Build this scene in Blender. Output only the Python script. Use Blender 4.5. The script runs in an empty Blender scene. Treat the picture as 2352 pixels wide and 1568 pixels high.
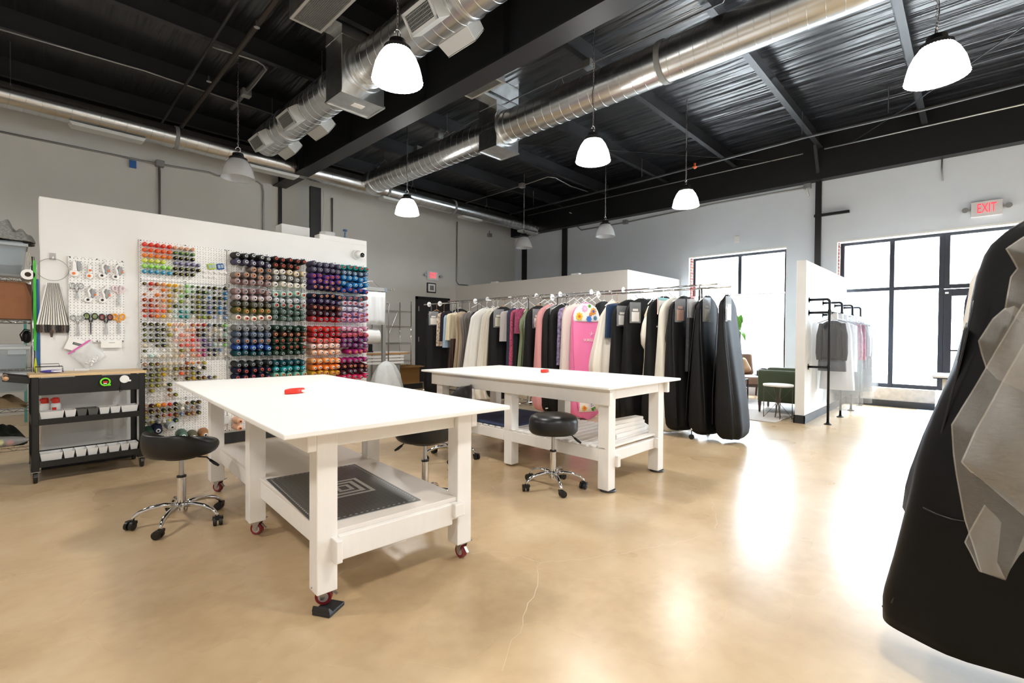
import bpy, bmesh, math, random
from mathutils import Vector, Matrix
random.seed(7)
C = bpy.context.scene.collection
PI = math.pi
# ---------------------------------------------------------------- camera
CAMH = 1.235
F, YAW, PIT, ROL = 1101.4, 0.8057, 0.01446, 0.00645
_cy, _sy, _cp, _sp = math.cos(YAW), math.sin(YAW), math.cos(PIT), math.sin(PIT)
FWD = Vector((_sy*_cp, _cy*_cp, -_sp)); _rt = Vector((_cy, -_sy, 0)); _up = _rt.cross(FWD)
RT = math.cos(ROL)*_rt + math.sin(ROL)*_up
UP = -math.sin(ROL)*_rt + math.cos(ROL)*_up
cam = bpy.data.cameras.new('camera'); cam.sensor_width = 36; cam.lens = 36*F/2352; cam.clip_start = .05; cam.clip_end = 200
co = bpy.data.objects.new('camera', cam); C.objects.link(co)
M = Matrix.Identity(4)
for i in range(3):
    M[i][0], M[i][1], M[i][2] = RT[i], UP[i], -FWD[i]
M.translation = (0, 0, CAMH); co.matrix_world = M
bpy.context.scene.camera = co
# survey helpers: where the sight line of a photo point meets a plane of the room
def _ray(px, py): return FWD + RT*((px-1176)/F) - UP*((py-784)/F)
def onz(px, py, z): d = _ray(px, py); return Vector((0, 0, CAMH)) + d*((z-CAMH)/d.z)
def onx(px, py, x): d = _ray(px, py); return Vector((0, 0, CAMH)) + d*(x/d.x)
def ony(px, py, y): d = _ray(px, py); return Vector((0, 0, CAMH)) + d*(y/d.y)
# ---------------------------------------------------------------- world, sun, view
sc = bpy.context.scene
w = bpy.data.worlds.new('sky'); sc.world = w; w.use_nodes = True
nt = w.node_tree; bg = nt.nodes['Background']
sky = nt.nodes.new('ShaderNodeTexSky'); sky.sky_type = 'HOSEK_WILKIE'; sky.turbidity = 6; sky.ground_albedo = .6
sky.sun_direction = (.75, -.2, .7)
mx = nt.nodes.new('ShaderNodeMix'); mx.data_type = 'RGBA'; mx.inputs[0].default_value = .8
nt.links.new(sky.outputs[0], mx.inputs[6]); mx.inputs[7].default_value = (.78, .89, 1, 1)
nt.links.new(mx.outputs[2], bg.inputs[0]); bg.inputs[1].default_value = 30.0
sl = bpy.data.lights.new('sun', 'SUN'); sl.energy = 9; sl.angle = .02; sl.color = (1, .96, .9)
so = bpy.data.objects.new('sun', sl); C.objects.link(so); so.location = (20, 0, 20)
so.rotation_euler = Vector((.62, .12, .77)).to_track_quat('Z', 'Y').to_euler()
sc.view_settings.view_transform = 'Standard'; sc.view_settings.look = 'None'
sc.view_settings.exposure = 0.45; sc.view_settings.gamma = 1; sc.view_settings.use_curve_mapping = False
LAMP_E, LAMP_GLASS = 30.0, 9.0
def portal(y0, y1, z0, z1, x):          # tells the renderer where daylight comes in
    l = bpy.data.lights.new('daylight', 'AREA'); l.shape = 'RECTANGLE'; l.size = z1-z0; l.size_y = y1-y0
    l.cycles.is_portal = True
    o = bpy.data.objects.new('daylight', l); C.objects.link(o); o.location = (x, (y0+y1)/2, (z0+z1)/2)
    o.rotation_euler = (0, PI/2, 0)
portal(2.71, 4.71, .3, 3.04, 11.02); portal(-2.9, 1.86, .0, 3.04, 11.02)
# ---------------------------------------------------------------- helpers
def lin(h):
    if isinstance(h, str):
        h = [int(h[i:i+2], 16)/255 for i in (0, 2, 4)]
        return tuple(c/12.92 if c <= .04045 else ((c+.055)/1.055)**2.4 for c in h)
    return tuple(h)
MATS = {}
def mat(name, col, rough=.5, metal=0, var=0, scale=20, bump=0, spec=.5, alpha=1, trans=0, emit=0, coat=0, stretch=(1, 1, 1), sheen=0):
    if name in MATS: return MATS[name]
    m = bpy.data.materials.new(name); m.use_nodes = True; MATS[name] = m
    t = m.node_tree; b = t.nodes['Principled BSDF']; c = lin(col)
    b.inputs['Base Color'].default_value = (*c, 1); b.inputs['Roughness'].default_value = rough
    b.inputs['Metallic'].default_value = metal; b.inputs['Specular IOR Level'].default_value = spec
    b.inputs['Alpha'].default_value = alpha; b.inputs['Transmission Weight'].default_value = trans
    b.inputs['Coat Weight'].default_value = coat; b.inputs['Sheen Weight'].default_value = sheen
    if emit:
        b.inputs['Emission Color'].default_value = (*c, 1); b.inputs['Emission Strength'].default_value = emit
    if var or bump:
        tc = t.nodes.new('ShaderNodeTexCoord'); mp = t.nodes.new('ShaderNodeMapping'); n = t.nodes.new('ShaderNodeTexNoise')
        mp.inputs['Scale'].default_value = stretch
        t.links.new(tc.outputs['Object'], mp.inputs[0]); t.links.new(mp.outputs[0], n.inputs['Vector'])
        n.inputs['Scale'].default_value = scale; n.inputs['Detail'].default_value = 6
        if var:
            r = t.nodes.new('ShaderNodeValToRGB'); r.color_ramp.elements[0].position = .3; r.color_ramp.elements[1].position = .7
            r.color_ramp.elements[0].color = (*[max(0, x*(1-var)) for x in c], 1); r.color_ramp.elements[1].color = (*[min(1, x*(1+var)) for x in c], 1)
            t.links.new(n.outputs['Fac'], r.inputs[0]); t.links.new(r.outputs[0], b.inputs['Base Color'])
        if bump:
            bp = t.nodes.new('ShaderNodeBump'); bp.inputs['Strength'].default_value = bump; bp.inputs['Distance'].default_value = .02
            t.links.new(n.outputs['Fac'], bp.inputs['Height']); t.links.new(bp.outputs[0], b.inputs['Normal'])
    return m
class MB:
    "collects shapes into one mesh"
    def __init__(s): s.b = bmesh.new(); s.mi = 0
    def _f(s, vs):
        try:
            f = s.b.faces.new(vs); f.material_index = s.mi; return f
        except ValueError: return None
    def box(s, x0, x1, y0, y1, z0, z1, mtx=None):
        p = [Vector((x, y, z)) for z in (z0, z1) for x, y in ((x0, y0), (x1, y0), (x1, y1), (x0, y1))]
        if mtx: p = [mtx @ q for q in p]
        v = [s.b.verts.new(q) for q in p]
        for f in ((3, 2, 1, 0), (4, 5, 6, 7), (0, 1, 5, 4), (1, 2, 6, 5), (2, 3, 7, 6), (3, 0, 4, 7)): s._f([v[i] for i in f])
        return s
    def bar(s, a, b, wx, wy, up=(0, 0, 1)):     # rectangular bar between two points
        a, b = Vector(a), Vector(b); d = (b-a).normalized(); u = Vector(up)
        if abs(d.dot(u)) > .99: u = Vector((0, 1, 0))
        r = d.cross(u).normalized(); u = r.cross(d)
        m = Matrix((( r.x, d.x, u.x, a.x), (r.y, d.y, u.y, a.y), (r.z, d.z, u.z, a.z), (0, 0, 0, 1)))
        return s.box(-wx/2, wx/2, 0, (b-a).length, -wy/2, wy/2, m)
    def tube(s, pts, r, n=8, cap=True, closed=False):
        P = [Vector(p) for p in pts]; R = r if isinstance(r, (list, tuple)) else [r]*len(P)
        rings = []; pu = None
        for i, p in enumerate(P):
            if closed: d = P[(i+1) % len(P)]-P[i-1]
            else: d = P[min(i+1, len(P)-1)]-P[max(i-1, 0)]
            d.normalize()
            u = pu if pu else (Vector((0, 0, 1)) if abs(d.z) < .9 else Vector((1, 0, 0)))
            rt = d.cross(u)
            if rt.length < 1e-5: rt = d.cross(Vector((.3, 1, .2)))
            rt.normalize(); u = rt.cross(d); pu = u
            rings.append([s.b.verts.new(p + (rt*math.cos(2*PI*k/n) + u*math.sin(2*PI*k/n))*R[i]) for k in range(n)])
        N = len(rings)
        for i in range(N if closed else N-1):
            a, b = rings[i], rings[(i+1) % N]
            for k in range(n): s._f([a[k], a[(k+1) % n], b[(k+1) % n], b[k]])
        if cap and not closed: s._f(rings[0][::-1]); s._f(rings[-1])
        return s
    def loft(s, rings, cap0=True, cap1=True, closed=True):
        V = [[s.b.verts.new(p) for p in r] for r in rings]; n = len(V[0])
        for a, b in zip(V, V[1:]):
            for k in range(n if closed else n-1): s._f([a[k], a[(k+1) % n], b[(k+1) % n], b[k]])
        if cap0 and closed: s._f(V[0][::-1])
        if cap1 and closed: s._f(V[-1])
        return s
    def lathe(s, prof, o=(0, 0, 0), axis='z', n=24, cap0=True, cap1=True):
        o = Vector(o); R = []
        for r, h in prof:
            ring = []
            for k in range(n):
                a = 2*PI*k/n; x, y = r*math.cos(a), r*math.sin(a)
                q = {'z': (x, y, h), 'y': (x, -h, y), 'x': (h, x, y)}[axis]
                ring.append(o+Vector(q))
            R.append(ring)
        return s.loft(R, cap0, cap1)
    def ball(s, c, rx, ry=None, rz=None, n=12, mtx=None):
        ry = ry or rx; rz = rz or rx; c = Vector(c); R = []
        for i in range(1, n):
            t = PI*i/n
            R.append([c+Vector((rx*math.sin(t)*math.cos(2*PI*k/(2*n)), ry*math.sin(t)*math.sin(2*PI*k/(2*n)), -rz*math.cos(t))) for k in range(2*n)])
        if mtx: R = [[mtx @ p for p in r] for r in R]
        return s.loft(R)
    def grid(s, P):                     # P[i][j] points
        V = [[s.b.verts.new(p) for p in r] for r in P]
        for a, b in zip(V, V[1:]):
            for k in range(len(a)-1): s._f([a[k], a[k+1], b[k+1], b[k]])
        return s
    def poly(s, pts): s._f([s.b.verts.new(p) for p in pts]); return s
    def build(s, name, m, parent=None, smooth=False, bevel=0, solid=0, world=False, sub=0, seg=2):
        bmesh.ops.recalc_face_normals(s.b, faces=s.b.faces) if not solid else None
        me = bpy.data.meshes.new(name)
        if world and parent:
            q = parent; mt = Matrix.Identity(4)
            while q: mt = Matrix.LocRotScale(q.location, q.rotation_euler, q.scale) @ mt; q = q.parent
            s.b.transform(mt.inverted())
        s.b.to_mesh(me); s.b.free()
        for mm in (m if isinstance(m, (list, tuple)) else [m]): me.materials.append(mm)
        if smooth:
            for p in me.polygons: p.use_smooth = True
        o = bpy.data.objects.new(name, me); C.objects.link(o)
        if parent: o.parent = parent
        if solid: k = o.modifiers.new('solid', 'SOLIDIFY'); k.thickness = solid; k.offset = 0
        if sub: k = o.modifiers.new('sub', 'SUBSURF'); k.levels = k.render_levels = sub
        if bevel:
            k = o.modifiers.new('bevel', 'BEVEL'); k.width = bevel; k.segments = seg; k.limit_method = 'ANGLE'
        if smooth and smooth != 1: me.set_sharp_from_angle(angle=smooth)
        return o
def tag(o, label, cat, group=None, kind=None):
    o['label'] = label; o['category'] = cat
    if group: o['group'] = group
    if kind: o['kind'] = kind
    return o
def thing(name, label, cat, loc=(0, 0, 0), rz=0, group=None):
    o = bpy.data.objects.new(name, None); C.objects.link(o); o.empty_display_size = .05
    o.location = loc; o.rotation_euler = (0, 0, rz); return tag(o, label, cat, group)
def struct(o): o['kind'] = 'structure'; return o
def children(o): return [c for c in CH.get(o.name, [])]
def dup(root, loc, rz, label, group=None):
    r = root.copy(); C.objects.link(r); r.location = loc; r.rotation_euler = (0, 0, rz); r['label'] = label
    if group: r['group'] = group
    for ch in list(root.children):
        c = ch.copy(); C.objects.link(c); c.parent = r
        for g in list(ch.children):
            d = g.copy(); C.objects.link(d); d.parent = c
    return r
def text(body, size, m, parent, mtx, name='lettering', ext=.0015, align='CENTER', sx=1, bold=0):
    cu = bpy.data.curves.new(name, 'FONT'); cu.body = body; cu.size = size; cu.extrude = ext; cu.offset = bold
    cu.align_x = align; cu.align_y = 'CENTER'; cu.materials.append(m)
    t_ = bpy.data.objects.new(name, cu); me = bpy.data.meshes.new_from_object(t_); bpy.data.objects.remove(t_)
    me.transform(mtx @ Matrix.Diagonal((sx, 1, 1, 1))); me.materials.clear(); me.materials.append(m)
    o = bpy.data.objects.new(name, me); C.objects.link(o)
    if parent: o.parent = parent
    return o
def face_mtx(loc, right, up):           # text frame: reading direction right, letters up
    r, u = Vector(right).normalized(), Vector(up).normalized(); n = r.cross(u)
    m = Matrix((r, u, n)).transposed().to_4x4(); m.translation = loc; return m
def arc(c, r, a0, a1, n, ax, ay):
    c, ax, ay = Vector(c), Vector(ax), Vector(ay)
    return [c + ax*r*math.cos(a0+(a1-a0)*i/n) + ay*r*math.sin(a0+(a1-a0)*i/n) for i in range(n+1)]
# ---------------------------------------------------------------- shared materials
M_wallw = mat('white_paint', 'e9e9e7', .6, var=.02, scale=3)
M_wallg = mat('cream_wall_paint', 'd3d2cd', .7, var=.03, scale=1.5)
M_black = mat('black_paint', '0e0f11', .45)
M_beam = mat('black_beam_steel', '1c1d1f', .5)
M_blackpl = mat('black_plastic', '131314', .4)
M_vinyl = mat('black_vinyl', '0d0d0f', .38, var=.1, scale=60)
M_chrome = mat('chrome', 'd8d8da', .08, 1)
M_steel = mat('brushed_steel', 'b4b4b6', .3, 1)
M_galv = mat('galvanised_duct', 'cdcfd0', .27, 1, var=.08, scale=5, bump=.03, stretch=(3, .6, 3))
M_galvx = mat('galvanised_duct_lengthwise', 'cdcfd0', .27, 1, var=.08, scale=5, bump=.03, stretch=(.6, 3, 3))
M_galvf = mat('galvanised_sheet', 'd2d4d5', .3, 1, var=.12, scale=9)
M_reg = mat('register_white_metal', 'c9cbca', .45, .3)
M_pipe = mat('grey_conduit', '9a9b9b', .4, .6)
M_wood = mat('white_painted_lumber', 'efece8', .5, var=.015, scale=12, bump=.015, stretch=(3, 3, .4))
M_top = mat('white_laminate_top', 'f4f3f0', .45, var=.012, scale=2)
M_base = mat('black_rubber_baseboard', '24262a', .5)
M_alu = mat('dark_window_frame', '2b2e36', .4, .3)
M_white = mat('white_plastic', 'f2f2f0', .4)
M_paper = mat('white_paper', 'f3f2ee', .8)
M_red = mat('red_plastic', 'e2301c', .3)
M_orange = mat('orange_plastic', 'e8702a', .4)
# ---------------------------------------------------------------- floor
XW, YW, EAVE = 10.74, 10.2, 4.2
X0, Y0 = -4.6, -5.2
m = bpy.data.materials.new('polished_tan_concrete'); m.use_nodes = True; t = m.node_tree; b = t.nodes['Principled BSDF']
tc = t.nodes.new('ShaderNodeTexCoord')
def noise(sc_, det, src=None, dist=0):
    n = t.nodes.new('ShaderNodeTexNoise'); n.inputs['Scale'].default_value = sc_; n.inputs['Detail'].default_value = det; n.inputs['Distortion'].default_value = dist
    t.links.new(tc.outputs['Object'], n.inputs['Vector']); return n
n1 = noise(.8, 3); n2 = noise(14, 10); n3 = noise(3.2, 4)
r1 = t.nodes.new('ShaderNodeValToRGB'); e = r1.color_ramp.elements
e[0].position = .28; e[0].color = (*lin('b59a75'), 1); e[1].position = .72; e[1].color = (*lin('d2bd9b'), 1)
e = r1.color_ramp.elements.new(.5); e.color = (*lin('c4aa85'), 1)
mix = t.nodes.new('ShaderNodeMix'); mix.data_type = 'FLOAT'; mix.inputs[0].default_value = .4
t.links.new(n1.outputs['Fac'], mix.inputs[2]); t.links.new(n3.outputs['Fac'], mix.inputs[3]); t.links.new(mix.outputs[0], r1.inputs[0])
m2 = t.nodes.new('ShaderNodeMix'); m2.data_type = 'RGBA'; m2.blend_type = 'MULTIPLY'; m2.inputs[0].default_value = .22
r2 = t.nodes.new('ShaderNodeValToRGB'); r2.color_ramp.elements[0].position = .35; r2.color_ramp.elements[0].color = (.72, .68, .62, 1); r2.color_ramp.elements[1].position = .6
t.links.new(n2.outputs['Fac'], r2.inputs[0]); t.links.new(r1.outputs[0], m2.inputs[6]); t.links.new(r2.outputs[0], m2.inputs[7])
t.links.new(m2.outputs[2], b.inputs['Base Color'])
rr = t.nodes.new('ShaderNodeMapRange'); rr.inputs[3].default_value = .2; rr.inputs[4].default_value = .36
t.links.new(n1.outputs['Fac'], rr.inputs[0]); t.links.new(rr.outputs[0], b.inputs['Roughness'])
b.inputs['Specular IOR Level'].default_value = .6
M_floor = m
struct(MB().box(X0-.3, XW+.3, Y0-.3, YW+.3, -.2, 0).build('floor', M_floor))
M_crack = mat('pale_crack_filler', 'd6c5a9', .5)
def crack(px, wd=.0022):
    P = []
    pts = [onz(x, y, .0006) for x, y in px]
    for a, b in zip(pts, pts[1:]):
        n = max(2, int((b-a).length/.05)); d = (b-a).normalized(); s = Vector((-d.y, d.x, 0))
        for i in range(n): P.append((a.lerp(b, i/n)+s*random.uniform(-.014, .014), s))
    mb = MB(); mb.grid([[p-s*wd*random.uniform(.3, 1), p+s*wd*random.uniform(.3, 1)] for p, s in P])
    struct(mb.build('floor_crack', M_crack))
crack([(1110, 1262), (1180, 1272), (1240, 1290), (1330, 1283), (1440, 1268), (1560, 1245), (1645, 1215)])
crack([(1240, 1290), (1235, 1330), (1210, 1400), (1180, 1470), (1150, 1568)])
crack([(1645, 1215), (1640, 1160), (1610, 1110), (1545, 1062)]); crack([(1645, 1215), (1800, 1230), (1960, 1258), (2060, 1285)], .0016)
crack([(20, 1330), (150, 1300), (320, 1260)], .0016)
# ---------------------------------------------------------------- walls
TOPL = 4.6
struct(MB().box(X0, XW+.3, YW, YW+.25, 0, TOPL).build('wall_left', M_wallg))
struct(MB().box(X0, XW+.3, YW, YW+.25, TOPL, 5.3).build('trim_1', M_black))
M_wallr = mat('cool_white_wall_paint', 'dde4ec', .6, var=.02, scale=2)
WIN = [(2.71, 4.71, .36, 3.04), (-2.9, 1.86, 0, 3.03)]
mb = MB(); T = XW+.27
mb.box(XW, T, 4.71, YW, 0, EAVE); mb.box(XW, T, 1.86, 2.71, 0, EAVE); mb.box(XW, T, Y0, -2.9, 0, EAVE)
for y0, y1, z0, z1 in WIN: mb.box(XW, T, y0, y1, z1, EAVE)
mb.box(XW, T, 2.71, 4.71, 0, .36)
struct(mb.build('wall_right', M_wallr))
struct(MB().box(X0-.25, X0, Y0, YW, 0, 5.3).build('wall_back', M_wallw))
struct(MB().box(X0, XW, Y0-.25, Y0, 0, 5.3).build('wall_front', M_wallw))
mb = MB().box(10.78, T, .44, 1.86, 0, .33); mb.box(10.78, T, -2.9, -1.0, 0, .33)
struct(mb.build('wall_sill', mat('bare_concrete_kerb', 'b9b0a4', .9, var=.12, scale=14, bump=.3)))
struct(MB().box(10.755, 10.78, .44, 1.86, 0, .11).build('baseboard_right', M_base))
# brick returns
m = bpy.data.materials.new('red_brick'); m.use_nodes = True; t = m.node_tree; b = t.nodes['Principled BSDF']
tc = t.nodes.new('ShaderNodeTexCoord'); mp = t.nodes.new('ShaderNodeMapping'); mp.inputs['Rotation'].default_value = (PI/2, 0, 0)
br = t.nodes.new('ShaderNodeTexBrick'); br.inputs['Scale'].default_value = 5; br.inputs['Color1'].default_value = (*lin('8d4a38'), 1); br.inputs['Color2'].default_value = (*lin('6e382c'), 1)
br.inputs['Mortar'].default_value = (*lin('b9aaa0'), 1); br.inputs['Mortar Size'].default_value = .03; br.inputs['Row Height'].default_value = .33; br.inputs['Brick Width'].default_value = 1
t.links.new(tc.outputs['Object'], mp.inputs[0]); t.links.new(mp.outputs[0], br.inputs['Vector']); t.links.new(br.outputs[0], b.inputs['Base Color']); b.inputs['Roughness'].default_value = .9
M_brick = m
mb = MB()
for y0, y1, z0, z1 in WIN:
    mb.box(10.82, 10.93, y1-.02, y1-.001, z0, z1-.03); mb.box(10.82, 10.93, y0+.001, y0+.02, z0, z1-.03)
struct(mb.build('trim_2', M_brick))
# window frames and glass
m = bpy.data.materials.new('window_glass'); m.use_nodes = True; t = m.node_tree; t.nodes.remove(t.nodes['Principled BSDF'])
tr = t.nodes.new('ShaderNodeBsdfTransparent'); gl = t.nodes.new('ShaderNodeBsdfGlossy'); ms = t.nodes.new('ShaderNodeMixShader'); ms.inputs[0].default_value = .06
gl.inputs['Roughness'].default_value = .02; tr.inputs[0].default_value = (.96, .98, 1, 1)
t.links.new(tr.outputs[0], ms.inputs[1]); t.links.new(gl.outputs[0], ms.inputs[2]); t.links.new(ms.outputs[0], t.nodes['Material Output'].inputs[0])
M_glass = m
def window(name, y0, y1, z0, z1, mull, trans, fw=.06):
    e = bpy.data.objects.new(name, None); C.objects.link(e); e.location = (10.96, (y0+y1)/2, z0); struct(e)
    mb = MB(); a, b = 10.93, 11.0
    mb.box(a, b, y0, y0+fw, z0, z1); mb.box(a, b, y1-fw, y1, z0, z1); mb.box(a+.002, b-.002, y0+.004, y1-.004, z1-fw, z1); mb.box(a+.002, b-.002, y0+.004, y1-.004, z0, z0+fw)
    for q in mull: mb.box(a-.004, b-.003, q-.035, q+.035, z0+.01, z1-.01)
    for q, ya, yb in trans: mb.box(a-.002, b-.006, ya+.01, yb-.01, q-.03, q+.03)
    mb.build('window_frame', M_alu, e, world=True, bevel=.004)
    MB().box(10.962, 10.968, y0+fw, y1-fw, z0+fw, z1-fw).build('window_pane', M_glass, e, world=True)
window('window_1', 2.73, 4.69, .36, 3.02, [3.66], [])
window('window_2', .36, 1.84, .33, 3.02, [1.06], [(2.10, .36, 1.84)], .07)
window('window_3', -2.88, .36, 2.06, 3.02, [-.62, -1.9], [], .07)
window('window_4', -2.88, -1.0, .33, 2.06, [-1.9], [], .07)
e = bpy.data.objects.new('door_1', None); C.objects.link(e); e.location = (10.96, -.1, 0); struct(e)
mb = MB(); a, b = 10.92, 10.99
mb.box(a, b, .26, .36, 0, 2.05); mb.box(a, b, -.62, -.52, 0, 2.05); mb.box(a, b, -.52, .26, 1.93, 2.05); mb.box(a, b, -.52, .26, 0, .2)
mb.box(a-.06, a-.02, -.52, .26, 1.0, 1.03)
mb.build('door_frame', M_alu, e, world=True, bevel=.004)
MB().box(10.955, 10.961, -.52, .26, .2, 1.93).build('door_pane', M_glass, e, world=True)
MB().box(10.905, 10.92, .30, .345, 1.97, 2.0).build('door_sensor', M_white, e, world=True)
struct(MB().box(10.92, 11.0, -1.0, -.62, 0, 2.06).build('trim_3', M_alu))
# pale trims round the openings
mb = MB()
for y0, y1, z0, z1 in WIN: mb.box(XW-.004, 10.93, y0, y1, z1-.03, z1+.004); mb.box(XW-.004, 10.82, y1-.004, y1+.012, z0, z1); mb.box(XW-.004, 10.82, y0-.012, y0+.004, z0, z1)
mb.box(XW-.02, 10.93, 2.71, 4.71, .34, .37)
struct(mb.build('trim_4', M_wallw))
# outdoors
struct(MB().box(11.3, 60, -40, 50, -.25, -.1).build('ground', mat('outdoor_concrete', 'cfcac2', .9, var=.05, scale=2)))
M_fac = mat('pale_shop_facade', 'e2dcd2', .8, var=.04, scale=1)
def facade(x, y0, y1, h, label, nw, mm):
    r = thing('shop_building', label, 'building', (x, (y0+y1)/2, -.1))
    MB().box(x, x+4, y0, y1, -.1, h).build('wall', mm, r, world=True)
    MB().box(x-.15, x+4.1, y0-.1, y1+.1, h, h+.35).build('parapet', M_wallw, r, world=True)
    st = (y1-y0)/nw
    for k in range(nw):
        a = y0+st*(k+.2)
        MB().box(x-.05, x, a, a+st*.6, .4, 2.9).build('shopfront', mat('shop_glass', '55606c', .2), r, world=True)
facade(34, 2, 16, 5.5, 'pale shop building across the street seen through the left window', 6, M_fac)
facade(36, -22, -1, 4.5, 'low shop building across the street seen through the glass door', 7, mat('tan_facade', 'cdbfae', .8))
for k, (yy, lb) in enumerate(((5.2, 'left of the two posts outside the left window'), (4.1, 'right of the two posts outside the left window'))):
    o = MB().lathe([(.12, 0), (.12, .1), (.07, .12), (.07, 3.4), (.12, 3.45)], (17, yy, -.1)).build('canopy_post', mat('grey_post', '8a919c', .6), smooth=.6)
    tag(o, 'grey canopy post, ' + lb, 'post', 'posts outside')
# ================================================================ ceiling
m = bpy.data.materials.new('black_insulation_sheet'); m.use_nodes = True; t = m.node_tree; b = t.nodes['Principled BSDF']
tc = t.nodes.new('ShaderNodeTexCoord'); mp = t.nodes.new('ShaderNodeMapping'); mp.inputs['Scale'].default_value = (1.8, .13, 1)
n = t.nodes.new('ShaderNodeTexNoise'); n.inputs['Scale'].default_value = 2.6; n.inputs['Detail'].default_value = 3; n.inputs['Distortion'].default_value = .15
bp = t.nodes.new('ShaderNodeBump'); bp.inputs['Strength'].default_value = 1; bp.inputs['Distance'].default_value = .07
t.links.new(tc.outputs['Object'], mp.inputs[0]); t.links.new(mp.outputs[0], n.inputs['Vector']); t.links.new(n.outputs['Fac'], bp.inputs['Height']); t.links.new(bp.outputs[0], b.inputs['Normal'])
b.inputs['Base Color'].default_value = (*lin('131417'), 1); b.inputs['Roughness'].default_value = .3; b.inputs['Specular IOR Level'].default_value = .8
M_deck = m
DECK = 5.05
struct(MB().box(X0-.2, XW+.3, Y0-.2, YW+.2, DECK, DECK+.1).build('ceiling', M_deck))
struct(MB().box(XW-.2, XW+.27, Y0, YW, EAVE, DECK).build('trim_5', M_black))
M_purl = mat('purlin_steel', '2c2d30', .4, .4)
for yy in (-3.95, -2.4, -.87, .66, 2.15, 3.68, 5.2, 6.75, 8.28, 9.8):
    for a, b in ((X0, 3.66), (3.88, XW-.2)):
        mb = MB().box(a, b, yy-.006, yy+.006, 4.79, DECK); mb.box(a, b, yy-.075, yy+.006, 4.78, 4.79); mb.box(a, b, yy, yy+.07, DECK-.012, DECK)
        struct(mb.build('purlin', M_purl))
mb = MB().box(3.76, 3.78, Y0, YW, 4.2, 4.95); mb.box(3.64, 3.90, Y0, YW, 4.19, 4.21); mb.box(3.64, 3.90, Y0, YW, 4.94, 4.96)
for yy in (9.0, 7.2, 5.2, 3.68, 2.15, .6): mb.box(3.66, 3.88, yy-.006, yy+.006, 4.21, 4.94)
struct(mb.build('main_beam', mat('grey_black_beam', '2a2b2e', .45, .3)))
# columns
def ibeam(x, y, w, z0, z1, name='column'):
    mb = MB().box(x-w/2, x+w/2, y-w/2, y-w/2+.015, z0, z1); mb.box(x-w/2, x+w/2, y+w/2-.015, y+w/2, z0, z1); mb.box(x-.008, x+.008, y-w/2, y+w/2, z0, z1)
    return struct(mb.build(name, M_beam))
def px_x(px, y, py=500): return ony(px, py, y).x
struct(MB().box(px_x(711, 9.7), px_x(735, 9.7), 9.65, 9.72, 0, 4.2).build('column', M_beam))
struct(MB().box(px_x(643, 10.1), px_x(650, 10.1), 10.15, 10.2, 0, 4.6).build('column', M_black))
for px0, px1, yy in ((1873, 1886.5, 0), (1293, 1303, 0), (1201, 1210, 0)):
    a, b = onx(px0, 500, 10.72), onx(px1, 500, 10.72)
    struct(MB().box(XW-.06, XW+.01, min(a.y, b.y), min(max(a.y, b.y), YW), 0, 4.25).build('column', M_black))
q = onx(1910, 491, 10.70); struct(MB().box(10.66, 10.73, q.y-.28, q.y+.28, q.z-.022, q.z+.022).build('trim_6', M_black))
mb = MB().bar((10.3, 2.15, 4.79), (10.66, 2.15, 4.2), .05, .08); struct(mb.build('column_brace', M_purl))
# ---- spiral ducts
def duct(name, a, b, r, label, mm, pitch=.15, cap=(1, 1), phase=0):
    a, b = Vector(a), Vector(b); d = (b-a).normalized(); L = (b-a).length
    root = thing(name, label, 'duct', a)
    s = d.cross(Vector((0, 0, 1))).normalized(); u = s.cross(d)
    ring = lambda t_, rr: [a+d*t_+s*rr*math.cos(2*PI*k/40)+u*rr*math.sin(2*PI*k/40) for k in range(40)]
    MB().loft([ring(0, r), ring(L, r)]).build('duct_shell', mm, root, world=True, smooth=.8)
    pts = []; turns = int(L/pitch)
    for i in range(turns*28+1):
        an = 2*PI*i/28+phase; t_ = min(L, i/28*pitch); pts.append(a+d*t_+(s*math.cos(an)+u*math.sin(an))*(r+.001))
    MB().tube(pts, .003, 4).build('spiral_seam', mm, root, world=True, smooth=True)
    return root, s, u, d
def band(root, c, d, r, mm, wd=.05):
    d = Vector(d); s = d.cross(Vector((0, 0, 1))).normalized(); u = s.cross(d); c = Vector(c)
    R = [[c+d*t_+(s*math.cos(2*PI*k/36)+u*math.sin(2*PI*k/36))*rr for k in range(36)] for t_, rr in ((-wd/2, r), (-wd/2, r+.012), (wd/2, r+.012), (wd/2, r))]
    MB().loft(R).build('joint_band', mm, root, world=True, smooth=.5)
M_seal = mat('grey_duct_sealant', '8d8f8f', .7, .2)
dl, *_ = duct('wall_duct', (X0+.1, 9.2, 4.335), (10.62, 9.2, 4.335), .165, 'long galvanised spiral duct running along the left wall', M_galvx)
for q in (1.82, 5.62, 7.45): band(dl, (q, 9.2, 4.335), (1, 0, 0), .165, M_seal)
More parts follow.
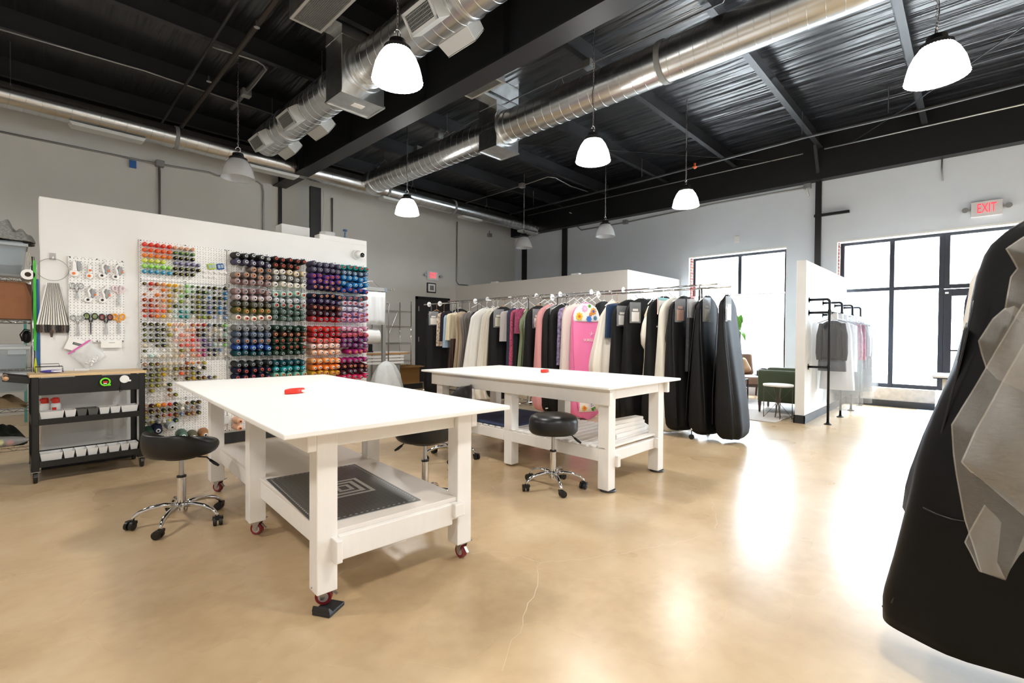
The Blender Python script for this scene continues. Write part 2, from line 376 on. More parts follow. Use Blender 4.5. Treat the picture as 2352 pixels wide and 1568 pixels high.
def collar_box(root, c, dirv, lenv, L, W, H, grille=True, mm=None):
    "register: a flared box sitting on a duct; dirv outward, lenv along the duct"
    c, d, l = Vector(c), Vector(dirv).normalized(), Vector(lenv).normalized(); s = d.cross(l)
    def rect(h, k): return [c+d*h+l*L/2*k*i+s*W/2*k*j for i, j in ((-1, -1), (1, -1), (1, 1), (-1, 1))]
    MB().loft([rect(0, 1.08), rect(H, 1)]).build('register_box', mm or M_reg, root, world=True, bevel=.004)
    if grille:
        g = MB(); fr = .03
        for i, j, a_, b_ in ((-1, 0, fr, W), (1, 0, fr, W), (0, -1, L, fr), (0, 1, L, fr)):
            o = c+d*(H+.003)+l*i*(L/2-fr/2)+s*j*(W/2-fr/2)
            g.loft([[o+l*x*a_/2+s*y*b_/2+d*h for x, y in ((-1, -1), (1, -1), (1, 1), (-1, 1))] for h in (0, .008)])
        go = g.build('grille_frame', M_reg, root, world=True)
        g = MB(); nl = max(6, int(L/.022))
        for k in range(nl):
            o = c+d*(H+.004)+l*(-L/2+fr+(L-2*fr)*(k+.5)/nl)
            g.loft([[o+l*x*.0025+s*y*(W/2-fr)+d*h for x, y in ((-1, -1), (1, -1), (1, 1), (-1, 1))] for h in (0, .005)])
        for k in range(5):
            o = c+d*(H+.004)+s*(-W/2+fr+(W-2*fr)*(k+.5)/5)
            g.loft([[o+l*x*(L/2-fr)+s*y*.0025+d*h for x, y in ((-1, -1), (1, -1), (1, 1), (-1, 1))] for h in (0, .005)])
        g.build('grille', mat('grille_grey', '9c9e9e', .5, .4), root, world=True)
        o = c+d*(H+.0015)
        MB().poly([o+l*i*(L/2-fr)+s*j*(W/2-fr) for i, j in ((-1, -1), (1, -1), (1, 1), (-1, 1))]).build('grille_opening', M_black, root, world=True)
for px, py in ((249, 305), (628, 388), (905, 457), (1080, 500), (1212, 541)):
    q = ony(px, py, 9.2); collar_box(dl, (q.x, 9.2, 4.175), (0, 0, -1), (1, 0, 0), .8 if px < 700 else .62, .2, .05, False)
d2, *_ = duct('ceiling_duct', (5.22, Y0+.1, 4.38), (5.22, 9.22, 4.38), .225, 'large galvanised spiral duct crossing the ceiling right of the beam', M_galv, .15)
for q in (2.6, 5.05, 8.9, -.6): band(d2, (5.22, q, 4.38), (0, 1, 0), .225, M_seal if q == 2.6 else M_galvf, .06)
d1, *_ = duct('ceiling_duct', (2.92, Y0+.1, 4.38), (2.92, 8.45, 4.38), .225, 'large galvanised spiral duct left of the beam with side registers', M_galv, .15, phase=2)
for q in (7.5, 5.98, 5.1, 3.4): band(d1, (2.92, q, 4.38), (0, 1, 0), .225, M_galvf, .04)
for q in (8.05, 6.9, 3.75, 1.6):
    for sgn in (-1, 1):
        dv = Vector((sgn*.82, 0, -.57)); collar_box(d1, Vector((2.92, q, 4.38))+dv.normalized()*.2, dv, (0, 1, 0), .42, .2, .14, True)
# plenum boxes
def plenum(label, x0, x1, y0, y1, z0, z1, ring_x, grille):
    r = thing('duct_plenum', label, 'duct box', ((x0+x1)/2, (y0+y1)/2, z0))
    MB().box(x0, x1, y0, y1, z0, z1).build('plenum_box', M_galvf, r, world=True, bevel=.006)
    mb = MB()
    for yy in (y0, y1): mb.box(x0-.008, x1+.008, yy-.012, yy+.012, z0-.008, z0+.012)
    for xx in (x0, x1): mb.box(xx-.012, xx+.012, y0, y1, z0-.008, z0+.012)
    mb.build('seam_trim', M_galvf, r, world=True); MB().box(x0-.006, x1+.006, y0-.006, y1+.006, 4.66, 4.68).build('seam_trim', M_galvf, r, world=True)
    for yy, k in ((y0, -1), (y1, 1)): MB().lathe([(.225, 0), (.27, 0), (.27, .02), (.235, .025), (.232, .08)], (ring_x, yy, 4.38), 'y', 36).build('duct_collar', M_galvf, r, world=True, smooth=.5) if k < 0 else None
    gx0, gx1, gy0, gy1, gz = grille
    MB().box(gx0, gx1, gy0, gy1, gz, DECK).box(gx1, x0, max(gy0, y0), min(gy1, y1), gz+.02, DECK).build('return_box', M_galvf, r, world=True)
    mb = MB()
    for a in (gx0, gx1-.03): mb.box(a, a+.03, gy0, gy1, gz-.015, gz)
    for a in (gy0, gy1-.03): mb.box(gx0+.03, gx1-.03, a, a+.03, gz-.015, gz)
    mb.build('return_frame', M_reg, r, world=True)
    mb = MB(); nx, ny = int((gx1-gx0)/.022), int((gy1-gy0)/.022)
    for k in range(nx): a = gx0+.03+(gx1-gx0-.06)*(k+.5)/nx; mb.box(a-.002, a+.002, gy0+.03, gy1-.03, gz-.012, gz-.002)
    for k in range(ny): a = gy0+.03+(gy1-gy0-.06)*(k+.5)/ny; mb.box(gx0+.03, gx1-.03, a-.002, a+.002, gz-.012, gz-.002)
    mb.build('return_grille', mat('grille_grey', '9c9e9e', .5, .4), r, world=True)
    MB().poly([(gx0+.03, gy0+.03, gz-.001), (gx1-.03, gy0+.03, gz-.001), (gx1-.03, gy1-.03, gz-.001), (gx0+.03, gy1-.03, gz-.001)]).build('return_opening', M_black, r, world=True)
    return r
p1_ = plenum('galvanised plenum box dropped onto the duct left of the beam', 2.62, 3.17, 5.24, 5.64, 4.0, DECK, 2.92, (2.155, 2.52, 4.55, 5.54, 4.75))
MB().box(2.85, 2.99, 5.38, 5.47, 3.992, 3.998).build('sticker', M_paper, p1_, world=True)
plenum('galvanised plenum box dropped onto the duct right of the beam', 5.0, 5.48, 5.15, 5.54, 4.05, DECK, 5.22, (4.42, 4.70, 4.68, 5.36, 4.70))
# hanging wires for the ducts
def wires(label, x, y, r, z0=4.38, xa=True):
    mb = MB(); mb.tube([(x, y, DECK), (x, y, z0+r+.14)], .003, 5)
    for s_ in (-1, 1): mb.tube([(x, y, z0+r+.14), (x+(s_*r*.8 if xa else 0), y+(0 if xa else s_*r*.8), z0+r*.6)], .003, 5)
    tag(mb.build('duct_hanger', M_steel), label, 'wire', 'duct hanger wires')
for i, (yy, w_) in enumerate(((1.2, 'nearest the window wall'), (4.1, 'near the plenum box'), (6.6, 'behind the plenum box'), (8.6, 'near the duct end'))):
    wires('thin hanger wire of the right hand ceiling duct, ' + w_, 5.22, yy, .225)
for yy, w_ in ((6.4, 'behind the plenum box'), (3.0, 'near the lit lamp'), (8.2, 'at the far end')): wires('thin hanger wire of the left hand ceiling duct, ' + w_, 2.92, yy, .225)
for xx, w_ in ((.0, 'at the left edge of the picture'), (3.4, 'beside the pendant'), (6.3, 'past the tee'), (8.6, 'above the door')): wires('thin hanger wire of the wall duct, ' + w_, xx, 9.2, .165, 4.335, False)
# ---- bay lamps
def ribbed(prof, n=64, amp=.004):
    return [[Vector(((r+amp*(k % 2))*math.cos(2*PI*k/n), (r+amp*(k % 2))*math.sin(2*PI*k/n), h)) for k in range(n)] for r, h in prof]
M_lit = mat('lit_lamp_glass', (1, .97, .92), .4, emit=LAMP_GLASS)
m = bpy.data.materials.new('clear_prismatic_glass'); m.use_nodes = True; t = m.node_tree; b_ = t.nodes['Principled BSDF']
b_.inputs['Base Color'].default_value = (.9, .92, .93, 1); b_.inputs['Roughness'].default_value = .15; b_.inputs['Alpha'].default_value = .42
M_unlit = m
def lamp(p, label, lit, chain_top=5.045, R=.195):
    x, y, z = p; r = thing('pendant_lamp', label, 'lamp', (x, y, z), 0, 'bay pendant lamps')
    H = .27
    prof = [(R*1.03, 0), (R, .012), (R*.97, .05), (R*.88, .12), (R*.72, .19), (R*.52, .245), (R*.46, H)]
    MB().loft(ribbed(prof), False, False).build('glass_shade', M_lit if lit else M_unlit, r, smooth=True, solid=.006)
    MB().lathe([(R*.5, H-.035), (R*.56, H-.03), (R*.56, H), (R*.38, H+.02), (R*.34, H+.06), (.03, H+.075)]).build('lamp_cap', M_blackpl, r, smooth=.6)
    mb = MB(); mb.tube(arc((0, 0, H+.12), .03, -.5*PI, 1.1*PI, 10, (1, 0, 0), (0, 0, 1)), .006, 6); mb.tube([(0, 0, H+.07), (0, 0, H+.1)], .008, 6)
    mb.build('hook', M_chrome, r, smooth=True)
    mb = MB(); zz = H+.15; k = 0
    while zz < chain_top-z-.02:
        ax = (1, 0, 0) if k % 2 else (0, 1, 0)
        mb.tube([Vector((0, 0, zz+.015))+Vector(ax)*.009*math.cos(a)+Vector((0, 0, .019*math.sin(a))) for a in [2*PI*i/8 for i in range(8)]], .0028, 4, closed=True); zz += .031; k += 1
    mb.build('chain', M_steel, r)
    MB().tube([(.012*math.sin(i*.9), .014*math.cos(i*1.3), H+.07+(chain_top-z-H-.07)*i/16) for i in range(17)], .004, 5).build('power_cord', M_blackpl, r, smooth=True)
    if not lit: MB().lathe([(.03, H-.1), (.045, H-.16), (.03, H-.2), (0.004, H-.21)]).build('bulb', M_white, r, smooth=True)
    if lit:
        l = bpy.data.lights.new('lamp_light', 'AREA'); l.shape = 'DISK'; l.size = R*1.8; l.energy = LAMP_E; l.color = (1, .96, .9)
        lo = bpy.data.objects.new('lamp_light', l); C.objects.link(lo); lo.parent = r; lo.location = (0, 0, .0)
    return r
ZL = 3.3
for px, py, lit, lb in ((913, 187, 1, 'brightly lit glass pendant lamp hanging in front of the near duct'), (1362, 371, 1, 'lit glass pendant lamp hanging below the middle of the right duct'),
        (1575, 474, 1, 'lit glass pendant lamp nearest the eave beam, above the garment rack end'), (935, 492, 1, 'lit glass pendant lamp below the corner where two ducts meet'),
        (547, 410, 0, 'unlit clear glass pendant lamp hanging in front of the left wall duct'), (1203, 569, 0, 'unlit glass pendant lamp at the far end of the wall duct'), (1390, 543, 0, 'unlit glass pendant lamp with a blue tag on its rim')):
    lamp(onz(px, py, ZL), lb, lit)
l4 = lamp(onz(2150, 180, ZL), 'lit glass pendant lamp at the upper right corner of the picture', 1)
ll = [o for o in C.objects if o.name.startswith('pendant_lamp') and 'blue tag' in o.get('label', '')][0]
MB().tube([(.2, .02, .2), (.24, .02, .14), (.27, 0, .06), (.22, .01, .02)], .012, 6).build('blue_tag', mat('blue_tape', '2f6fb0', .5), ll, smooth=True)
for i, (x, y) in enumerate(((2.1, -3.0), (5.0, -3.0), (-1.0, 3.4), (-1.0, .2), (-1.0, -3), (2.1, .0), (7.6, -3.0), (-1, 6.9))):
    lamp(Vector((x, y, ZL)), 'lit glass pendant lamp in the part of the room behind the camera', 1)
# ---- conduits and pipes
def conduit(label, pts, r=.011, mm=None, name='conduit', boxes=()):
    root = tag(MB().tube(pts, r, 8).build(name, mm or M_pipe, smooth=True), label, 'pipe', 'ceiling conduits and pipes')
    for c in boxes:
        MB().box(c[0]-.06, c[0]+.06, c[1]-.06, c[1]+.06, c[2]-.05, c[2]+.05).build('junction_box', M_pipe, root, bevel=.006)
    return root
Z = 4.74
conduit('pale conduit running along the black ceiling above the left wall duct', [onz(-60, 50, Z), onz(330, 162, Z), onz(652, 271, Z)])
a, b = onz(488, 108, Z), onz(590, 140, Z)
conduit('short bent conduit leading to the lamp strut at upper left', [a, b, onz(605, 150, Z), onz(612, 160, Z), onz(585, 195, Z), onz(560, 222, Z)], boxes=[onz(565, 214, Z)])
tag(MB().bar(onz(532, 250, 4.76), onz(612, 155, 4.76), .045, .03).build('strut_channel', mat('dark_strut', '6b6c6c', .5, .6)), 'slotted strut channel holding the unlit lamp at upper left', 'strut')
M_dpipe = mat('dark_sprinkler_pipe', '3a332d', .5, .3)
sp = tag(MB().tube([onz(412, 298, 4.66), onz(634, 0, 4.66), onz(700, -90, 4.66)], .03, 10).build('sprinkler_pipe', M_dpipe, smooth=True), 'brown sprinkler pipe crossing the dark ceiling at upper left', 'pipe')
for q in (onz(480, 185, 4.6), onz(590, 60, 4.6)): MB().lathe([(.012, .06), (.012, 0), (.03, -.01), (.03, -.016)], q).build('sprinkler_head', M_steel, sp)
tag(MB().tube([onz(370, 285, 4.7), onz(548, 0, 4.7), onz(600, -80, 4.7)], .018, 8).build('ceiling_rod', M_beam, smooth=True), 'thin dark rod left of the brown sprinkler pipe', 'rod')
conduit('long conduit above the right duct with a box over the lit lamp', [onz(1330, 0, 4.74)+Vector((0, -2, 0)), onz(1660, 5, 4.74), onz(1352, 148, 4.74), onz(1180, 228, 4.74), onz(960, 345, 4.74)], boxes=[onz(1352, 148, 4.74), onz(1008, 313, 4.74), onz(960, 343, 4.74)])
conduit('conduit with bend above the far end of the garment racks', [onz(1070, 466, 4.74), onz(1200, 426, 4.74), onz(1258, 406, 4.74), onz(1275, 408, 4.74), onz(1310, 427, 4.74), onz(1350, 440, 4.74)], boxes=[onz(1199, 426, 4.74)])
sp = tag(MB().tube([onz(1170, 492, 4.55), onz(1480, 414, 4.55), onz(1850, 315, 4.55), onz(2120, 252, 4.55), onz(2400, 180, 4.55)], .022, 8).build('sprinkler_pipe', mat('grey_sprinkler_pipe', '55565a', .4, .5), smooth=True), 'long grey sprinkler pipe crossing below the purlins beside the right wall', 'pipe')
for px, py in ((1225, 474), (1474, 408), (1842, 312), (2040, 262)):
    q = onz(px, py, 4.55); mb = MB().tube([q+Vector((0, 0, .02)), q+Vector((0, 0, .4))], .006, 6); mb.build('pipe_hanger', M_steel, sp)
q = onz(1596, 381, 4.5); MB().lathe([(.02, .05), (.02, 0), (.045, -.02), (.02, -.05)], q).build('sprinkler_head', mat('orange_cap', 'c5592d', .5), sp)
conduit('thin conduit along the top of the black eave band', [(10.53, y_, 4.74) for y_ in (9.5, 4, 2.4)], .012)
conduit('bright thin conduit along the top of the eave band at right', [(10.53, y_, 4.74) for y_ in (2.05, 0, -4)], .014, mat('bright_conduit', 'd5d8da', .3, .7))
# wall conduits
Yc = 10.17
q0, q1, q2, q3, q4 = ony(-60, 290, Yc), ony(366, 377, Yc), ony(530, 405, Yc), ony(592, 417, Yc), ony(605, 440, Yc)
conduit('grey conduit along the left wall turning down behind the partition', [q0, q1, ony(480, 396, Yc), ony(500, 404, Yc), q2, q3, ony(602, 425, Yc), q4, Vector((q4.x, Yc, 1.9))], .016, boxes=[q1-Vector((0, .03, 0)), ony(543, 411, Yc)-Vector((0, .02, 0))])
conduit('grey vertical conduit dropping from the wall box at left', [q1, Vector((q1.x, Yc, 1.9))], .018)
q = ony(1050, 497, Yc)
conduit('thin vertical conduit on the left wall beside the door', [(q.x, Yc, 4.3), (q.x, Yc, 2.68), (q.x+.06, Yc, 2.6), (q.x+.4, Yc, 2.6)], .014)
q = ony(763, 420, Yc); conduit('thin vertical conduit right of the black column', [(q.x, Yc, 4.2), (q.x, Yc, 1.9)], .018)
q = ony(742, 420, 9.6); conduit('loose white cable hanging beside the black column', [(q.x+.02*math.sin(i), 9.6, 4.15-i*.18) for i in range(9)]+[(q.x-.1, 9.5, 2.6)], .008, mat('white_cable', 'c8c8c6', .5), 'cable')
q = ony(1124, 540, Yc); conduit('small wall box with short conduit under the wall duct', [(q.x, Yc, q.z), (q.x, Yc, 4.25)], .012, boxes=[q])
q = ony(305, 377, Yc); tag(MB().box(q.x-.045, q.x+.045, Yc-.02, Yc+.02, q.z-.06, q.z+.06).build('wall_clip', mat('blue_plastic', '2d64a8', .4)), 'small blue clip on the left wall below the conduit', 'clip')
Xc = 10.71
conduit('conduit along the right wall under the eave band with a bend', [onx(1308, 488, Xc-.3), onx(1318, 492, Xc), onx(1325, 520, Xc), onx(1335, 528, Xc), onx(1440, 510, Xc), onx(1640, 468, Xc), onx(1855, 430, Xc)], .016, boxes=[onx(1437, 510, Xc), onx(1855, 428, Xc)])
conduit('white flexible cable looping down beside the right wall column', [onx(1868, 363, Xc-.1), onx(1853, 375, Xc), onx(1848, 400, Xc), onx(1852, 430, Xc), onx(1858, 450, Xc)], .014, mat('white_cable', 'c8c8c6', .5), 'cable')
conduit('short grey cable hanging on the right wall above the exit sign', [onx(2164, 360, Xc), onx(2163, 390, Xc), onx(2165, 415, Xc)], .012, None, 'cable')
q = onx(1692, 549, Xc); tag(MB().box(XW-.02, XW, q.y-.05, q.y+.05, q.z-.07, q.z+.07).build('sensor_plate', M_white, bevel=.004), 'small white plate high on the right wall', 'plate')
# diagonal brace cables
tag(MB().tube([onz(2352, 60, 4.5), onz(2100, 235, 4.6), (10.5, 1.6, 4.75)], .008, 6).build('brace_cable', M_beam), 'thin dark diagonal cable at upper right', 'cable')
tag(MB().tube([onz(1180, 330, 4.7), onz(1500, 352, 4.7), onz(1800, 372, 4.7)], .003, 6).build('brace_cable', M_beam), 'thin diagonal rod above the lit lamps', 'cable')
# ---- exit signs
def exit_sign(label, loc, right, up=(0, 0, 1)):
    r_ = Vector(right); n_ = r_.cross(Vector(up)); r = thing('exit_sign', label, 'sign', loc, 0, 'exit signs')
    L = Vector(loc)
    def bx(c, a, b, d0, d1, nm, mm, bev=.004):
        P = [[L+r_*x*a/2+Vector(up)*(c[1]+z*b/2)+r_*c[0]+n_*h for x, z in ((-1, -1), (1, -1), (1, 1), (-1, 1))] for h in (d0, d1)]
        return MB().loft(P).build(nm, mm, r, world=True, bevel=bev)
    bx((0, 0), .36, .24, 0, .045, 'sign_body', mat('exit_sign_white', 'dcdcde', .5))
    text('EXIT', .21, mat('exit_red', (1, .04, .06), .4, emit=1.3), r, face_mtx(n_*.047, r_, up), ext=.002, sx=.52, bold=.0008)
    for s_ in (-1, 1):
        MB().tube([L+r_*s_*.18+n_*.03, L+r_*s_*.22+n_*.04], .012, 8).build('lamp_arm', M_pipe, r, world=True)
        q = L+r_*s_*.245+n_*.05; mb = MB(); 
        mb.tube([q-n_*.03, q+n_*.03], [.03, .042], 14); mb.build('emergency_lamp', M_pipe, r, world=True, smooth=.6)
q = ony(995, 633, 10.15); exit_sign('red exit sign on the left wall above the black door', (q.x, 10.2, q.z), (1, 0, 0))
q = onx(2266, 478, 10.7); exit_sign('red exit sign on the right wall above the big window', (10.74, q.y, q.z), (0, -1, 0))
q = ony(991, 661, 10.18); e = thing('framed_notice', 'small black framed notice on the left wall below the exit sign', 'picture', (q.x, 10.2, q.z))
MB().box(q.x-.14, q.x+.14, 10.17, 10.2, q.z-.13, q.z+.13).build('frame', M_black, e, world=True, bevel=.004)
MB().box(q.x-.11, q.x+.11, 10.165, 10.171, q.z-.1, q.z+.1).build('mat_board', M_paper, e, world=True)
MB().box(q.x-.06, q.x+.06, 10.16, 10.166, q.z-.06, q.z+.06).build('print', mat('grey_print', '7d8487', .7), e, world=True)
# door in the left wall
e = bpy.data.objects.new('door_2', None); C.objects.link(e); e.location = (7.6, 10.2, 0); struct(e)
xa, xb = ony(955, 700, 10.18).x, 8.1
MB().box(xa+.04, xb, 10.16, 10.2, .02, 2.12).build('door_leaf', mat('black_door_paint', '1b1c1e', .5), e, world=True)
mb = MB().box(xa, xa+.05, 10.15, 10.21, 0, 2.19); mb.box(xa, xb+.05, 10.15, 10.21, 2.12, 2.19); mb.box(xb, xb+.05, 10.15, 10.21, 0, 2.19)
mb.build('door_frame', M_black, e, world=True)
for zz in (1.88, 1.1, .3): MB().box(xa+.06, xa+.085, 10.148, 10.162, zz-.06, zz+.06).build('hinge', M_steel, e, world=True)
# ================================================================ pegboard partition
YP = 5.98
struct(MB().box(.17, 3.34, YP, YP+.14, 0, 2.435).build('partition_wall', M_wallw, bevel=.006))
mb = MB().box(2.70, 3.36, YP+.005, YP+.16, 0, 2.50)
struct(mb.build('partition_end_trim', M_wallw, bevel=.01))
struct(MB().box(.17, 3.34, YP-.015, YP, 0, .12).build('baseboard_left', M_base))
q = ony(640, 521, 6.5)
tag(MB().box(ony(640, 521, 6.5).x, ony(704, 530, 6.5).x, 6.4, 6.6, 2.0, q.z+.03).build('duct_chase', M_wallw), 'low white box showing above the partition beside the black column', 'box')
tag(MB().lathe([(.1, 0), (.1, .22), (.012, .22), (.012, 0)], (ony(752, 530, 6.2).x, 6.2, 2.35)).build('glass_jar', M_unlit, smooth=.5), 'clear jar standing on top of the partition right of the column', 'jar')
q = ony(793, 536, 6.05); tag(MB().tube([(q.x-.01, 6.05, q.z-.1), (q.x, 6.05, q.z+.02)], .012, 8).lathe([(.03, 0), (.03, .02)], (q.x, 6.05, q.z+.03)).build('marker_pen', mat('blue_pen', '28527a', .4)), 'small blue pen standing on top of the partition', 'pen')
# camera dome
q = ony(818, 585, YP); r = thing('security_camera', 'white dome security camera at the upper right of the pegboard wall', 'camera', (q.x, YP, q.z))
mb = MB(); mb.lathe([(.065, 0), (.065, .025), (.058, .03)], (0, 0, 0), 'y'); mb.build('mount', M_white, r, smooth=.6)
MB().ball((.005, -.055, 0), .052).build('camera_ball', M_white, r, smooth=True)
MB().lathe([(.03, 0), (.03, .02), (.022, .024)], (.032, -.092, -.012), 'y').build('lens', mat('lens_black', '0c0c0e', .1), r, smooth=.6)
# perforated steel: holes live in the material
m = bpy.data.materials.new('perforated_white_steel'); m.use_nodes = True; t = m.node_tree; b = t.nodes['Principled BSDF']
b.inputs['Roughness'].default_value = .4
tc = t.nodes.new('ShaderNodeTexCoord'); sx = t.nodes.new('ShaderNodeSeparateXYZ'); t.links.new(tc.outputs['Object'], sx.inputs[0])
def mth(op, a, b_=None):
    n = t.nodes.new('ShaderNodeMath'); n.operation = op
    for i, v in enumerate((a, b_)):
        if v is None: continue
        if isinstance(v, (int, float)): n.inputs[i].default_value = v
        else: t.links.new(v, n.inputs[i])
    return n.outputs[0]
P_ = .0254
fx = mth('SUBTRACT', mth('FRACT', mth('DIVIDE', sx.outputs[0], P_)), .5); fz = mth('SUBTRACT', mth('FRACT', mth('DIVIDE', sx.outputs[2], P_)), .5)
hole = mth('LESS_THAN', mth('ADD', mth('MULTIPLY', fx, fx), mth('MULTIPLY', fz, fz)), .018)
fx2 = mth('SUBTRACT', mth('FRACT', mth('ADD', mth('DIVIDE', sx.outputs[0], P_*2), .5)), .5); fz2 = mth('SUBTRACT', mth('FRACT', mth('DIVIDE', sx.outputs[2], P_*2)), .5)
slot = mth('MULTIPLY', mth('LESS_THAN', mth('ABSOLUTE', fx2), .22), mth('LESS_THAN', mth('ABSOLUTE', fz2), .018))
k = mth('MAXIMUM', hole, slot)
mr = t.nodes.new('ShaderNodeMix'); mr.data_type = 'RGBA'; t.links.new(k, mr.inputs[0]); mr.inputs[6].default_value = (*lin('f0f0ee'), 1); mr.inputs[7].default_value = (.06, .06, .065, 1)
t.links.new(mr.outputs[2], b.inputs['Base Color']); M_perf = m
TOPZ, PH = 2.157, .4035
COLS = {'A': (.872, 1.64), 'B': (1.652, 2.475), 'C': (2.487, 3.30)}
WHERE = {'A': 'left', 'B': 'middle', 'C': 'right'}
ORD = ['top', 'second', 'third', 'fourth', 'bottom']
def panel(x0, x1, z0, z1, label, name='pegboard'):
    r = thing(name, label, 'pegboard', (x0, YP, z0), 0, 'white steel pegboards')
    MB().box(0, x1-x0, -.02, -.002, .002, z1-z0-.002).build('panel', M_perf, r, bevel=.002)
    for x in (.012, (x1-x0)/2, x1-x0-.012):
        for z in (.012, z1-z0-.012): MB().lathe([(.0055, .019), (.0055, .024), (.002, .026)], (x, 0, z), 'y', 10).build('screw', mat('dark_screw', '2a2a2a', .4, .5), r)
    return r
for c, (a, b_) in COLS.items():
    for i in range(5): panel(a, b_, TOPZ-PH*(i+1), TOPZ-PH*i, f'white perforated steel pegboard, {ORD[i]} of the {WHERE[c]} column')
TB0, TB1, TBZ0, TBZ1 = .355, .752, 1.135, 1.93
panel(TB0, TB1, TBZ0, TBZ1, 'small white pegboard with scissors and rotary cutters')
# ---- thread
NAMES = {}
def col(code, hx, nm): NAMES[code] = (hx, nm)
for s_ in '''K 1f2023 black|k 34373a charcoal|g 8b8c8c grey|G 5d6468 dark grey|s 59687e slate blue|n 1f2a52 navy|N 18203a dark navy|b 2f7fb8 blue|B 2b4f9c royal blue|a 3aa3d6 sky blue|A 7f97c4 pale blue|t 1f8f92 teal|T 0f4a52 dark teal|q 76b5a5 sea green|Q b7d8cd mint|e 3f7a52 green|E 24402f dark green|f 7f9f45 leaf green|L a8ee5a lime|l 8ccf6a light green|o 6f6c33 olive|O 45452a dark olive|h a89b4a khaki|y e9ef5c yellow|Y f2c22e golden yellow|m c99a2e mustard|r d8342c red|R a82029 dark red|i f0473c coral red|I f56a3a orange red|j f5893a orange|J f7ad66 light orange|c e9e4d6 cream|C d9c9a8 beige|w f2f1ec white|p f0c3a4 peach|P f2cfc4 pale pink|d e98f86 salmon|D ee6f63 coral|u 5a3a86 purple|U 3a2a55 dark purple|v 7c78a6 lavender|V 54506a slate purple|x c9c4d8 pale lilac|X b79ac0 lilac|z d79bb8 pink|Z b4607c rose|M a3246e magenta|H 7f3f78 plum|W 4a1f2b maroon|S 6a3f2e brown|F 3d2a22 dark brown|1 a87a55 tan brown|2 9c8d84 taupe|3 a98d8b mauve|4 c2b2b4 pink taupe|5 b9bfc4 silver grey|6 8fa7a0 sage|7 5c7468 grey green|8 63604f olive grey|9 b0543c brick|0 d92f62 crimson pink'''.split('|'):
    a_ = s_.split(' ', 2); col(*a_)
def thread_mat(code):
    hx, nm = NAMES[code]; key = 'thread_'+nm.replace(' ', '_')
    return mat(key, hx, .75, bump=.15, scale=160, stretch=(.2, 6, .2), spec=.25)
TIPS = {'w': mat('white_core', 'dfe0e2', .4), 'r': mat('red_core', 'd9604f', .4), 'o': mat('orange_core', 'e2946a', .4), 'y': mat('yellow_core', 'd8d24a', .4), 'b': mat('pale_blue_core', 'b9d8ee', .4), 'g': mat('grey_core', '9aa0a8', .4)}
M_hole = mat('core_hole', '0a0a0b', .9)
def proto_mesh(prof, tip_prof, n=20):
    mb = MB().lathe(prof, (0, 0, 0), 'y', n); mb.build('thread_cone', thread_mat('K'), None, smooth=.7)
    o = C.objects['thread_cone'] if 'thread_cone' in C.objects else None
    return o
def mk(name, prof, n=18):
    mb = MB().lathe(prof, (0, 0, 0), 'y', n); o = mb.build(name, thread_mat('K'), None, smooth=.7); me = o.data; bpy.data.objects.remove(o); return me
ME_cone = mk('thread_cone', [(.014, .002), (.034, .004), (.036, .012), (.030, .098), (.022, .104), (.014, .1045)])
ME_ctip = mk('core_tip', [(.0085, .1), (.0155, .1), (.016, .112), (.013, .116), (.0085, .117), (.008, .09)])
ME_chole = mk('core_hole', [(.0085, .0), (.0085, .1155)], 12)
ME_sp = mk('thread_spool', [(.006, .002), (.0155, .003), (.018, .006), (.0172, .04), (.0135, .05), (.007, .053)], 14)
ME_stip = mk('spool_tip', [(.0032, .05), (.0068, .05), (.0066, .058), (.0032, .0585), (.003, .04)], 10)
ME_shole = mk('core_hole', [(.0034, 0), (.0034, .0578)], 8)
ME_big = mk('thread_cone', [(.02, .002), (.058, .004), (.06, .015), (.045, .13), (.03, .138), (.02, .139)])
ME_pin = mk('peg', [(.003, 0), (.003, .07), (.004, .071), (.004, .074)], 8)
def inst(name, me, m, parent=None, loc=(0, 0, 0)):
    o = bpy.data.objects.new(name, me); C.objects.link(o); o.location = loc
    if parent: o.parent = parent
    o.material_slots[0].link = 'OBJECT'; o.material_slots[0].material = m
    return o
NTH = ['first', 'second', 'third', 'fourth', 'fifth', 'sixth', 'seventh', 'eighth', 'ninth', 'tenth', 'eleventh', 'twelfth', 'thirteenth', 'fourteenth', 'fifteenth']
def tilt(o, up=.05): o.rotation_euler = (random.uniform(-.03, up), random.uniform(0, 6), random.uniform(-.05, .05))
def spool(code, tip, x, z, label, big=1.0, kind='spool'):
    nm = NAMES[code][1]
    cone = kind == 'cone'
    o = inst('thread_cone' if cone else 'thread_spool', ME_cone if cone else ME_sp, thread_mat(code), None, (x, YP-.021, z))
    o.rotation_euler = (random.uniform(-.02, .07), 0, random.uniform(-.05, .05)); o.scale = (big, big*(1.72 if cone else 1.4), big)
    tag(o, label, 'thread cone' if cone else 'thread spool', 'large cones of thread on the pegboards' if cone else 'small spools of thread on the left pegboards')
    inst('core_tip', ME_ctip if cone else ME_stip, TIPS[tip], o); inst('core_hole', ME_chole if cone else ME_shole, M_hole, o)
    return o
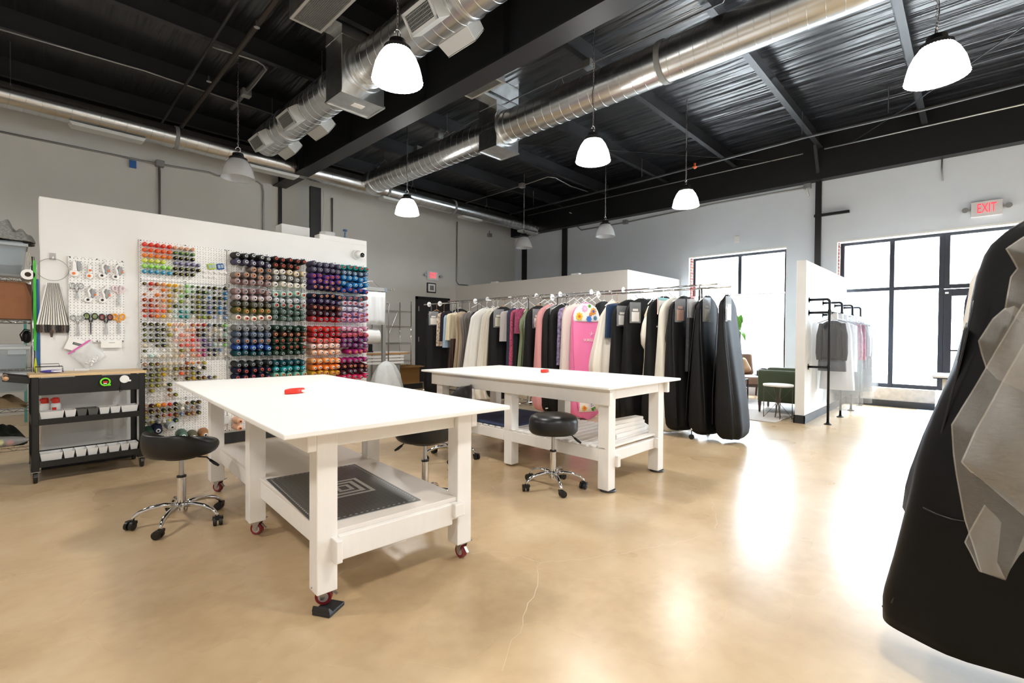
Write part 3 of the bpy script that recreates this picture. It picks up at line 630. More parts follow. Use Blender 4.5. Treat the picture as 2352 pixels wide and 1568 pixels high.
A_ROWS = {
 0: (2.157-.05, .0535, ['iiiiipppp', 'IIIIIeeee', 'jjjjjKKKK', 'yyyy.vvvvv', 'LLLLLKKKKK', 'aaaaaKKKK'], 'rrrrrroooo'),
 1: (1.7535-.035, .0535, ['Fr9JYYCleEEKKGN', '.R.jmohleEE6kGb', '9.j1mClE8oGbKkb', 'RR9JmcfcGoGsnsE', 'RR9pmEGeKoEvEbs', 'RrIIhQtqEOEBKbs', 'rRjYcQttcofoAcA'], ''),
 2: (1.35-.035, .0535, ['kkkkYPpc9RRsKGl', 'kkkkCp.ppWWgCwT', '8kkkhcdPrWnCgcQ', '8kkkCPpDiMugGWK', 'C.kkCcrDddUvQwl', 'k..wcCoCIZMnnAc', 'cQcCcCpwpdMWncc'], ''),
 3: (.9465-.032, .0535, ['1OSCCCC9J9h', 'FF8hCoSSKcK', 'OOomCCI1hK', 'OooC.O.FmFSVo', 'OhoCE', '.h..S', '....1o'], ''),
 4: (.543-.045, .056, ['1WYjrKcSkF', 'SFSEOKcg1g', 'hgF9rSAS1k', 'KhgcyT'], ''),
}
for pi, (z0, dz, rows, _) in A_ROWS.items():
    for ri, row in enumerate(rows):
        for ci, ch in enumerate(row):
            x = .872+.038+ci*.0508; z = z0-ri*dz
            if ch == '.':
                o = inst('peg', ME_pin, M_steel, None, (x, YP-.021, z)); tag(o, f'bare steel peg in {NTH[ci]} place of {NTH[ri]} row, {ORD[pi]} left pegboard', 'peg', 'bare pegs'); continue
            tip = 'y' if ch in 'KkEeOoGFRSWnNT98mhf' else ('o' if ch in 'iIjJYrpPdD' else 'w')
            sz = random.choice((1, 1, 1, .95, .82, .7)) if pi else (1.05 if ch in 'iIjyLa' else .98)
            if pi == 4: sz *= 1.12
            lab = f'{NAMES[ch][1]} thread spool, {NTH[ci]} in {NTH[ri]} row of the {ORD[pi]} left pegboard'
            spool(ch, tip, x, z, lab, sz)
# small white bobbins on the top left board
for ri, n_ in ((4, 5), (5, 3)):
    for ci in range(n_):
        x = .872+.038+(10.2+ci)*.0508; z = 2.107-.0535*ri
        o = MB().lathe([(.004, 0), (.012, .001), (.012, .004), (.006, .005), (.006, .02), (.012, .021), (.012, .024), (.004, .024)], (x, YP-.022, z), 'y', 14).build('bobbin', M_white, smooth=.6)
        MB().lathe([(.0125, .008), (.0125, .017)], (x, YP-.022, z), 'y', 14).build('bobbin_thread', mat('crimson_thread', '9a2450', .7), o, smooth=.6) if False else None
        tag(o, f'white bobbin, {NTH[ci]} of the {"upper" if ri == 4 else "lower"} bobbin row on the top left board', 'bobbin', 'white bobbins')
        k = MB().lathe([(.0085, .006), (.0085, .019)], (x, YP-.022, z), 'y', 12).build('bobbin_thread', mat('crimson_thread', '9a2450', .7), None, smooth=.6); k.parent = o
# two little boxes
for px, py, hx, nm in ((485, 612, 'b8d24a', 'lime green'), (506, 612, '4f9fd8', 'blue')):
    q = ony(px, py, YP-.03); r = thing('pin_box', f'small {nm} box clipped to the top left pegboard', 'box', (q.x, YP-.02, q.z), 0, 'little boxes on the board')
    MB().box(-.036, .036, -.02, 0, -.032, .032).build('box_case', mat(nm+'_plastic', hx, .4), r, bevel=.012)
    mb = MB()
    for i in (-1, 1): mb.box(-.026 if i < 0 else .004, -.004 if i < 0 else .026, -.024, -.019, -.018, .018)
    mb.build('box_window', mat('greyish_window', '9fb6c4', .3), r)
    r.rotation_euler = (0, -.2, 0)
B_ROWS = {0: (2.157-.065, .0715, ['kkkkkKKKKK:w r', 'VVVVVFFFF.:w r', '..22GccCCC:o w', '22222ggggg:o w', '33333ccccc:g w']),
 1: (1.7535-.055, .0715, ['33333QQQQQ:g r', '4444455555:w w', '8888866666:g r', 'ooooo77777:o g', 'ccccc77777:r g']),
 2: (1.35-.055, .0715, ['gggggEEEEE:g g', 'sssssFFFFF:g o', 'sssssEEEEE:o r', 'BBBBBEEEEE:b r', 'TTTTTEEEEE:g g']),
 3: (.9465-.055, .0715, ['kkkkkTTTTT:g g', 'NNNNNttttt:r b', 'NNNNNqqqqq:r o'])}
C_ROWS = {0: (2.157-.068, .0715, ['VVVVVttttt:g r', 'VVVVVsssss:g b', 'uuuuubbbbb:r b', 'uuuuubbbbb:o b', 'UUUUUBBBBB:o r']),
 1: (1.7535-.055, .0715, ['NNNNNsssss:o r', 'UUUUUxxxxx:g r', 'WWWWWxxxxx:o w', 'WWWWWXXXXX:g r', 'RRRRRXXXXX:g r']),
 2: (1.35-.055, .0715, ['rrrrrzzzzz:g w', 'RRRRRZZZZZ:g r', 'DDDDDHHHHH:g g', 'PPPPPHHHHH:w g', 'ppppp.MMMM:w o']),
 3: (.9465-.055, .0715, ['JJJJJMMMMM:w g', 'jjjjjWWWWW:w o', 'mmmmmWWWWW:o g', '.....00000:o g'])}
for key, RWS in (('B', B_ROWS), ('C', C_ROWS)):
    x0, x1 = COLS[key]; st = .0795 if key == 'B' else .0775; off = .055 if key == 'B' else .06
    for pi, (z0, dz, rows) in RWS.items():
        for ri, rw in enumerate(rows):
            row, tips = rw.split(':'); t0, t1 = tips.split(' ')
            for ci, ch in enumerate(row):
                if ch == '.': continue
                lab = f'{NAMES[ch][1]} thread cone, {NTH[ci]} in {NTH[ri]} row of the {ORD[pi]} {WHERE[key]} pegboard'
                o = spool(ch, t0 if ci < 5 else t1, x0+off+ci*st, z0-ri*dz+random.uniform(-.002, .002), lab, random.uniform(.95, 1.02), 'cone')
                o.rotation_euler.x += random.choice((0, 0, 0, .06, -.03))
# the big industrial cones on the lowest board and two peach cones under the table
for px, py, ch, nm in ((360, 983, 'N', 'navy'), (392, 975, '5', 'silver grey'), (418, 996, '7', 'grey green'), (442, 998, '8', 'olive brown'), (468, 993, '1', 'tan'), (341, 990, 'E', 'dark green')):
    q = ony(px, py, YP-.07)
    o = inst('thread_cone', ME_big, thread_mat(ch), None, (q.x, YP-.021, q.z)); o.rotation_euler = (.12, 0, 0); o.scale = (.85, .9, .85)
    tag(o, f'extra large {nm} thread cone near the bottom of the left pegboards', 'thread cone', 'extra large cones')
    k = inst('core_tip', ME_ctip, TIPS['w'], o); k.scale = (1.5, 1.24, 1.5); k = inst('core_hole', ME_chole, M_hole, o); k.scale = (1.5, 1.24, 1.5)
for px, py, w_ in ((545, 965, 'upper'), (545, 980, 'lower')):
    q = ony(px, py, YP-.1); spool('p', 'o', q.x, q.z, f'{w_} peach thread cone showing beneath the near table top', 1, 'cone')
# little hooks with clips between boards
for px, py in ((531, 765), (531, 797), (531, 843)):
    q = ony(px, py, YP-.03); tag(MB().bar((q.x-.03, YP-.035, q.z), (q.x+.03, YP-.035, q.z), .03, .012).build('steel_clip', M_steel), f'small steel clip between the left and middle boards at {"upper" if py < 780 else "middle" if py < 820 else "lower"} position', 'clip', 'steel clips')
q = ony(514, 965, YP-.03); tag(MB().box(q.x-.05, q.x+.05, YP-.06, YP-.021, q.z-.04, q.z+.05).build('clear_bin', M_unlit, bevel=.006), 'clear plastic bin low on the pegboard behind the table leg', 'bin')
# ---- tools on the small board
M_blade = mat('scissor_steel', 'b9bcc0', .25, 1)
M_hand = mat('cutter_grey', '9a9c9f', .4)
YT = YP-.022
def plate(mb, pts, y, th):        # flat outline in x-z pushed to thickness
    mb.loft([[(x, y-h, z) for x, z in pts] for h in (0, th)]); return mb
def circ(cx_, cz, r, n=18, sx_=1): return [(cx_+r*sx_*math.cos(2*PI*i/n), cz+r*math.sin(2*PI*i/n)) for i in range(n)]
def hook(parent, x, z):
    MB().tube([(x, YP-.02, z), (x, YP-.06, z), (x, YP-.065, z+.012)], .0025, 6).build('hook', M_steel, parent, world=True)
def cutter(px, py, label, style):
    q = ony(px, py, YT); x, z = q.x, q.z; r = thing('rotary_cutter', label, 'rotary cutter', (x, YT, z), 0, 'rotary cutters')
    mb = MB()
    if style == 0:      # loop handle
        mb.tube([Vector((x, YT-.018, z)) + Vector(v) for v in ((0, 0, -.03), (.004, 0, 0), (-.008, 0, .035), (.006, 0, .062), (.026, 0, .068), (.032, 0, .05))], [.012, .011, .009, .009, .01, .008], 8)
        mb.build('handle', M_white, r, world=True, smooth=True)
        mb = plate(MB(), [(x+.02, z+.06), (x+.042, z+.055), (x+.05, z+.0), (x+.03, z-.03), (x+.012, z-.012)], YT-.01, .012); mb.build('grip', M_hand, r, world=True, bevel=.003)
        plate(MB(), [(x+.036, z+.01), (x+.05, z+.012), (x+.05, z-.004), (x+.036, z-.006)], YT-.006, .02).build('button', M_orange, r, world=True)
        plate(MB(), circ(x-.006, z-.045, .027, 22, 1.1), YT-.006, .016).build('blade_guard', M_white, r, world=True, bevel=.003)
        plate(MB(), circ(x-.008, z-.046, .011), YT-.02, .006).build('blade_hub', M_blackpl, r, world=True)
    else:
        w_ = .018 if style == 2 else .022
        plate(MB(), [(x-w_*.7, z+.08), (x+w_*.5, z+.085), (x+w_*.7, z-.01), (x-w_*.8, z-.01)], YT-.006, .024).build('handle', M_white, r, world=True, bevel=.006)
        if style == 1: plate(MB(), [(x+.015, z+.08), (x+.04, z+.082), (x+.048, z+.03), (x+.036, z-.008), (x+.018, z+.0)], YT-.008, .018).build('grip', M_hand, r, world=True, bevel=.004)
        else: plate(MB(), [(x-.008, z+.028), (x+.008, z+.028), (x+.008, z+.01), (x-.008, z+.01)], YT-.03, .006).build('button', M_orange, r, world=True)
        plate(MB(), circ(x-.004, z-.03, .03, 22, 1.15 if style == 1 else .85), YT-.006, .018).build('blade_guard', M_white, r, world=True, bevel=.003)
        plate(MB(), circ(x-.006, z-.032, .012), YT-.022, .008).build('blade_hub', M_orange, r, world=True)
    hook(r, x+.005, z+.075)
cutter(171, 620, 'large white rotary cutter at the upper left of the tool board', 1)
cutter(206, 626, 'slim white rotary cutter with orange hub, second in the top row', 2)
cutter(236, 622, 'loop handled rotary cutter, third in the top row', 0); cutter(267, 625, 'loop handled rotary cutter, last in the top row', 0)
cutter(204, 677, 'loop handled rotary cutter, left one of the second row', 0); cutter(237, 678, 'loop handled rotary cutter, right one of the second row', 0)
def scissors(px, py, label, hx, rim=None, L=.13, chrome=False, open_=.1):
    q = ony(px, py, YT); x, z = q.x, q.z; r = thing('scissors', label, 'scissors', (x, YT, z), 0, 'scissors on the tool board')
    hm = M_blade if chrome else mat('scissor_'+hx, hx, .4)
    for s_ in (-1, 1):
        cxx = x+s_*.028; R = .02
        MB().tube([Vector((cxx+R*.85*math.cos(a), YT-.016-.006*s_, z+.028+R*1.25*math.sin(a))) for a in [2*PI*i/16 for i in range(16)]], .0045 if chrome else .008, 7, closed=True).build('handle', hm, r, world=True, smooth=True)
        MB().tube([(cxx-s_*.012, YT-.016-.004*s_, z+.012), (x+s_*.004, YT-.016-.004*s_, z-.028)], [.007, .006] if not chrome else .004, 6).build('handle_arm', hm, r, world=True, smooth=True)
        if rim: MB().tube([Vector((cxx+R*.6*math.cos(a), YT-.02-.006*s_, z+.028+R*.95*math.sin(a))) for a in [2*PI*i/14 for i in range(14)]], .004, 5, closed=True).build('handle_rim', rim, r, world=True, smooth=True)
        plate(MB(), [(x+s_*.006, z-.02), (x-s_*.006, z-.02), (x+s_*(-.004+open_*.1), z-.02-L), (x+s_*(.002+open_*.12), z-.02-L*.95)], YT-.014-.003*s_, .003).build('blade', mat('dark_blade', '4a4c50', .35, .8) if hx == '2b2d2e' and rim and not chrome else M_blade, r, world=True)
    MB().lathe([(.005, 0), (.005, .012), (.002, .014)], (x, YT-.012, z-.028), 'y', 10).build('pivot', M_blade, r, world=True)
    hook(r, x, z+.045)
scissors(178, 737, 'all steel scissors at the lower left of the tool board', 'c0c0c0', None, .12, True)
scissors(208, 733, 'black scissors with green rims on the tool board', '2b2d2e', mat('green_rim', '8fae4f', .5), .125, open_=.0)
scissors(243, 735, 'black scissors with red rims on the tool board', '26282a', mat('red_rim', 'b2353a', .5), .12)
scissors(272, 734, 'orange handled scissors at the lower right of the tool board', 'eea12a', None, .12)
scissors(176, 664, 'small fancy embroidery scissors in the second row', 'c8c8c8', None, .07, True)
scissors(272, 670, 'small clear handled scissors at the right of the second row', 'ead6da', None, .12)
# papers and bag
q = ony(177, 793, YT); r = thing('paper_card', 'tilted white card with a black label under the tool board', 'card', (q.x, YT, q.z))
MB().box(-.075, .075, -.012, -.009, -.055, .055).build('card', M_paper, r)
MB().box(-.035, .035, -.0135, -.012, .0, .022).build('printed_label', M_blackpl, r); MB().box(-.03, .03, -.0145, -.0134, .004, .018).build('label_field', mat('grey_print', '7d8487', .7), r)
r.rotation_euler = (0, .35, 0)
q = ony(256, 790, YT); r = thing('paper_strip', 'white paper strip hanging at the lower right of the tool board', 'paper', (q.x, YT, q.z)); MB().box(-.078, .078, -.012, -.009, -.035, .035).build('sheet', M_paper, r); MB().box(-.02, .025, -.013, -.0119, .012, .016).build('print_line', mat('grey_print', '7d8487', .7), r)
m = bpy.data.materials.new('clear_polythene'); m.use_nodes = True; b = m.node_tree.nodes['Principled BSDF']; b.inputs['Base Color'].default_value = (.93, .94, .95, 1); b.inputs['Roughness'].default_value = .12; b.inputs['Alpha'].default_value = .33; b.inputs['Specular IOR Level'].default_value = .9; M_poly = m
q = ony(203, 815, YT); r = thing('zip_bag', 'clear zip bag with pink seal hanging below the tool board', 'bag', (q.x, YT, q.z))
P = [[Vector(((i/8-.5)*.19, -.012-.012*math.sin(PI*i/8)*math.sin(PI*j/8)-.006*math.sin(i*2.1+j*1.7), (j/8-.5)*.19)) for i in range(9)] for j in range(9)]
mb = MB().grid(P); mb.build('bag_film', M_poly, r, smooth=True, solid=.002)
MB().bar((-.1, -.016, .1), (.1, -.016, .1), .006, .014).build('pink_seal', mat('pink_seal', 'd867b0', .4), r)
mb = MB()
for i in range(26): mb.ball((random.uniform(-.06, .06), -.018, random.uniform(-.085, -.03)), random.uniform(.004, .009), n=5)
mb.build('bag_contents', M_white, r, smooth=True); r.rotation_euler = (0, -.7, 0)
# ring of swatches
q = ony(121, 619, YT); r = thing('swatch_ring', 'large wire ring of zipper swatches hanging at the left of the pegboard wall', 'swatch ring', (q.x, YP, q.z))
MB().tube([Vector((.105*math.cos(a), -.03, .098*math.sin(a))) for a in [2*PI*i/40 for i in range(40)]], .0022, 6, closed=True).build('ring', M_steel, r)
MB().box(-.022, .022, -.012, 0, .09, .15).build('adhesive_hook', M_unlit, r); MB().tube([(0, -.012, .1), (0, -.035, .1), (0, -.038, .115)], .005, 6).build('hook_tip', M_white, r)
zt, zb = ony(120, 650, YT).z-q.z, ony(120, 746, YT).z-q.z
for i in range(12):
    a0 = -.036+i*.0062; a1 = -.098+i*.0175
    MB().loft([[(a0-.006, -.03-i*.001, zt), (a0+.006, -.03-i*.001, zt), (a0+.006, -.026-i*.001, zt), (a0-.006, -.026-i*.001, zt)], [(a1-.009, -.03-i*.001, zb), (a1+.009, -.03-i*.001, zb), (a1+.009, -.026-i*.001, zb), (a1-.009, -.026-i*.001, zb)]]).build('swatch_stick', M_white if i % 2 == 0 else mat('swatch_cream', 'dcd8cc', .6), r)
    MB().loft([[(a0+.004, -.033-i*.001, zt), (a0+.0065, -.033-i*.001, zt), (a0+.0065, -.03-i*.001, zt), (a0+.004, -.03-i*.001, zt)], [(a1+.005, -.033-i*.001, zb), (a1+.009, -.033-i*.001, zb), (a1+.009, -.03-i*.001, zb), (a1+.005, -.03-i*.001, zb)]]).build('swatch_edge', M_blackpl, r)
    L = .07 if i != 5 else .11
    MB().loft([[(a1-.012, -.034, zb+.002), (a1+.012, -.034, zb+.002), (a1+.012, -.026, zb+.002), (a1-.012, -.026, zb+.002)], [(a1-.013, -.036, zb-L*.6), (a1+.013, -.036, zb-L*.6), (a1+.013, -.026, zb-L*.6), (a1-.013, -.026, zb-L*.6)], [(a1-.007, -.034, zb-L), (a1+.007, -.034, zb-L), (a1+.007, -.028, zb-L), (a1-.007, -.028, zb-L)]]).build('zipper_end', mat(('zip_black', 'zip_brown', 'zip_grey', 'zip_dark')[i % 4], ('1c1a19', '4a3a32', '6b625a', '2b2624')[i % 4], .7), r)
# ================================================================ work tables
def caster(parent, p, rz, R=.045):
    m_ = Matrix.Translation(p) @ Matrix.Rotation(rz, 4, 'Z')
    ws = bpy.data.objects.new('caster', None); C.objects.link(ws); ws.parent = parent; ws.matrix_local = m_
    MB().lathe([(R*.62, -.014), (R*.9, -.016), (R, -.012), (R, .012), (R*.9, .016), (R*.62, .014)], (.018, 0, R), 'x', 28).build('wheel_tyre', mat('red_caster', '7c1f24', .35), ws, smooth=.6)
    MB().lathe([(.006, -.02), (.012, -.02), (.012, -.015), (R*.63, -.014), (R*.63, .014), (.012, .015), (.012, .02), (.006, .02)], (.018, 0, R), 'x', 24).build('wheel_hub', mat('caster_hub', 'c3bdbd', .35, .4), ws, smooth=.5)
    mb = MB()
    for s_ in (-1, 1): mb.loft([[(.018+s_*.022-.0015, -.004, R-.01), (.018+s_*.022+.0015, -.004, R-.01), (.018+s_*.022+.0015, .008, R-.01), (.018+s_*.022-.0015, .008, R-.01)], [(.018+s_*.022-.0015, -.03, 2*R+.012), (.018+s_*.022+.0015, -.03, 2*R+.012), (.018+s_*.022+.0015, .022, 2*R+.012), (.018+s_*.022-.0015, .022, 2*R+.012)]])
    mb.box(-.012, .048, -.035, .028, 2*R+.010, 2*R+.016); mb.box(-.024, .06, -.045, .045, 2*R+.018, 2*R+.022); mb.lathe([(.02, 2*R+.014), (.02, 2*R+.02)], (.018, 0, 0))
    mb.bar((.018, -.03, R+.03), (.018, -.058, R+.005), .016, .003)
    mb.build('caster_fork', M_steel, ws)
    return ws
M_mat = bpy.data.materials.new('cutting_mat'); M_mat.use_nodes = True
t = M_mat.node_tree; b = t.nodes['Principled BSDF']; b.inputs['Roughness'].default_value = .32
tc = t.nodes.new('ShaderNodeTexCoord'); sx = t.nodes.new('ShaderNodeSeparateXYZ'); t.links.new(tc.outputs['Object'], sx.inputs[0])
def stripe(o, per, w_): return mth('LESS_THAN', mth('ABSOLUTE', mth('SUBTRACT', mth('FRACT', mth('ADD', mth('DIVIDE', o, per), .5)), .5)), w_/per/2)
g1 = mth('MAXIMUM', stripe(sx.outputs[0], .0254, .0009), stripe(sx.outputs[1], .0254, .0009))
mr = t.nodes.new('ShaderNodeMix'); mr.data_type = 'RGBA'; t.links.new(mth('MULTIPLY', g1, .55), mr.inputs[0]); mr.inputs[6].default_value = (*lin('393a3b'), 1); mr.inputs[7].default_value = (*lin('8d8d8c'), 1)
t.links.new(mr.outputs[2], b.inputs['Base Color'])
M_matw = mat('mat_print_white', 'b9b9b6', .5)
# --- near table: front-left corner leg at the frame origin, y along its length
T1O = Vector((.905, 2.03, 0)); T1R = -.062
tb = thing('work_table', 'large white work table on red casters nearest the camera', 'table', T1O, T1R, 'white work tables')
LEGW = .092; ZT = .845
LX = (0, .748); LY = (0, 1.066, 2.139)
for x in LX:
    for y in LY: MB().box(x, x+LEGW, y, y+LEGW, .095, ZT-.025).build('leg', M_wood, tb, bevel=.004)
def slab(a, b_, c, d, z0, z1, nm, mm, bev=.004): return MB().box(a, b_, c, d, z0, z1).build(nm, mm, tb, bevel=bev)
TX0, TX1, TYA, TYB = -.178, 1.002, -.136, 2.494
slab(TX0, TX1, TYA, TYB, ZT-.024, ZT, 'tabletop', M_top, .005)
RIM = LX[1]+LEGW
for nm, args in (('apron', (-.04, 0, -.0, 2.25, ZT-.12, ZT-.025)), ('apron', (RIM, RIM+.04, 0, 2.25, ZT-.12, ZT-.025)), ('apron', (LEGW, LX[1], .03, .07, ZT-.115, ZT-.025)), ('apron', (LEGW, LX[1], 2.18, 2.22, ZT-.115, ZT-.025)),
        ('shelf_rail', (.062, .091, -.06, 2.3, .235, .335)), ('shelf_rail', (LX[1]-.045, LX[1]+.02, -.04, -.001, .268, .338)), ('shelf_rail', (LX[1]-.04, LX[1], .0, 2.3, .245, .335)), ('shelf_rail', (.092, LX[1]-.04, -.012, .02, .225, .336)), ('shelf_rail', (.092, LX[1]-.04, 2.2, 2.24, .225, .336))):
    slab(*args, nm, M_wood, .005)
slab(.0, RIM, .10, 1.1, .362, .385, 'lower_shelf', mat('white_shelf_paint', 'e6e1dc', .45), .003) if False else None
slab(.06, RIM-.06, .012, 2.2, .336, .358, 'lower_shelf', mat('white_shelf_paint', 'e6e0da', .42), .003)
for (x, y), rz in {(0, 0): .55, (0, 1): .35, (0, 2): .2, (1, 0): -.35, (1, 1): .8, (1, 2): 0}.items(): caster(tb, Vector((LX[x]+.045, LY[y]+.05, .0 if (x, y) != (0, 0) else .018)), rz+.4, .037)
q = Matrix.Translation(T1O) @ Matrix.Rotation(T1R, 4, 'Z') @ Vector((.063, .03, 0))
w_ = thing('wheel_chock', 'black rubber wedge under the front caster of the near work table', 'wedge', q, .5)
MB().loft([[(-.055, -.045, z), (.055, -.045, z), (.055, .045, z), (-.055, .045, z)] for z in (0, .018)]).build('wedge_base', M_base, w_, bevel=.004)
MB().loft([[(-.055, -.045, .018), (-.03, -.045, .018), (-.03, .045, .018), (-.055, .045, .018)], [(-.055, -.04, .04), (-.048, -.04, .04), (-.048, .04, .04), (-.055, .04, .04)]]).build('wedge_lip', M_base, w_)
# cutting mat on the lower shelf
def on_table(x, y, z): return Matrix.Translation(T1O) @ Matrix.Rotation(T1R, 4, 'Z') @ Vector((x, y, z))
a_, b_, c_ = onz(612, 1101, .36), onz(815, 1066, .36), onz(978, 1145, .36)
ang = math.atan2((b_-a_).y, (b_-a_).x)
W_, D_ = (b_-a_).length, (c_-b_).length
cm = thing('cutting_mat', 'dark grey gridded cutting mat on the lower shelf of the near table', 'cutting mat', (*a_.xy, .3585), ang)
MB().box(0, W_, -D_, 0, 0, .004).build('mat_sheet', M_mat, cm)
mb = MB(); cx_, cy_ = W_*.55, -D_*.507
for hw, hd, t_ in ((.125, .145, .02), (.085, .103, .024), (.042, .055, .02)):
    z0, z1 = .004, .0046
    mb.box(cx_-hw, cx_+hw, cy_-hd, cy_-hd+t_, z0, z1); mb.box(cx_-hw, cx_+hw, cy_+hd-t_, cy_+hd, z0, z1); mb.box(cx_-hw, cx_-hw+t_, cy_-hd+t_, cy_+hd-t_, z0, z1); mb.box(cx_+hw-t_, cx_+hw, cy_-hd+t_, cy_+hd-t_, z0, z1)
mb.build('printed_squares', M_matw, cm)
mb = MB(); n_ = int((W_-.06)/.0254)
for k in range(n_):
    x = .03+k*(W_-.06)/(n_-1)
    for y in (-.018, -D_+.018): mb.box(x-.006, x+.006, y-.003, y+.003, .004, .0044)
n_ = int((D_-.06)/.0254)
for k in range(n_):
    y = -.03-k*(D_-.06)/(n_-1)
    for x in (.018, W_-.018): mb.box(x-.003, x+.003, y-.006, y+.006, .004, .0044)
mb.build('scale_marks', M_matw, cm)
# --- far table
T2O = Vector((3.205, 2.03, 0)); T2R = -.012
tb = thing('work_table', 'white work table with slatted lower shelf in front of the garment racks', 'table', T2O, T2R, 'white work tables')
LX = (0, .80); LY = (0, 1.06, 2.12); LEGW = .098; ZT = .84; RIM = LX[1]+LEGW
for x in LX:
    for y in LY: MB().box(x, x+LEGW, y, y+LEGW, .018, ZT-.025).build('leg', M_wood, tb, bevel=.004)
slab(-.095, 1.115, -.06, 2.38, ZT-.022, ZT, 'tabletop', M_top, .006)
for nm, args in (('apron', (-.04, 0, -.035, 2.26, ZT-.15, ZT-.045)), ('apron', (-.04, 0, -.035, 2.26, ZT-.045, ZT-.024)), ('apron', (RIM, RIM+.04, -.035, 2.26, ZT-.12, ZT-.025)), ('apron', (LEGW, LX[1], .0, .04, ZT-.11, ZT-.025)), ('apron', (LEGW, LX[1], 2.18, 2.22, ZT-.11, ZT-.025)),
        ('shelf_rail', (.0, .04, LEGW, LY[1], .235, .335)), ('shelf_rail', (.0, .04, LY[1]+LEGW, LY[2], .235, .335)), ('shelf_rail', (RIM-.04, RIM, LEGW, LY[2], .235, .335)), ('shelf_rail', (LEGW, LX[1]+.0, .02, .06, .225, .315)), ('rail_end', (.098, .14, -.025, .02, .19, .28)), ('rail_end', (LX[1]-.042, LX[1], -.02, .02, .23, .32))):
    slab(*args, nm, M_wood, .005)
for k in range(24):
    y = .03+k*.0905; MB().box(.0, RIM, y, y+.064, .336, .352).build('shelf_slat', M_wood, tb, bevel=.003)
for x in LX:
    for y in (0,): MB().lathe([(.062, 0), (.066, .006), (.06, .016)], (x+LEGW*.66, y+LEGW*.45, 0)).build('foot_pad', M_base, tb, smooth=.6)
def on_t2(x, y, z): return Matrix.Translation(T2O) @ Matrix.Rotation(T2R, 4, 'Z') @ Vector((x, y, z))
nm_ = thing('folded_cloth', 'navy blue cloth laid flat on the slatted shelf of the far table', 'cloth', on_t2(.44, 1.63, .352), T2R)
mb = MB(); P = [[Vector(((i/12-.5)*.86, (j/18-.5)*1.05, .012+.004*math.sin(i*1.3)*math.sin(j*.9))) for j in range(19)] for i in range(13)]
mb.grid(P).build('cloth', mat('navy_cloth', '323c5a', .9, var=.15, scale=40), nm_, smooth=True, solid=.012)
for k in range(4):
    o = MB().box(-.28+.02*k, .28-.022*k, -.045, .045, 0, .033).build('lumber_offcut', M_wood, bevel=.003); o.location = on_t2(.62, .2+.01*k, .353+.034*k); o.rotation_euler = (0, 0, T2R+.05-.05*k)
    tag(o, f'white lumber offcut, {("lowest", "second lowest", "second from top", "topmost")[k]} of the stack on the far table shelf', 'board', 'stacked lumber offcuts')
# red pin dishes
for px, py, zz, lab in ((677, 903, .845, 'red magnetic pin dish on the near work table'), (1251, 855, .84, 'red magnetic pin dish on the far work table')):
    q = onz(px, py, zz); r = thing('pin_dish', lab, 'pin dish', q, .3, 'red pin dishes')
    R = [[Vector((sx_*(.048+.012*math.cos(2*a))*math.cos(a)*(1.15), sx_*.038*math.sin(a), h)) for a in [2*PI*i/32 for i in range(32)]] for sx_, h in ((.85, 0), (1.05, .004), (1.08, .022), (1.0, .03), (.7, .024), (.1, .02))]
    MB().loft(R).build('dish', M_red, r, smooth=.8)
    MB().box(.02, .05, -.052, -.03, .008, .022).build('dish_label', M_white, r, bevel=.003)
# ================================================================ stools
def star_base(r, rz, R=.26):
    MB().lathe([(.032, .07), (.036, .10), (.03, .13), (.024, .135)], n=20).build('base_hub', M_chrome, r, smooth=.6)
    for k in range(5):
        a = rz+2*PI*k/5; d = Vector((math.cos(a), math.sin(a), 0)); s_ = Vector((-d.y, d.x, 0))
        P = [d*.02+Vector((0, 0, .115)), d*R*.35+Vector((0, 0, .125)), d*R*.62+Vector((0, 0, .118)), d*R*.85+Vector((0, 0, .098)), d*R*.96+Vector((0, 0, .075)), d*R+Vector((0, 0, .052))]
        MB().tube(P, [.017, .0165, .015, .013, .012, .011], 10).build('base_arm', M_chrome, r, smooth=True)
        c = d*R; t_ = random.uniform(0, 6.28); e_ = Vector((math.cos(t_), math.sin(t_), 0)); f_ = Vector((-e_.y, e_.x, 0))
        mb = MB()
        for sg in (-1, 1):
            o = c+f_*sg*.016+e_*.012
            ring = lambda rr, h: [o+f_*h+e_*rr*math.cos(2*PI*i/18)+Vector((0, 0, .026+rr*math.sin(2*PI*i/18))) for i in range(18)]
            mb.loft([ring(.018, -.011), ring(.025, -.009), ring(.026, 0), ring(.025, .009), ring(.018, .011)])
        mb.tube([c+Vector((0, 0, .03)), c+Vector((0, 0, .06))], .011, 8)
        mb.box(-.012, .016, -.03, .03, .036, .054, Matrix.Translation(c) @ Matrix.Rotation(t_, 4, 'Z'))
        mb.build('caster', M_blackpl, r, smooth=.7)
def column(r, z0, zm, z1, lever_dir):
    MB().tube([(0, 0, .13), (0, 0, zm)], .025, 18).build('gas_cylinder', M_chrome, r, smooth=.6)
    MB().lathe([(.027, zm), (.027, zm+.012), (.015, zm+.014)]).build('cylinder_collar', M_blackpl, r, smooth=.6)
    MB().tube([(0, 0, zm), (0, 0, z1)], .014, 14).build('gas_piston', M_steel, r, smooth=.6)
    d = Vector((math.cos(lever_dir), math.sin(lever_dir), 0))
    MB().tube([d*.04+Vector((0, 0, z1-.0)), d*.15+Vector((0, 0, z1-.01)), d*.18+Vector((0, 0, z1-.035))], .005, 6).build('lever', M_blackpl, r)
    MB().tube([d*.17+Vector((0, 0, z1-.028)), d*.20+Vector((0, 0, z1-.052)), d*.225+Vector((0, 0, z1-.068))], [.008, .011, .008], 8).build('lever_grip', M_blackpl, r, smooth=True)
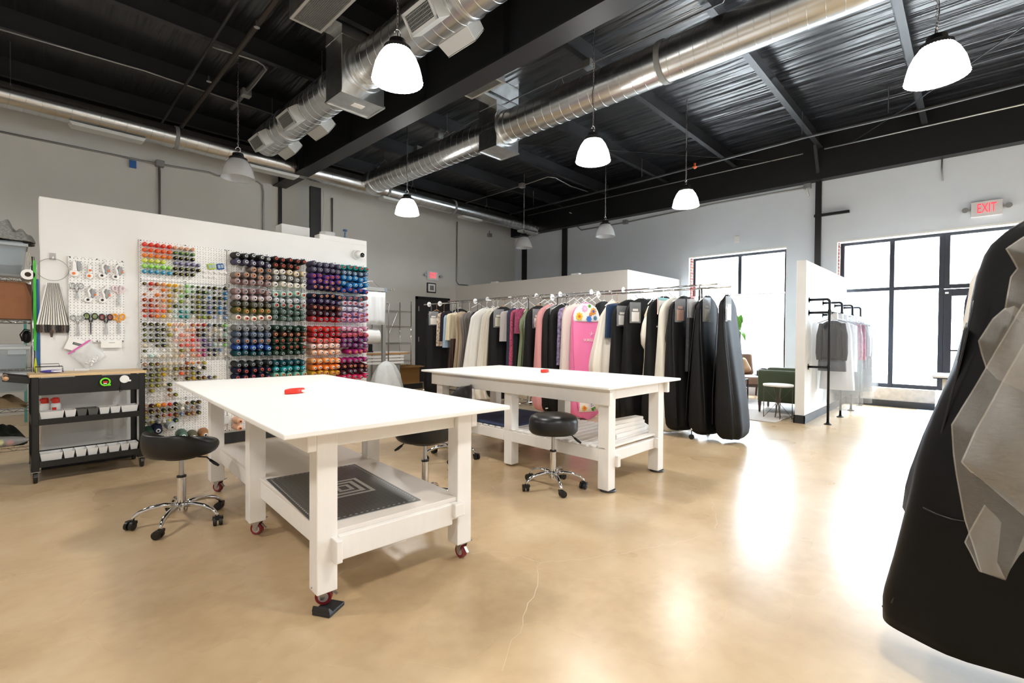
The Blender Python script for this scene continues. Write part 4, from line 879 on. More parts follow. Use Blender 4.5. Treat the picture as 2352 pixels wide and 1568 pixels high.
def saddle_stool(label, loc, back_dir, zs, bh, rz, lever):
    "round padded seat whose rim rises into a low back towards back_dir"
    r = thing('rolling_stool', label, 'stool', loc, 0, 'rolling stools'); star_base(r, rz)
    n = 48; R = .205
    def h_at(a): d_ = abs((a-back_dir+PI) % (2*PI)-PI); k = max(0, min(1, (2.05-d_)/1.15)); return bh*k*k*(3-2*k)
    prof = [(.3, -.0, 0), (.8, .0, 0), (.97, .018, .0), (1.03, .045, .15), (1.04, .06, .55), (1.03, .068, .9), (.985, .082, 1.0), (.94, .076, .96), (.89, .055, .6), (.84, .045, .15), (.6, .056, 0), (.2, .06, 0)]
    rings = []
    for k, hz, f in prof: rings.append([Vector((R*k*math.cos(a)*(1+.0*f), R*k*math.sin(a), zs-.06+hz+f*h_at(a))) for a in [2*PI*i/n for i in range(n)]])
    MB().loft(rings).build('seat_shell', M_vinyl, r, smooth=True, sub=1)
    rings = [[Vector((R*k*math.cos(a)-.02*math.cos(back_dir), R*k*math.sin(a)-.02*math.sin(back_dir), zs-.022+hz)) for a in [2*PI*i/n for i in range(n)]] for k, hz in ((.86, -.02), (.87, .006), (.82, .016), (.5, .024), (.1, .026))]
    MB().loft(rings).build('seat_cushion', mat('seat_top_vinyl', '2a2a2c', .45), r, smooth=True)
    MB().lathe([(.1, zs-.075), (.11, zs-.06)]).build('seat_plate', M_blackpl, r)
    column(r, .13, zs-.205, zs-.07, lever)
saddle_stool('black rolling stool with low back, left of the near table', (.756, 3.70, 0), -2.75, .50, .085, -2.2, -.65)
saddle_stool('black rolling stool behind the right side of the near table', (2.03, 2.80, 0), -1.3, .535, .19, .55, 2.2)
saddle_stool('black rolling stool half hidden between the two tables', (3.02, 3.74, 0), -.8, .55, .17, .3, 2.2)
r = thing('rolling_stool', 'black round rolling stool without back, beside the far table', 'stool', (3.03, 2.44, 0), 0, 'rolling stools')
star_base(r, -.785-.16, .25)
MB().lathe([(.12, .44), (.18, .445), (.196, .465), (.2, .50), (.197, .545), (.183, .575), (.15, .593), (.08, .6), (.01, .602)], n=40).build('seat_cushion', M_vinyl, r, smooth=True)
MB().lathe([(.1, .43), (.12, .441)]).build('seat_plate', M_blackpl, r)
column(r, .13, .29, .435, -.95)
# ================================================================ garment racks
def rack(label, x, y0, y1, z, feet=True, dy=(.25, .25)):
    r = thing('garment_rack', label, 'garment rack', (x, (y0+y1)/2, 0), 0, 'chrome garment racks')
    MB().tube([(x, y0, z), (x, y1, z)], .0125, 10).build('hanging_rail', M_chrome, r, world=True, smooth=True)
    for y in (y0+dy[0], y1-dy[1]):
        MB().tube([(x, y, .12), (x, y, z)], .013, 10).build('post', M_chrome, r, world=True, smooth=True)
        MB().tube([(x-.26, y, .12), (x+.26, y, .12)], .012, 8).build('foot_bar', M_chrome, r, world=True, smooth=True)
        for s_ in (-.25, .25):
            mb = MB(); mb.lathe([(.012, -.012), (.03, -.011), (.03, .011), (.012, .012)], (x+s_, y, .031), 'x', 14); mb.tube([(x+s_, y, .04), (x+s_, y, .12)], .006, 6)
            mb.build('caster', M_blackpl, r, world=True)
    MB().tube([(x, y0+dy[0], .16), (x, y1-dy[1], .16)], .01, 8).build('base_rail', M_chrome, r, world=True, smooth=True)
    return r
XR, ZR = 5.85, 1.815
rack('chrome garment rack in front at the right, end near the window', XR, 2.05, 4.95, ZR, dy=(.35, .3))
rack('chrome garment rack in front at the left, beside the black door', XR, 5.0, 8.12, ZR+.02)
rack('chrome garment rack behind at the right, against the white fitting box', 6.62, 2.5, 5.3, 1.935)
rack('chrome garment rack behind at the left, nearest the corner', 6.62, 5.4, 8.3, 1.95)
# round size dividers on the rails
def divider(x, y, z, lab):
    r = tag(MB().lathe([(.016, -.003), (.05, -.003), (.05, .003), (.016, .003)], (x, y, z), 'y', 26).build('rail_divider', M_white, smooth=.6), lab, 'size divider', 'round white rail dividers')
divs_f = [7.95, 7.6, 6.55, 4.75, 3.9]; divs_b = [7.05, 5.75, 5.2, 4.55, 3.95, 2.75]
LB = ['nearest the black door', 'second from the black door', 'above the white gowns', 'above the black bags in the middle', 'above the white gown bag']
for y, l in zip(divs_f, LB): divider(XR, y, ZR+.005 if y < 4.95 else ZR+.02, 'round white divider on the front rail ' + l)
LB = ['above the taupe dresses', 'above the olive dress', 'above the rose bag', 'above the pink bag', 'above the dark blue hanger', 'nearest the window']
for y, l in zip(divs_b, LB): divider(6.62, y, 1.94, 'round white divider on the back rail ' + l)
def hanger(root, x, y, z, w=.19, mm=None, drop=.10):
    mm = mm or M_white
    mb = MB(); mb.tube([(x, y, z-drop+.02), (x, y, z-.045)]+arc((x, y, z-.008), .02, -.5*PI, .9*PI, 8, (1, 0, 0), (0, 0, 1)), .0028, 5)
    mb.tube([(x-w, y, z-drop-.075), (x-w*.5, y, z-drop-.03), (x, y, z-drop+.02), (x+w*.5, y, z-drop-.03), (x+w, y, z-drop-.075)], .007, 6)
    return mb.build('hanger', mm, root, world=True, smooth=True)
def cloth_mat(hx, rough=.75, weave=180, bump=.06, var=.06, sheen=0):
    return mat('cloth_'+hx, hx, rough, bump=bump, scale=weave, var=var, spec=.25, sheen=sheen)
M_bagblk = mat('black_nonwoven', '0c0c0e', .6, bump=.08, scale=220, spec=.3)
M_bagwht = mat('white_nonwoven', 'e6e1d8', .8, bump=.05, scale=200, spec=.2)
def prof_at(pr, t):
    for (a, va), (b_, vb) in zip(pr, pr[1:]):
        if a <= t <= b_: k = (t-a)/(b_-a); return va+(vb-va)*k
    return pr[-1][1]
BAGW = [(0, .05), (.02, .12), (.05, .195), (.08, .23), (.13, .255), (.4, .27), (.85, .295), (.94, .285), (.98, .25), (1, .19)]
BAGD = [(0, .012), (.06, .035), (.25, .05), (.6, .085), (.9, .125), (1, .09)]
DRW = [(0, .05), (.03, .15), (.09, .185), (.3, .15), (.4, .15), (1, .24)]
DRD = [(0, .012), (.06, .03), (.3, .05), (1, .06)]
SHW = [(0, .05), (.04, .17), (.12, .2), (1, .22)]
SHD = [(0, .012), (.06, .035), (1, .045)]
TURN = []
def garment(name, label, cat, y, ztop, zbot, W, D, mm, x=XR, zr=None, fold=.004, nf=5, seed=0, hm=None, yaw=None, lean=(0, 0), group='clothes on the garment racks', ws=1, ds=1, hang=True, flat=.6, point=0, rows=44, part=None):
    zr = zr or (ZR if y < 4.95 else ZR+.02)
    root = thing(name, label, cat, (x, y, 0), 0, group)
    if yaw is None: yaw = -.34 if W is BAGW else -.22
    rnd = random.Random(seed*131+int(y*977)); ph = rnd.uniform(0, 6.28); N = 72; R = []
    for i in range(rows+1):
        t_ = i/rows; z = ztop-(ztop-zbot)*t_; w_ = prof_at(W, t_)*ws; d_ = prof_at(D, t_)*ds
        cx_ = x+lean[0]*t_; cy_ = y+lean[1]*t_; ring = []
        for k in range(N):
            a = 2*PI*k/N; c, s_ = math.cos(a), math.sin(a)
            px = w_*math.copysign(abs(c)**flat, c); py = d_*math.copysign(abs(s_)**flat, s_)
            f = fold*(.15+t_)*(math.sin(nf*a+ph+.6*math.sin(3*t_+ph))+.5*math.sin((nf*2+1)*a+2*ph+2*t_))
            px += c*f*.7; py += s_*f*1.6
            zz = z
            if point and t_ > .8: zz -= point*(t_-.8)/.2*(1-abs(px)/max(w_, .01))
            ring.append((cx_+px, cy_+py, zz))
        R.append(ring)
    TURN.append((root, yaw))
    MB().loft(R).build(part or 'fabric', mm, root, world=True, smooth=1.2)
    if hang: hanger(root, x, y, zr, min(.19, prof_at(W, .08)*ws*.9), hm, zr-ztop+.0)
    return root
def window_tag(r, x, y, z, d, paper='ece8e2', w_=.11, hh=.15, dx=0, clear=True, th=0):
    "clear pocket with a paper slip on the front face (towards lower y)"
    yy = y-d
    P = [[(x+dx+i*w_/2*k, yy-h-(zz-z)*th, zz) for i, zz in ((-1, z-hh*j0), (1, z-hh*j0), (1, z+hh*j1), (-1, z+hh*j1))] for h, k in ((0, 1),) for j0, j1 in ((.5, .5),)]
    if clear:
        mb = MB().box(x+dx-w_*.75, x+dx+w_*.75, yy-.004, yy-.001, z-hh*.62, z+hh*1.2); mb.build('clear_pocket', M_pocket, r, world=True, bevel=.01)
    MB().box(x+dx-w_/2, x+dx+w_/2, yy-.008, yy-.005, z-hh*.5, z+hh*.35).build('paper_slip', mat('slip_'+paper, paper, .7), r, world=True)
    if clear: MB().box(x+dx-w_*.35, x+dx+w_*.35, yy-.0075, yy-.0048, z+hh*.42, z+hh*.62).build('paper_slip', mat('slip_'+paper, paper, .7), r, world=True)
m = bpy.data.materials.new('clear_vinyl_pocket'); m.use_nodes = True; b = m.node_tree.nodes['Principled BSDF']; b.inputs['Base Color'].default_value = (.5, .52, .55, 1); b.inputs['Roughness'].default_value = .12; b.inputs['Alpha'].default_value = .35; b.inputs['Specular IOR Level'].default_value = .9; M_pocket = m
def seam(r, pts, mm, rad=.004): MB().tube(pts, rad, 5).build('piping', mm, r, world=True, smooth=True)
def Y(px): return onx(px, 720, XR).y
M_blkhang = M_blackpl; M_woodh = mat('wood_hanger', 'c79a68', .5)
# ---- left rack, far to near
r = garment('garment_bag', 'black garment bag with clear top at the far left end of the rack', 'garment bag', Y(1003), 1.70, .05, BAGW, BAGD, M_bagblk, hm=M_woodh, ws=.85); window_tag(r, XR, Y(1003), 1.5, .05, w_=.13, dx=-.08)
garment('patterned_robe', 'narrow robe with white, blue and rust print at the left end of the rack', 'robe', Y(1020), 1.66, 1.0, SHW, SHD, None or mat('robe_print', 'c9b7a4', .8, var=.7, scale=26), ws=.75, hm=M_woodh)
garment('dark_shirt', 'black shirt hanging beside the patterned robe', 'shirt', Y(1032), 1.68, 1.1, SHW, SHD, cloth_mat('25202a'), hm=M_blkhang, ws=.9)
garment('denim_shirt', 'pale blue denim shirt hanging under the cream sweater', 'shirt', Y(1040), 1.62, .98, SHW, SHD, cloth_mat('9fb6cb'), fold=.008, ws=.95)
garment('cream_sweater', 'cream knitted sweater near the left end of the rack', 'sweater', Y(1046), 1.64, 1.12, SHW, SHD, mat('cream_knit', 'ddd3b8', .9, bump=.3, scale=90), fold=.008, ws=.9)
garment('brown_skirt', 'dark brown long skirt below the denim shirt', 'skirt', Y(1052), 1.15, .45, [(0, .15), (1, .2)], [(0, .03), (1, .05)], cloth_mat('463430'), fold=.012, nf=9, ws=1)
garment('beige_gown', 'sleek beige gown beside the taupe dresses', 'dress', Y(1062), 1.66, .32, DRW, DRD, cloth_mat('b7a58c'), fold=.01, hm=M_blkhang, ws=.85)
garment('taupe_gown', 'taupe pleated gown with sheer top', 'dress', Y(1078), 1.64, .22, DRW, DRD, mat('taupe_pleat', '837b76', .6, bump=.25, scale=30, stretch=(1, 8, .1)), fold=.012, nf=14, ws=1.05)
garment('grey_gown', 'dark grey pleated gown behind the white post', 'dress', Y(1097), 1.65, .28, DRW, DRD, cloth_mat('6a6664'), fold=.012, nf=13, hm=M_blkhang)
garment('navy_jacket', 'navy jacket peeking out before the white gowns', 'jacket', Y(1106), 1.66, .95, SHW, SHD, cloth_mat('232733'), hm=M_blkhang)
WGW = [(0, .06), (.04, .15), (.1, .22), (.35, .27), (.7, .33), (.93, .36), (1, .33)]
WGD = [(0, .015), (.08, .05), (.5, .11), (1, .18)]
for i, (px, lb, zb, cc, s_) in enumerate(((1118, 'leftmost and widest of the three white gown bags', .10, 'e9e8e4', 1.32), (1134, 'middle one of the three white gown bags', .12, 'e2ddd2', .95), (1143, 'rightmost and creamiest of the three white gown bags', .14, 'd9d2c4', .85))):
    garment('gown_bag', 'white translucent garment bag, ' + lb, 'garment bag', Y(px), 1.70, zb, WGW, WGD, mat('gown_bag_'+cc, cc, .7, spec=.2), fold=.014, nf=6, seed=i, ws=s_, ds=.7, yaw=-.38, group='white gown bags')
r = garment('garment_bag', 'black garment bag with clear pocket right of the white gown bags', 'garment bag', Y(1157), 1.71, .14, BAGW, BAGD, M_bagblk, hm=M_woodh, ws=1.02, yaw=-.38); window_tag(r, XR, Y(1157), 1.46, .062, 'd8d2c0', .13, .17, -.12)
garment('grey_blouse', 'pale grey short sleeved top', 'top', Y(1174), 1.64, 1.12, SHW, SHD, cloth_mat('bdb9b9'), ws=1.05, fold=.008)
garment('navy_striped_dress', 'navy striped dress behind the grey top', 'dress', Y(1182), 1.68, .72, SHW, SHD, cloth_mat('3b4058'), ws=.7)
garment('pink_lace_dress', 'crimson lace dress beside the navy striped one', 'dress', Y(1189), 1.66, .72, SHW, SHD, mat('pink_lace', 'b4506e', .8, var=.55, scale=40), ws=.72)
garment('black_dress', 'slim black dress between the lace dresses', 'dress', Y(1198), 1.67, .3, SHW, SHD, cloth_mat('1b1b20'), ws=.75)
garment('magenta_lace_blouse', 'magenta lace top behind the black dress', 'top', Y(1203), 1.66, 1.25, SHW, SHD, mat('magenta_lace', 'a0476a', .8, var=.5, scale=45), ws=.85)
garment('olive_gown', 'sage green halter gown with gathered waist', 'dress', Y(1211), 1.67, .28, [(0, .03), (.06, .06), (.14, .14), (.22, .15), (.33, .125), (.4, .13), (1, .21)], DRD, mat('sage_satin', '8f9c79', .55, bump=.12, scale=14, stretch=(1, 3, .3)), fold=.014, nf=10, ws=1.0)
r = garment('garment_bag', 'black garment bag with paper slip beside the sage green gown', 'garment bag', Y(1238), 1.70, .3, BAGW, BAGD, M_bagblk, hm=M_woodh, ws=.95); window_tag(r, XR, Y(1238), 1.44, .055, 'dcd0cc', .12, .17, -.06)
garment('rose_bag', 'dusty rose garment bag hanging left of two black ones', 'garment bag', Y(1266), 1.71, .06, BAGW, BAGD, cloth_mat('d79a9a', .7), ws=1.05, yaw=-.3, point=.04, fold=.008)
r = garment('garment_bag', 'black garment bag directly right of the rose bag', 'garment bag', Y(1279), 1.70, .05, BAGW, BAGD, M_bagblk, ws=.95, yaw=-.38); window_tag(r, XR, Y(1279), 1.5, .05, 'c9c6c2', .07, .16, -.1)
garment('garment_bag', 'second black garment bag right of the rose bag, before the floral robe', 'garment bag', Y(1290), 1.70, .06, BAGW, BAGD, M_bagblk, ws=.85)
garment('floral_robe', 'lilac and red floral robe next to the peach gown', 'robe', Y(1302), 1.66, .78, SHW, SHD, mat('floral_robe', '8f83a6', .8, var=.75, scale=22), ws=.85)
garment('peach_gown', 'slim peach gown behind the floral robe', 'dress', Y(1308), 1.67, .3, DRW, DRD, cloth_mat('e0b795'), ws=.7)
garment('white_slim_bag', 'slim pale cream garment bag left of the pink bag', 'garment bag', Y(1324), 1.70, .12, BAGW, BAGD, mat('cream_bag', 'ddd2cb', .75, spec=.2), ws=.98)
# pink bag with floral yoke
yk = Y(1345); r = garment('pink_garment_bag', 'bright pink garment bag with flower print top and white emblem', 'garment bag', yk, 1.71, .05, BAGW, BAGD, mat('pink_nonwoven', 'ee7fb0', .65, bump=.05, scale=200), ws=.95, point=.05, seed=3)
M_fl = mat('yoke_white', 'f4f2ea', .6)
zt_, zb_ = 1.63, 1.43
P = [[(XR+u*prof_at(BAGW, (1.71-z)/1.66)*.93, yk-.012-prof_at(BAGD, (1.71-z)/1.66)*(1-abs(u)**3*.75), z) for u in [i/8-1 for i in range(17)]] for z in [1.695-.265*j/10 for j in range(11)]]
MB().grid(P).build('flower_yoke', M_fl, r, world=True, smooth=True, solid=.003)
P2 = [[(XR+u*.235, yk-.017-prof_at(BAGD, (1.71-z)/1.66)*(1-abs(u)**3*.7), z) for u in [i/8-1 for i in range(17)]] for z in (.30, .27, .22, .17, .12)]
MB().grid(P2).build('flower_hem', M_fl, r, world=True, smooth=True, solid=.003)
def flower(x, z, R, hx, chx, y0, n=8):
    y1 = y0-prof_at(BAGD, (1.71-z)/1.66)*.93-.005
    mb = MB()
    for k in range(n):
        a = 2*PI*k/n; mb.loft([[(x+R*.62*math.cos(a)+R*.4*math.cos(b_)*math.cos(a)-R*.24*math.sin(b_)*math.sin(a), y1-h, z+R*.62*math.sin(a)+R*.4*math.cos(b_)*math.sin(a)+R*.24*math.sin(b_)*math.cos(a)) for b_ in [2*PI*i/10 for i in range(10)]] for h in (0, .002)])
    mb.build('printed_flower', mat('petal_'+hx, hx, .6), r, world=True)
    MB().loft([[(x+R*.38*math.cos(b_), y1-h, z+R*.38*math.sin(b_)) for b_ in [2*PI*i/12 for i in range(12)]] for h in (.002, .004)]).build('printed_flower', mat('petal_'+chx, chx, .6), r, world=True)
for x, z, R, a_, c_ in ((-.15, 1.505, .06, 'f1c232', 'd9752c'), (-.05, 1.62, .055, 'eeb0d8', 'f0d0e4'), (.1, 1.585, .055, 'eba23a', '5a5fc0'), (.02, 1.47, .05, '3f7fd0', '3f7fd0'), (.13, 1.485, .035, '4a76c8', '6aa84f'), (.04, 1.66, .03, '5aa83c', '4a8f30'), (.05, 1.54, .028, 'e2703a', 'f1c232')): flower(XR+x, z, R, a_, c_, yk-.016)
for x, z, R, a_, c_ in ((-.1, .18, .045, 'eba23a', 'd9752c'), (.02, .24, .045, '3f7fd0', '3f7fd0'), (.06, .17, .045, '4a8f30', '5aa83c')): flower(XR+x, z, R, a_, c_, yk-.02)
ty = yk-prof_at(BAGD, .35)-.01
text('SORELLA', .052, M_fl, r, face_mtx((XR+.03-r.location.x, ty-yk, 1.16), (1, 0, 0), (0, 0, 1)), sx=1.05)
mb = MB()
for a in range(5): mb.bar((XR+.06, ty, 1.25), (XR+.06+.035*math.cos(a*1.26+.3), ty, 1.25+.035*math.sin(a*1.26+.3)), .006, .002)
mb.build('emblem', M_fl, r, world=True)
seam(r, [(XR-.25, yk-.05, 1.5), (XR-.26, yk-.075, 1.0), (XR-.25, yk-.11, .5), (XR-.2, yk-.12, .15)], mat('pink_piping', 'd94f8f', .6))
# white gown bag
r = garment('gown_bag', 'large white translucent gown bag with pocket right of the pink bag', 'garment bag', Y(1406), 1.72, .10, [(0, .04), (.05, .1), (.14, .2), (.45, .33), (.56, .36), (.75, .33), (.93, .25), (1, .1)], [(0, .015), (.1, .05), (.5, .13), (.8, .14), (1, .04)], mat('gown_bag_e5ddd2', 'e8e1d6', .7, spec=.2), fold=.02, nf=5, seed=11, yaw=-.38, point=.06, group='white gown bags'); window_tag(r, XR, Y(1406), 1.5, .075, 'f4f2ee', .11, .13, -.02, False, .12)
garment('blue_jacket', 'dark blue garment showing a collar behind the white gown bag', 'jacket', Y(1417), 1.68, 1.2, SHW, SHD, cloth_mat('2c3f5c'), hm=M_woodh)
r = garment('garment_bag', 'wide black garment bag with two paper pockets above the far table', 'garment bag', Y(1446), 1.72, .10, BAGW, BAGD, M_bagblk, ws=1.1, ds=1.1, yaw=-.38); window_tag(r, XR, Y(1446), 1.45, .075, 'f0ece8', .12, .15, -.18, True, .1)
r = garment('garment_bag', 'black garment bag behind the white puff sleeve', 'garment bag', Y(1474), 1.73, .09, BAGW, BAGD, M_bagblk, ws=1.1, ds=1.1, yaw=-.38); window_tag(r, XR, Y(1474), 1.49, .075, 'f6f4f2', .12, .15, -.17, True, .1)
# white puff-sleeved dress
yk = Y(1500); r = thing('white_dress', 'white dress with puffed sleeve squeezed between black bags', 'dress', (XR, yk, 0), 0, 'clothes on the garment racks')
R = []
for z, w_, d_, cx_ in ((1.50, .03, .03, -.08), (1.47, .09, .06, -.08), (1.38, .12, .075, -.10), (1.25, .135, .08, -.12), (1.12, .12, .075, -.12), (1.05, .08, .05, -.10), (1.03, .06, .035, -.09), (.98, .085, .045, -.09)):
    R.append([(XR+cx_+w_*math.cos(a)*(1+.05*math.sin(7*a)), yk+d_*math.sin(a)*(1+.09*math.sin(9*a)), z) for a in [2*PI*i/36 for i in range(36)]])
MB().loft(R).build('puff_sleeve', mat('white_organza', 'ece7dc', .7, bump=.15, scale=18), r, world=True, smooth=True)
MB().loft([[(XR-.02+w_*math.cos(a), yk+.03+d_*math.sin(a), z) for a in [2*PI*i/24 for i in range(24)]] for z, w_, d_ in ((1.62, .05, .02), (1.5, .14, .04), (1.2, .12, .05), (.9, .13, .05), (.5, .2, .06))]).build('bodice', mat('ivory_cloth', 'ddd3bb', .7), r, world=True, smooth=True)
hanger(r, XR, yk, ZR, .14)
yk = Y(1526); r = garment('garment_bag', 'black garment bag with small white diamond emblem', 'garment bag', yk, 1.74, .08, BAGW, BAGD, M_bagblk, ws=1.08, yaw=-.38)
ty = yk-.055-.03
mb = MB()
for s_, z in ((.03, 1.41),): mb.loft([[(XR-.12+a*s_*.7, ty-h, z+b_*s_) for a, b_ in ((0, -1), (1, 0), (0, 1), (-1, 0))] for h in (0, .002)])
mb.build('diamond_emblem', M_white, r, world=True)
text('MARK NO', .032, M_white, r, face_mtx((-.13, ty-yk-.003, 1.345), (1, 0, 0), (0, 0, 1)))
yk = Y(1531); r = thing('paper_folder', 'white folder with turquoise top hung between black and white bags', 'folder', (XR-.12, yk, 0))
MB().box(XR-.26, XR+.04, yk-.008, yk-.002, 1.5, 1.71).build('folder_sheet', M_paper, r, world=True); MB().box(XR-.25, XR+.04, yk-.012, yk-.008, 1.68, 1.715).build('turquoise_strip', mat('turquoise', '8cc4c9', .5), r, world=True)
MB().bar((XR-.26, yk-.01, 1.5), (XR-.26, yk-.01, 1.72), .006, .006).build('pink_edge', mat('pink_edge', 'd9a0a8', .5), r, world=True); MB().tube([(XR-.1, yk-.005, 1.71), (XR-.1, yk, ZR)], .003, 5).build('hanger_hook', M_white, r, world=True)
r = garment('garment_bag', 'tall white garment bag between the black ones', 'garment bag', Y(1548), 1.72, .03, BAGW, BAGD, mat('white_bag', 'dedacf', .75, spec=.2), ws=1.05, ds=1.15, yaw=-.25); window_tag(r, XR, Y(1548), 1.52, .055, 'a7a49c', .08, .15, .12, False)
BW2 = [(0, .05), (.03, .14), (.08, .23), (.3, .27), (.75, .30), (.9, .295), (.95, .28), (.98, .25), (1, .19)]; BD2 = [(0, .02), (.05, .035), (.2, .05), (.45, .095), (.75, .15), (.92, .165), (.97, .15), (1, .1)]
for i, (y, zt, zb, lb, pp, s_) in enumerate(((2.63, 1.73, .07, 'black gown bag with peach coloured slip, third from the window end', 'c9a695', .92), (2.33, 1.72, .06, 'black gown bag with olive grey slip, second from the window end', '8d8a7c', .86), (2.10, 1.72, .05, 'black gown bag nearest the window end of the front rack', 'f4f5f7', .9))):
    r = garment('gown_bag', lb, 'garment bag', y, zt, zb, BW2, BD2, M_bagblk, ws=1.0, ds=s_, seed=20+i, fold=.01, nf=4, rows=60, group='black gown bags', yaw=(-.3, -.12, .0)[i], lean=(0, -.02 if i < 2 else -.09))
    for sg in (-1, 1): seam(r, [(XR-.25*prof_at(BW2, t_)/.27, y+sg*prof_at(BD2, t_)*s_*.88+(-.09 if i == 2 else -.02)*t_, zt-(zt-zb)*t_) for t_ in (.1, .3, .5, .7, .9)], M_blackpl, .005)
    window_tag(r, XR, y, 1.5, .052+.004*i, pp, .12, .16, -.12)
y = 2.47; r = thing('clear_bag', 'bundle of small clear bags with pink hooks between black gown bags', 'bag', (XR, y, 0))
for k in range(3):
    yy = y-.02+.02*k; MB().box(XR-.2, XR+.0, yy-.004, yy+.004, 1.45, 1.68).build('bag_film', M_poly, r, world=True, bevel=.003); MB().tube([(XR-.1, yy, 1.68)]+arc((XR-.1, yy, ZR-.01), .02, -.5*PI, .9*PI, 6, (0, 1, 0), (0, 0, 1)), .003, 5).build('pink_hook', mat('pink_hook', 'd06a72', .5), r, world=True)
garment('clear_jacket_bag', 'black jacket in crinkled clear film between the last gown bags', 'jacket', 2.46, 1.66, .8, SHW, SHD, mat('dark_glossy_film', '3a3c40', .2, bump=.5, scale=22), ws=.9, seed=5)
garment('white_gown', 'pale white garment just visible behind the last black gown bag', 'garment bag', 2.62, 1.70, .75, BAGW, BAGD, M_bagwht, x=6.62, zr=1.935, ws=.35, ds=.5, lean=(0, -.03))
# back rail hangers and a few dark clothes
for i, (y, lb, hx, zb) in enumerate(((7.9, 'dark coat on the back rail beside the door', '2a2a2c', .7), (6.9, 'grey coat on the back rail', '6d6a68', .8), (5.1, 'black coat on the back rail behind the rose bag', '1f2022', .6), (4.3, 'black coat on the back rail behind the pink bag', '222326', .6), (3.5, 'dark green dress on the back rail behind the black bags', '2a332f', .6), (2.9, 'charcoal coat on the back rail nearest the window', '2c2d30', .6))):
    garment('long_coat', lb, 'coat', y, 1.78, zb, SHW, SHD, cloth_mat(hx), x=6.62, zr=1.94, seed=40+i)
k = 0
for y in (7.3, 6.4, 6.2, 5.95, 5.55, 5.4, 4.9, 4.75, 4.6, 4.45, 3.75, 3.2):
    r = thing('clothes_hanger', 'empty white hanger on the back garment rail', 'hanger', (6.62, y, 1.78), 0, 'empty hangers on the back rail'); hanger(r, 6.62, y, 1.945, .2, M_white, .1)
for o, a in TURN: o.rotation_euler = (0, 0, a)      # bags hang turned a little on their hooks
TURN.clear()
# ================================================================ fitting box, short wall, lounge
struct(MB().box(8.4, 10.74, 4.92, 10.2, 0, 2.53).build('wall_fitting_box', mat('fitting_box_paint', 'e0ddd8', .6)))
for px in (1322, 1135):
    q = onx(px, 632 if px > 1200 else 651, 8.45); tag(MB().box(8.42, 8.52, q.y-.1, q.y+.1, 2.531, 2.57).build('light_fitting', M_white, bevel=.006), 'small white fitting on top of the fitting box, ' + ('right one' if px > 1200 else 'left one beside the conduit box'), 'fitting', 'fittings on the box')
W3 = 7.74
zt = onx(1851, 597, W3).z
struct(MB().box(W3, XW, 1.70, 1.82, 0, zt).build('wall_short', M_wallw, bevel=.004))
mb = MB().box(W3-.012, XW, 1.688, 1.70, 0, .115); mb.box(W3-.012, W3, 1.688, 1.832, 0, .115); mb.box(W3-.012, XW, 1.82, 1.832, 0, .115)
struct(mb.build('baseboard_short', M_base))
# pipe rack
pr_ = thing('pipe_rack', 'black iron pipe clothes rack fixed to the short white wall', 'clothes rack', (7.93, 1.45, 0))
M_iron = mat('black_iron_pipe', '191b20', .4, .4)
zt_, zm_, zl_ = 1.76, 1.575, .80
for i, x in enumerate((7.93, 8.81, 9.7, 10.5)):
    MB().tube([(x, 1.45, 0), (x, 1.45, zt_-.04)]+arc((x, 1.49, zt_-.04), .04, PI, PI/2, 6, (0, 1, 0), (0, 0, 1))+[(x, 1.70, zt_)], .0165, 12).build('pipe_post', M_iron, pr_, world=True, smooth=True)
    for z in ((zm_, zl_) if i == 0 else (zm_,)): MB().tube([(x, 1.45, z), (x, 1.70, z)], .0165, 12).build('wall_arm', M_iron, pr_, world=True, smooth=True)
    for z in ((zt_, zm_, zl_) if i == 0 else (zt_, zm_)): MB().lathe([(.02, -.02), (.045, -.008), (.045, 0)], (x, 1.70, z), 'y', 16).build('wall_flange', M_iron, pr_, world=True, smooth=.5)
    MB().lathe([(.048, 0), (.048, .008), (.022, .02), (.022, .03)], (x, 1.45, 0)).build('floor_flange', M_iron, pr_, world=True, smooth=.5)
    for z in ((zm_, zl_) if i == 0 else (zm_,)): MB().tube([(x, 1.45, z-.035), (x, 1.45, z+.035)], .022, 12).build('tee_fitting', M_iron, pr_, world=True, smooth=.6)
MB().tube([(7.93, 1.45, zm_), (10.5, 1.45, zm_)], .0165, 12).build('hanging_pipe', M_iron, pr_, world=True, smooth=True)
m = bpy.data.materials.new('dry_cleaning_film'); m.use_nodes = True; t = m.node_tree; b = t.nodes['Principled BSDF']; b.inputs['Base Color'].default_value = (.9, .94, .98, 1); b.inputs['Roughness'].default_value = .1; b.inputs['Alpha'].default_value = .1; b.inputs['Specular IOR Level'].default_value = .8
tc = t.nodes.new('ShaderNodeTexCoord'); n = t.nodes.new('ShaderNodeTexNoise'); n.inputs['Scale'].default_value = 6; mp = t.nodes.new('ShaderNodeMapping'); mp.inputs['Scale'].default_value = (1, 3, .5); bp = t.nodes.new('ShaderNodeBump'); bp.inputs['Strength'].default_value = .5; bp.inputs['Distance'].default_value = .05
t.links.new(tc.outputs['Object'], mp.inputs[0]); t.links.new(mp.outputs[0], n.inputs['Vector']); t.links.new(n.outputs['Fac'], bp.inputs['Height']); t.links.new(bp.outputs[0], b.inputs['Normal']); M_film = m
def shaped(x, rows_, n=40, fold=.006, nf=6, ph=0, yc=1.45):
    "closed garment form across a rail that runs along x"
    R = []
    for z, w_, d_ in rows_:
        R.append([(x+d_*math.sin(a)+fold*math.sin(nf*a+ph+z*2), yc+w_*math.copysign(abs(math.cos(a))**.7, math.cos(a))+fold*math.cos(nf*1.5*a+ph), z) for a in [2*PI*i/n for i in range(n)]])
    return MB().loft(R)
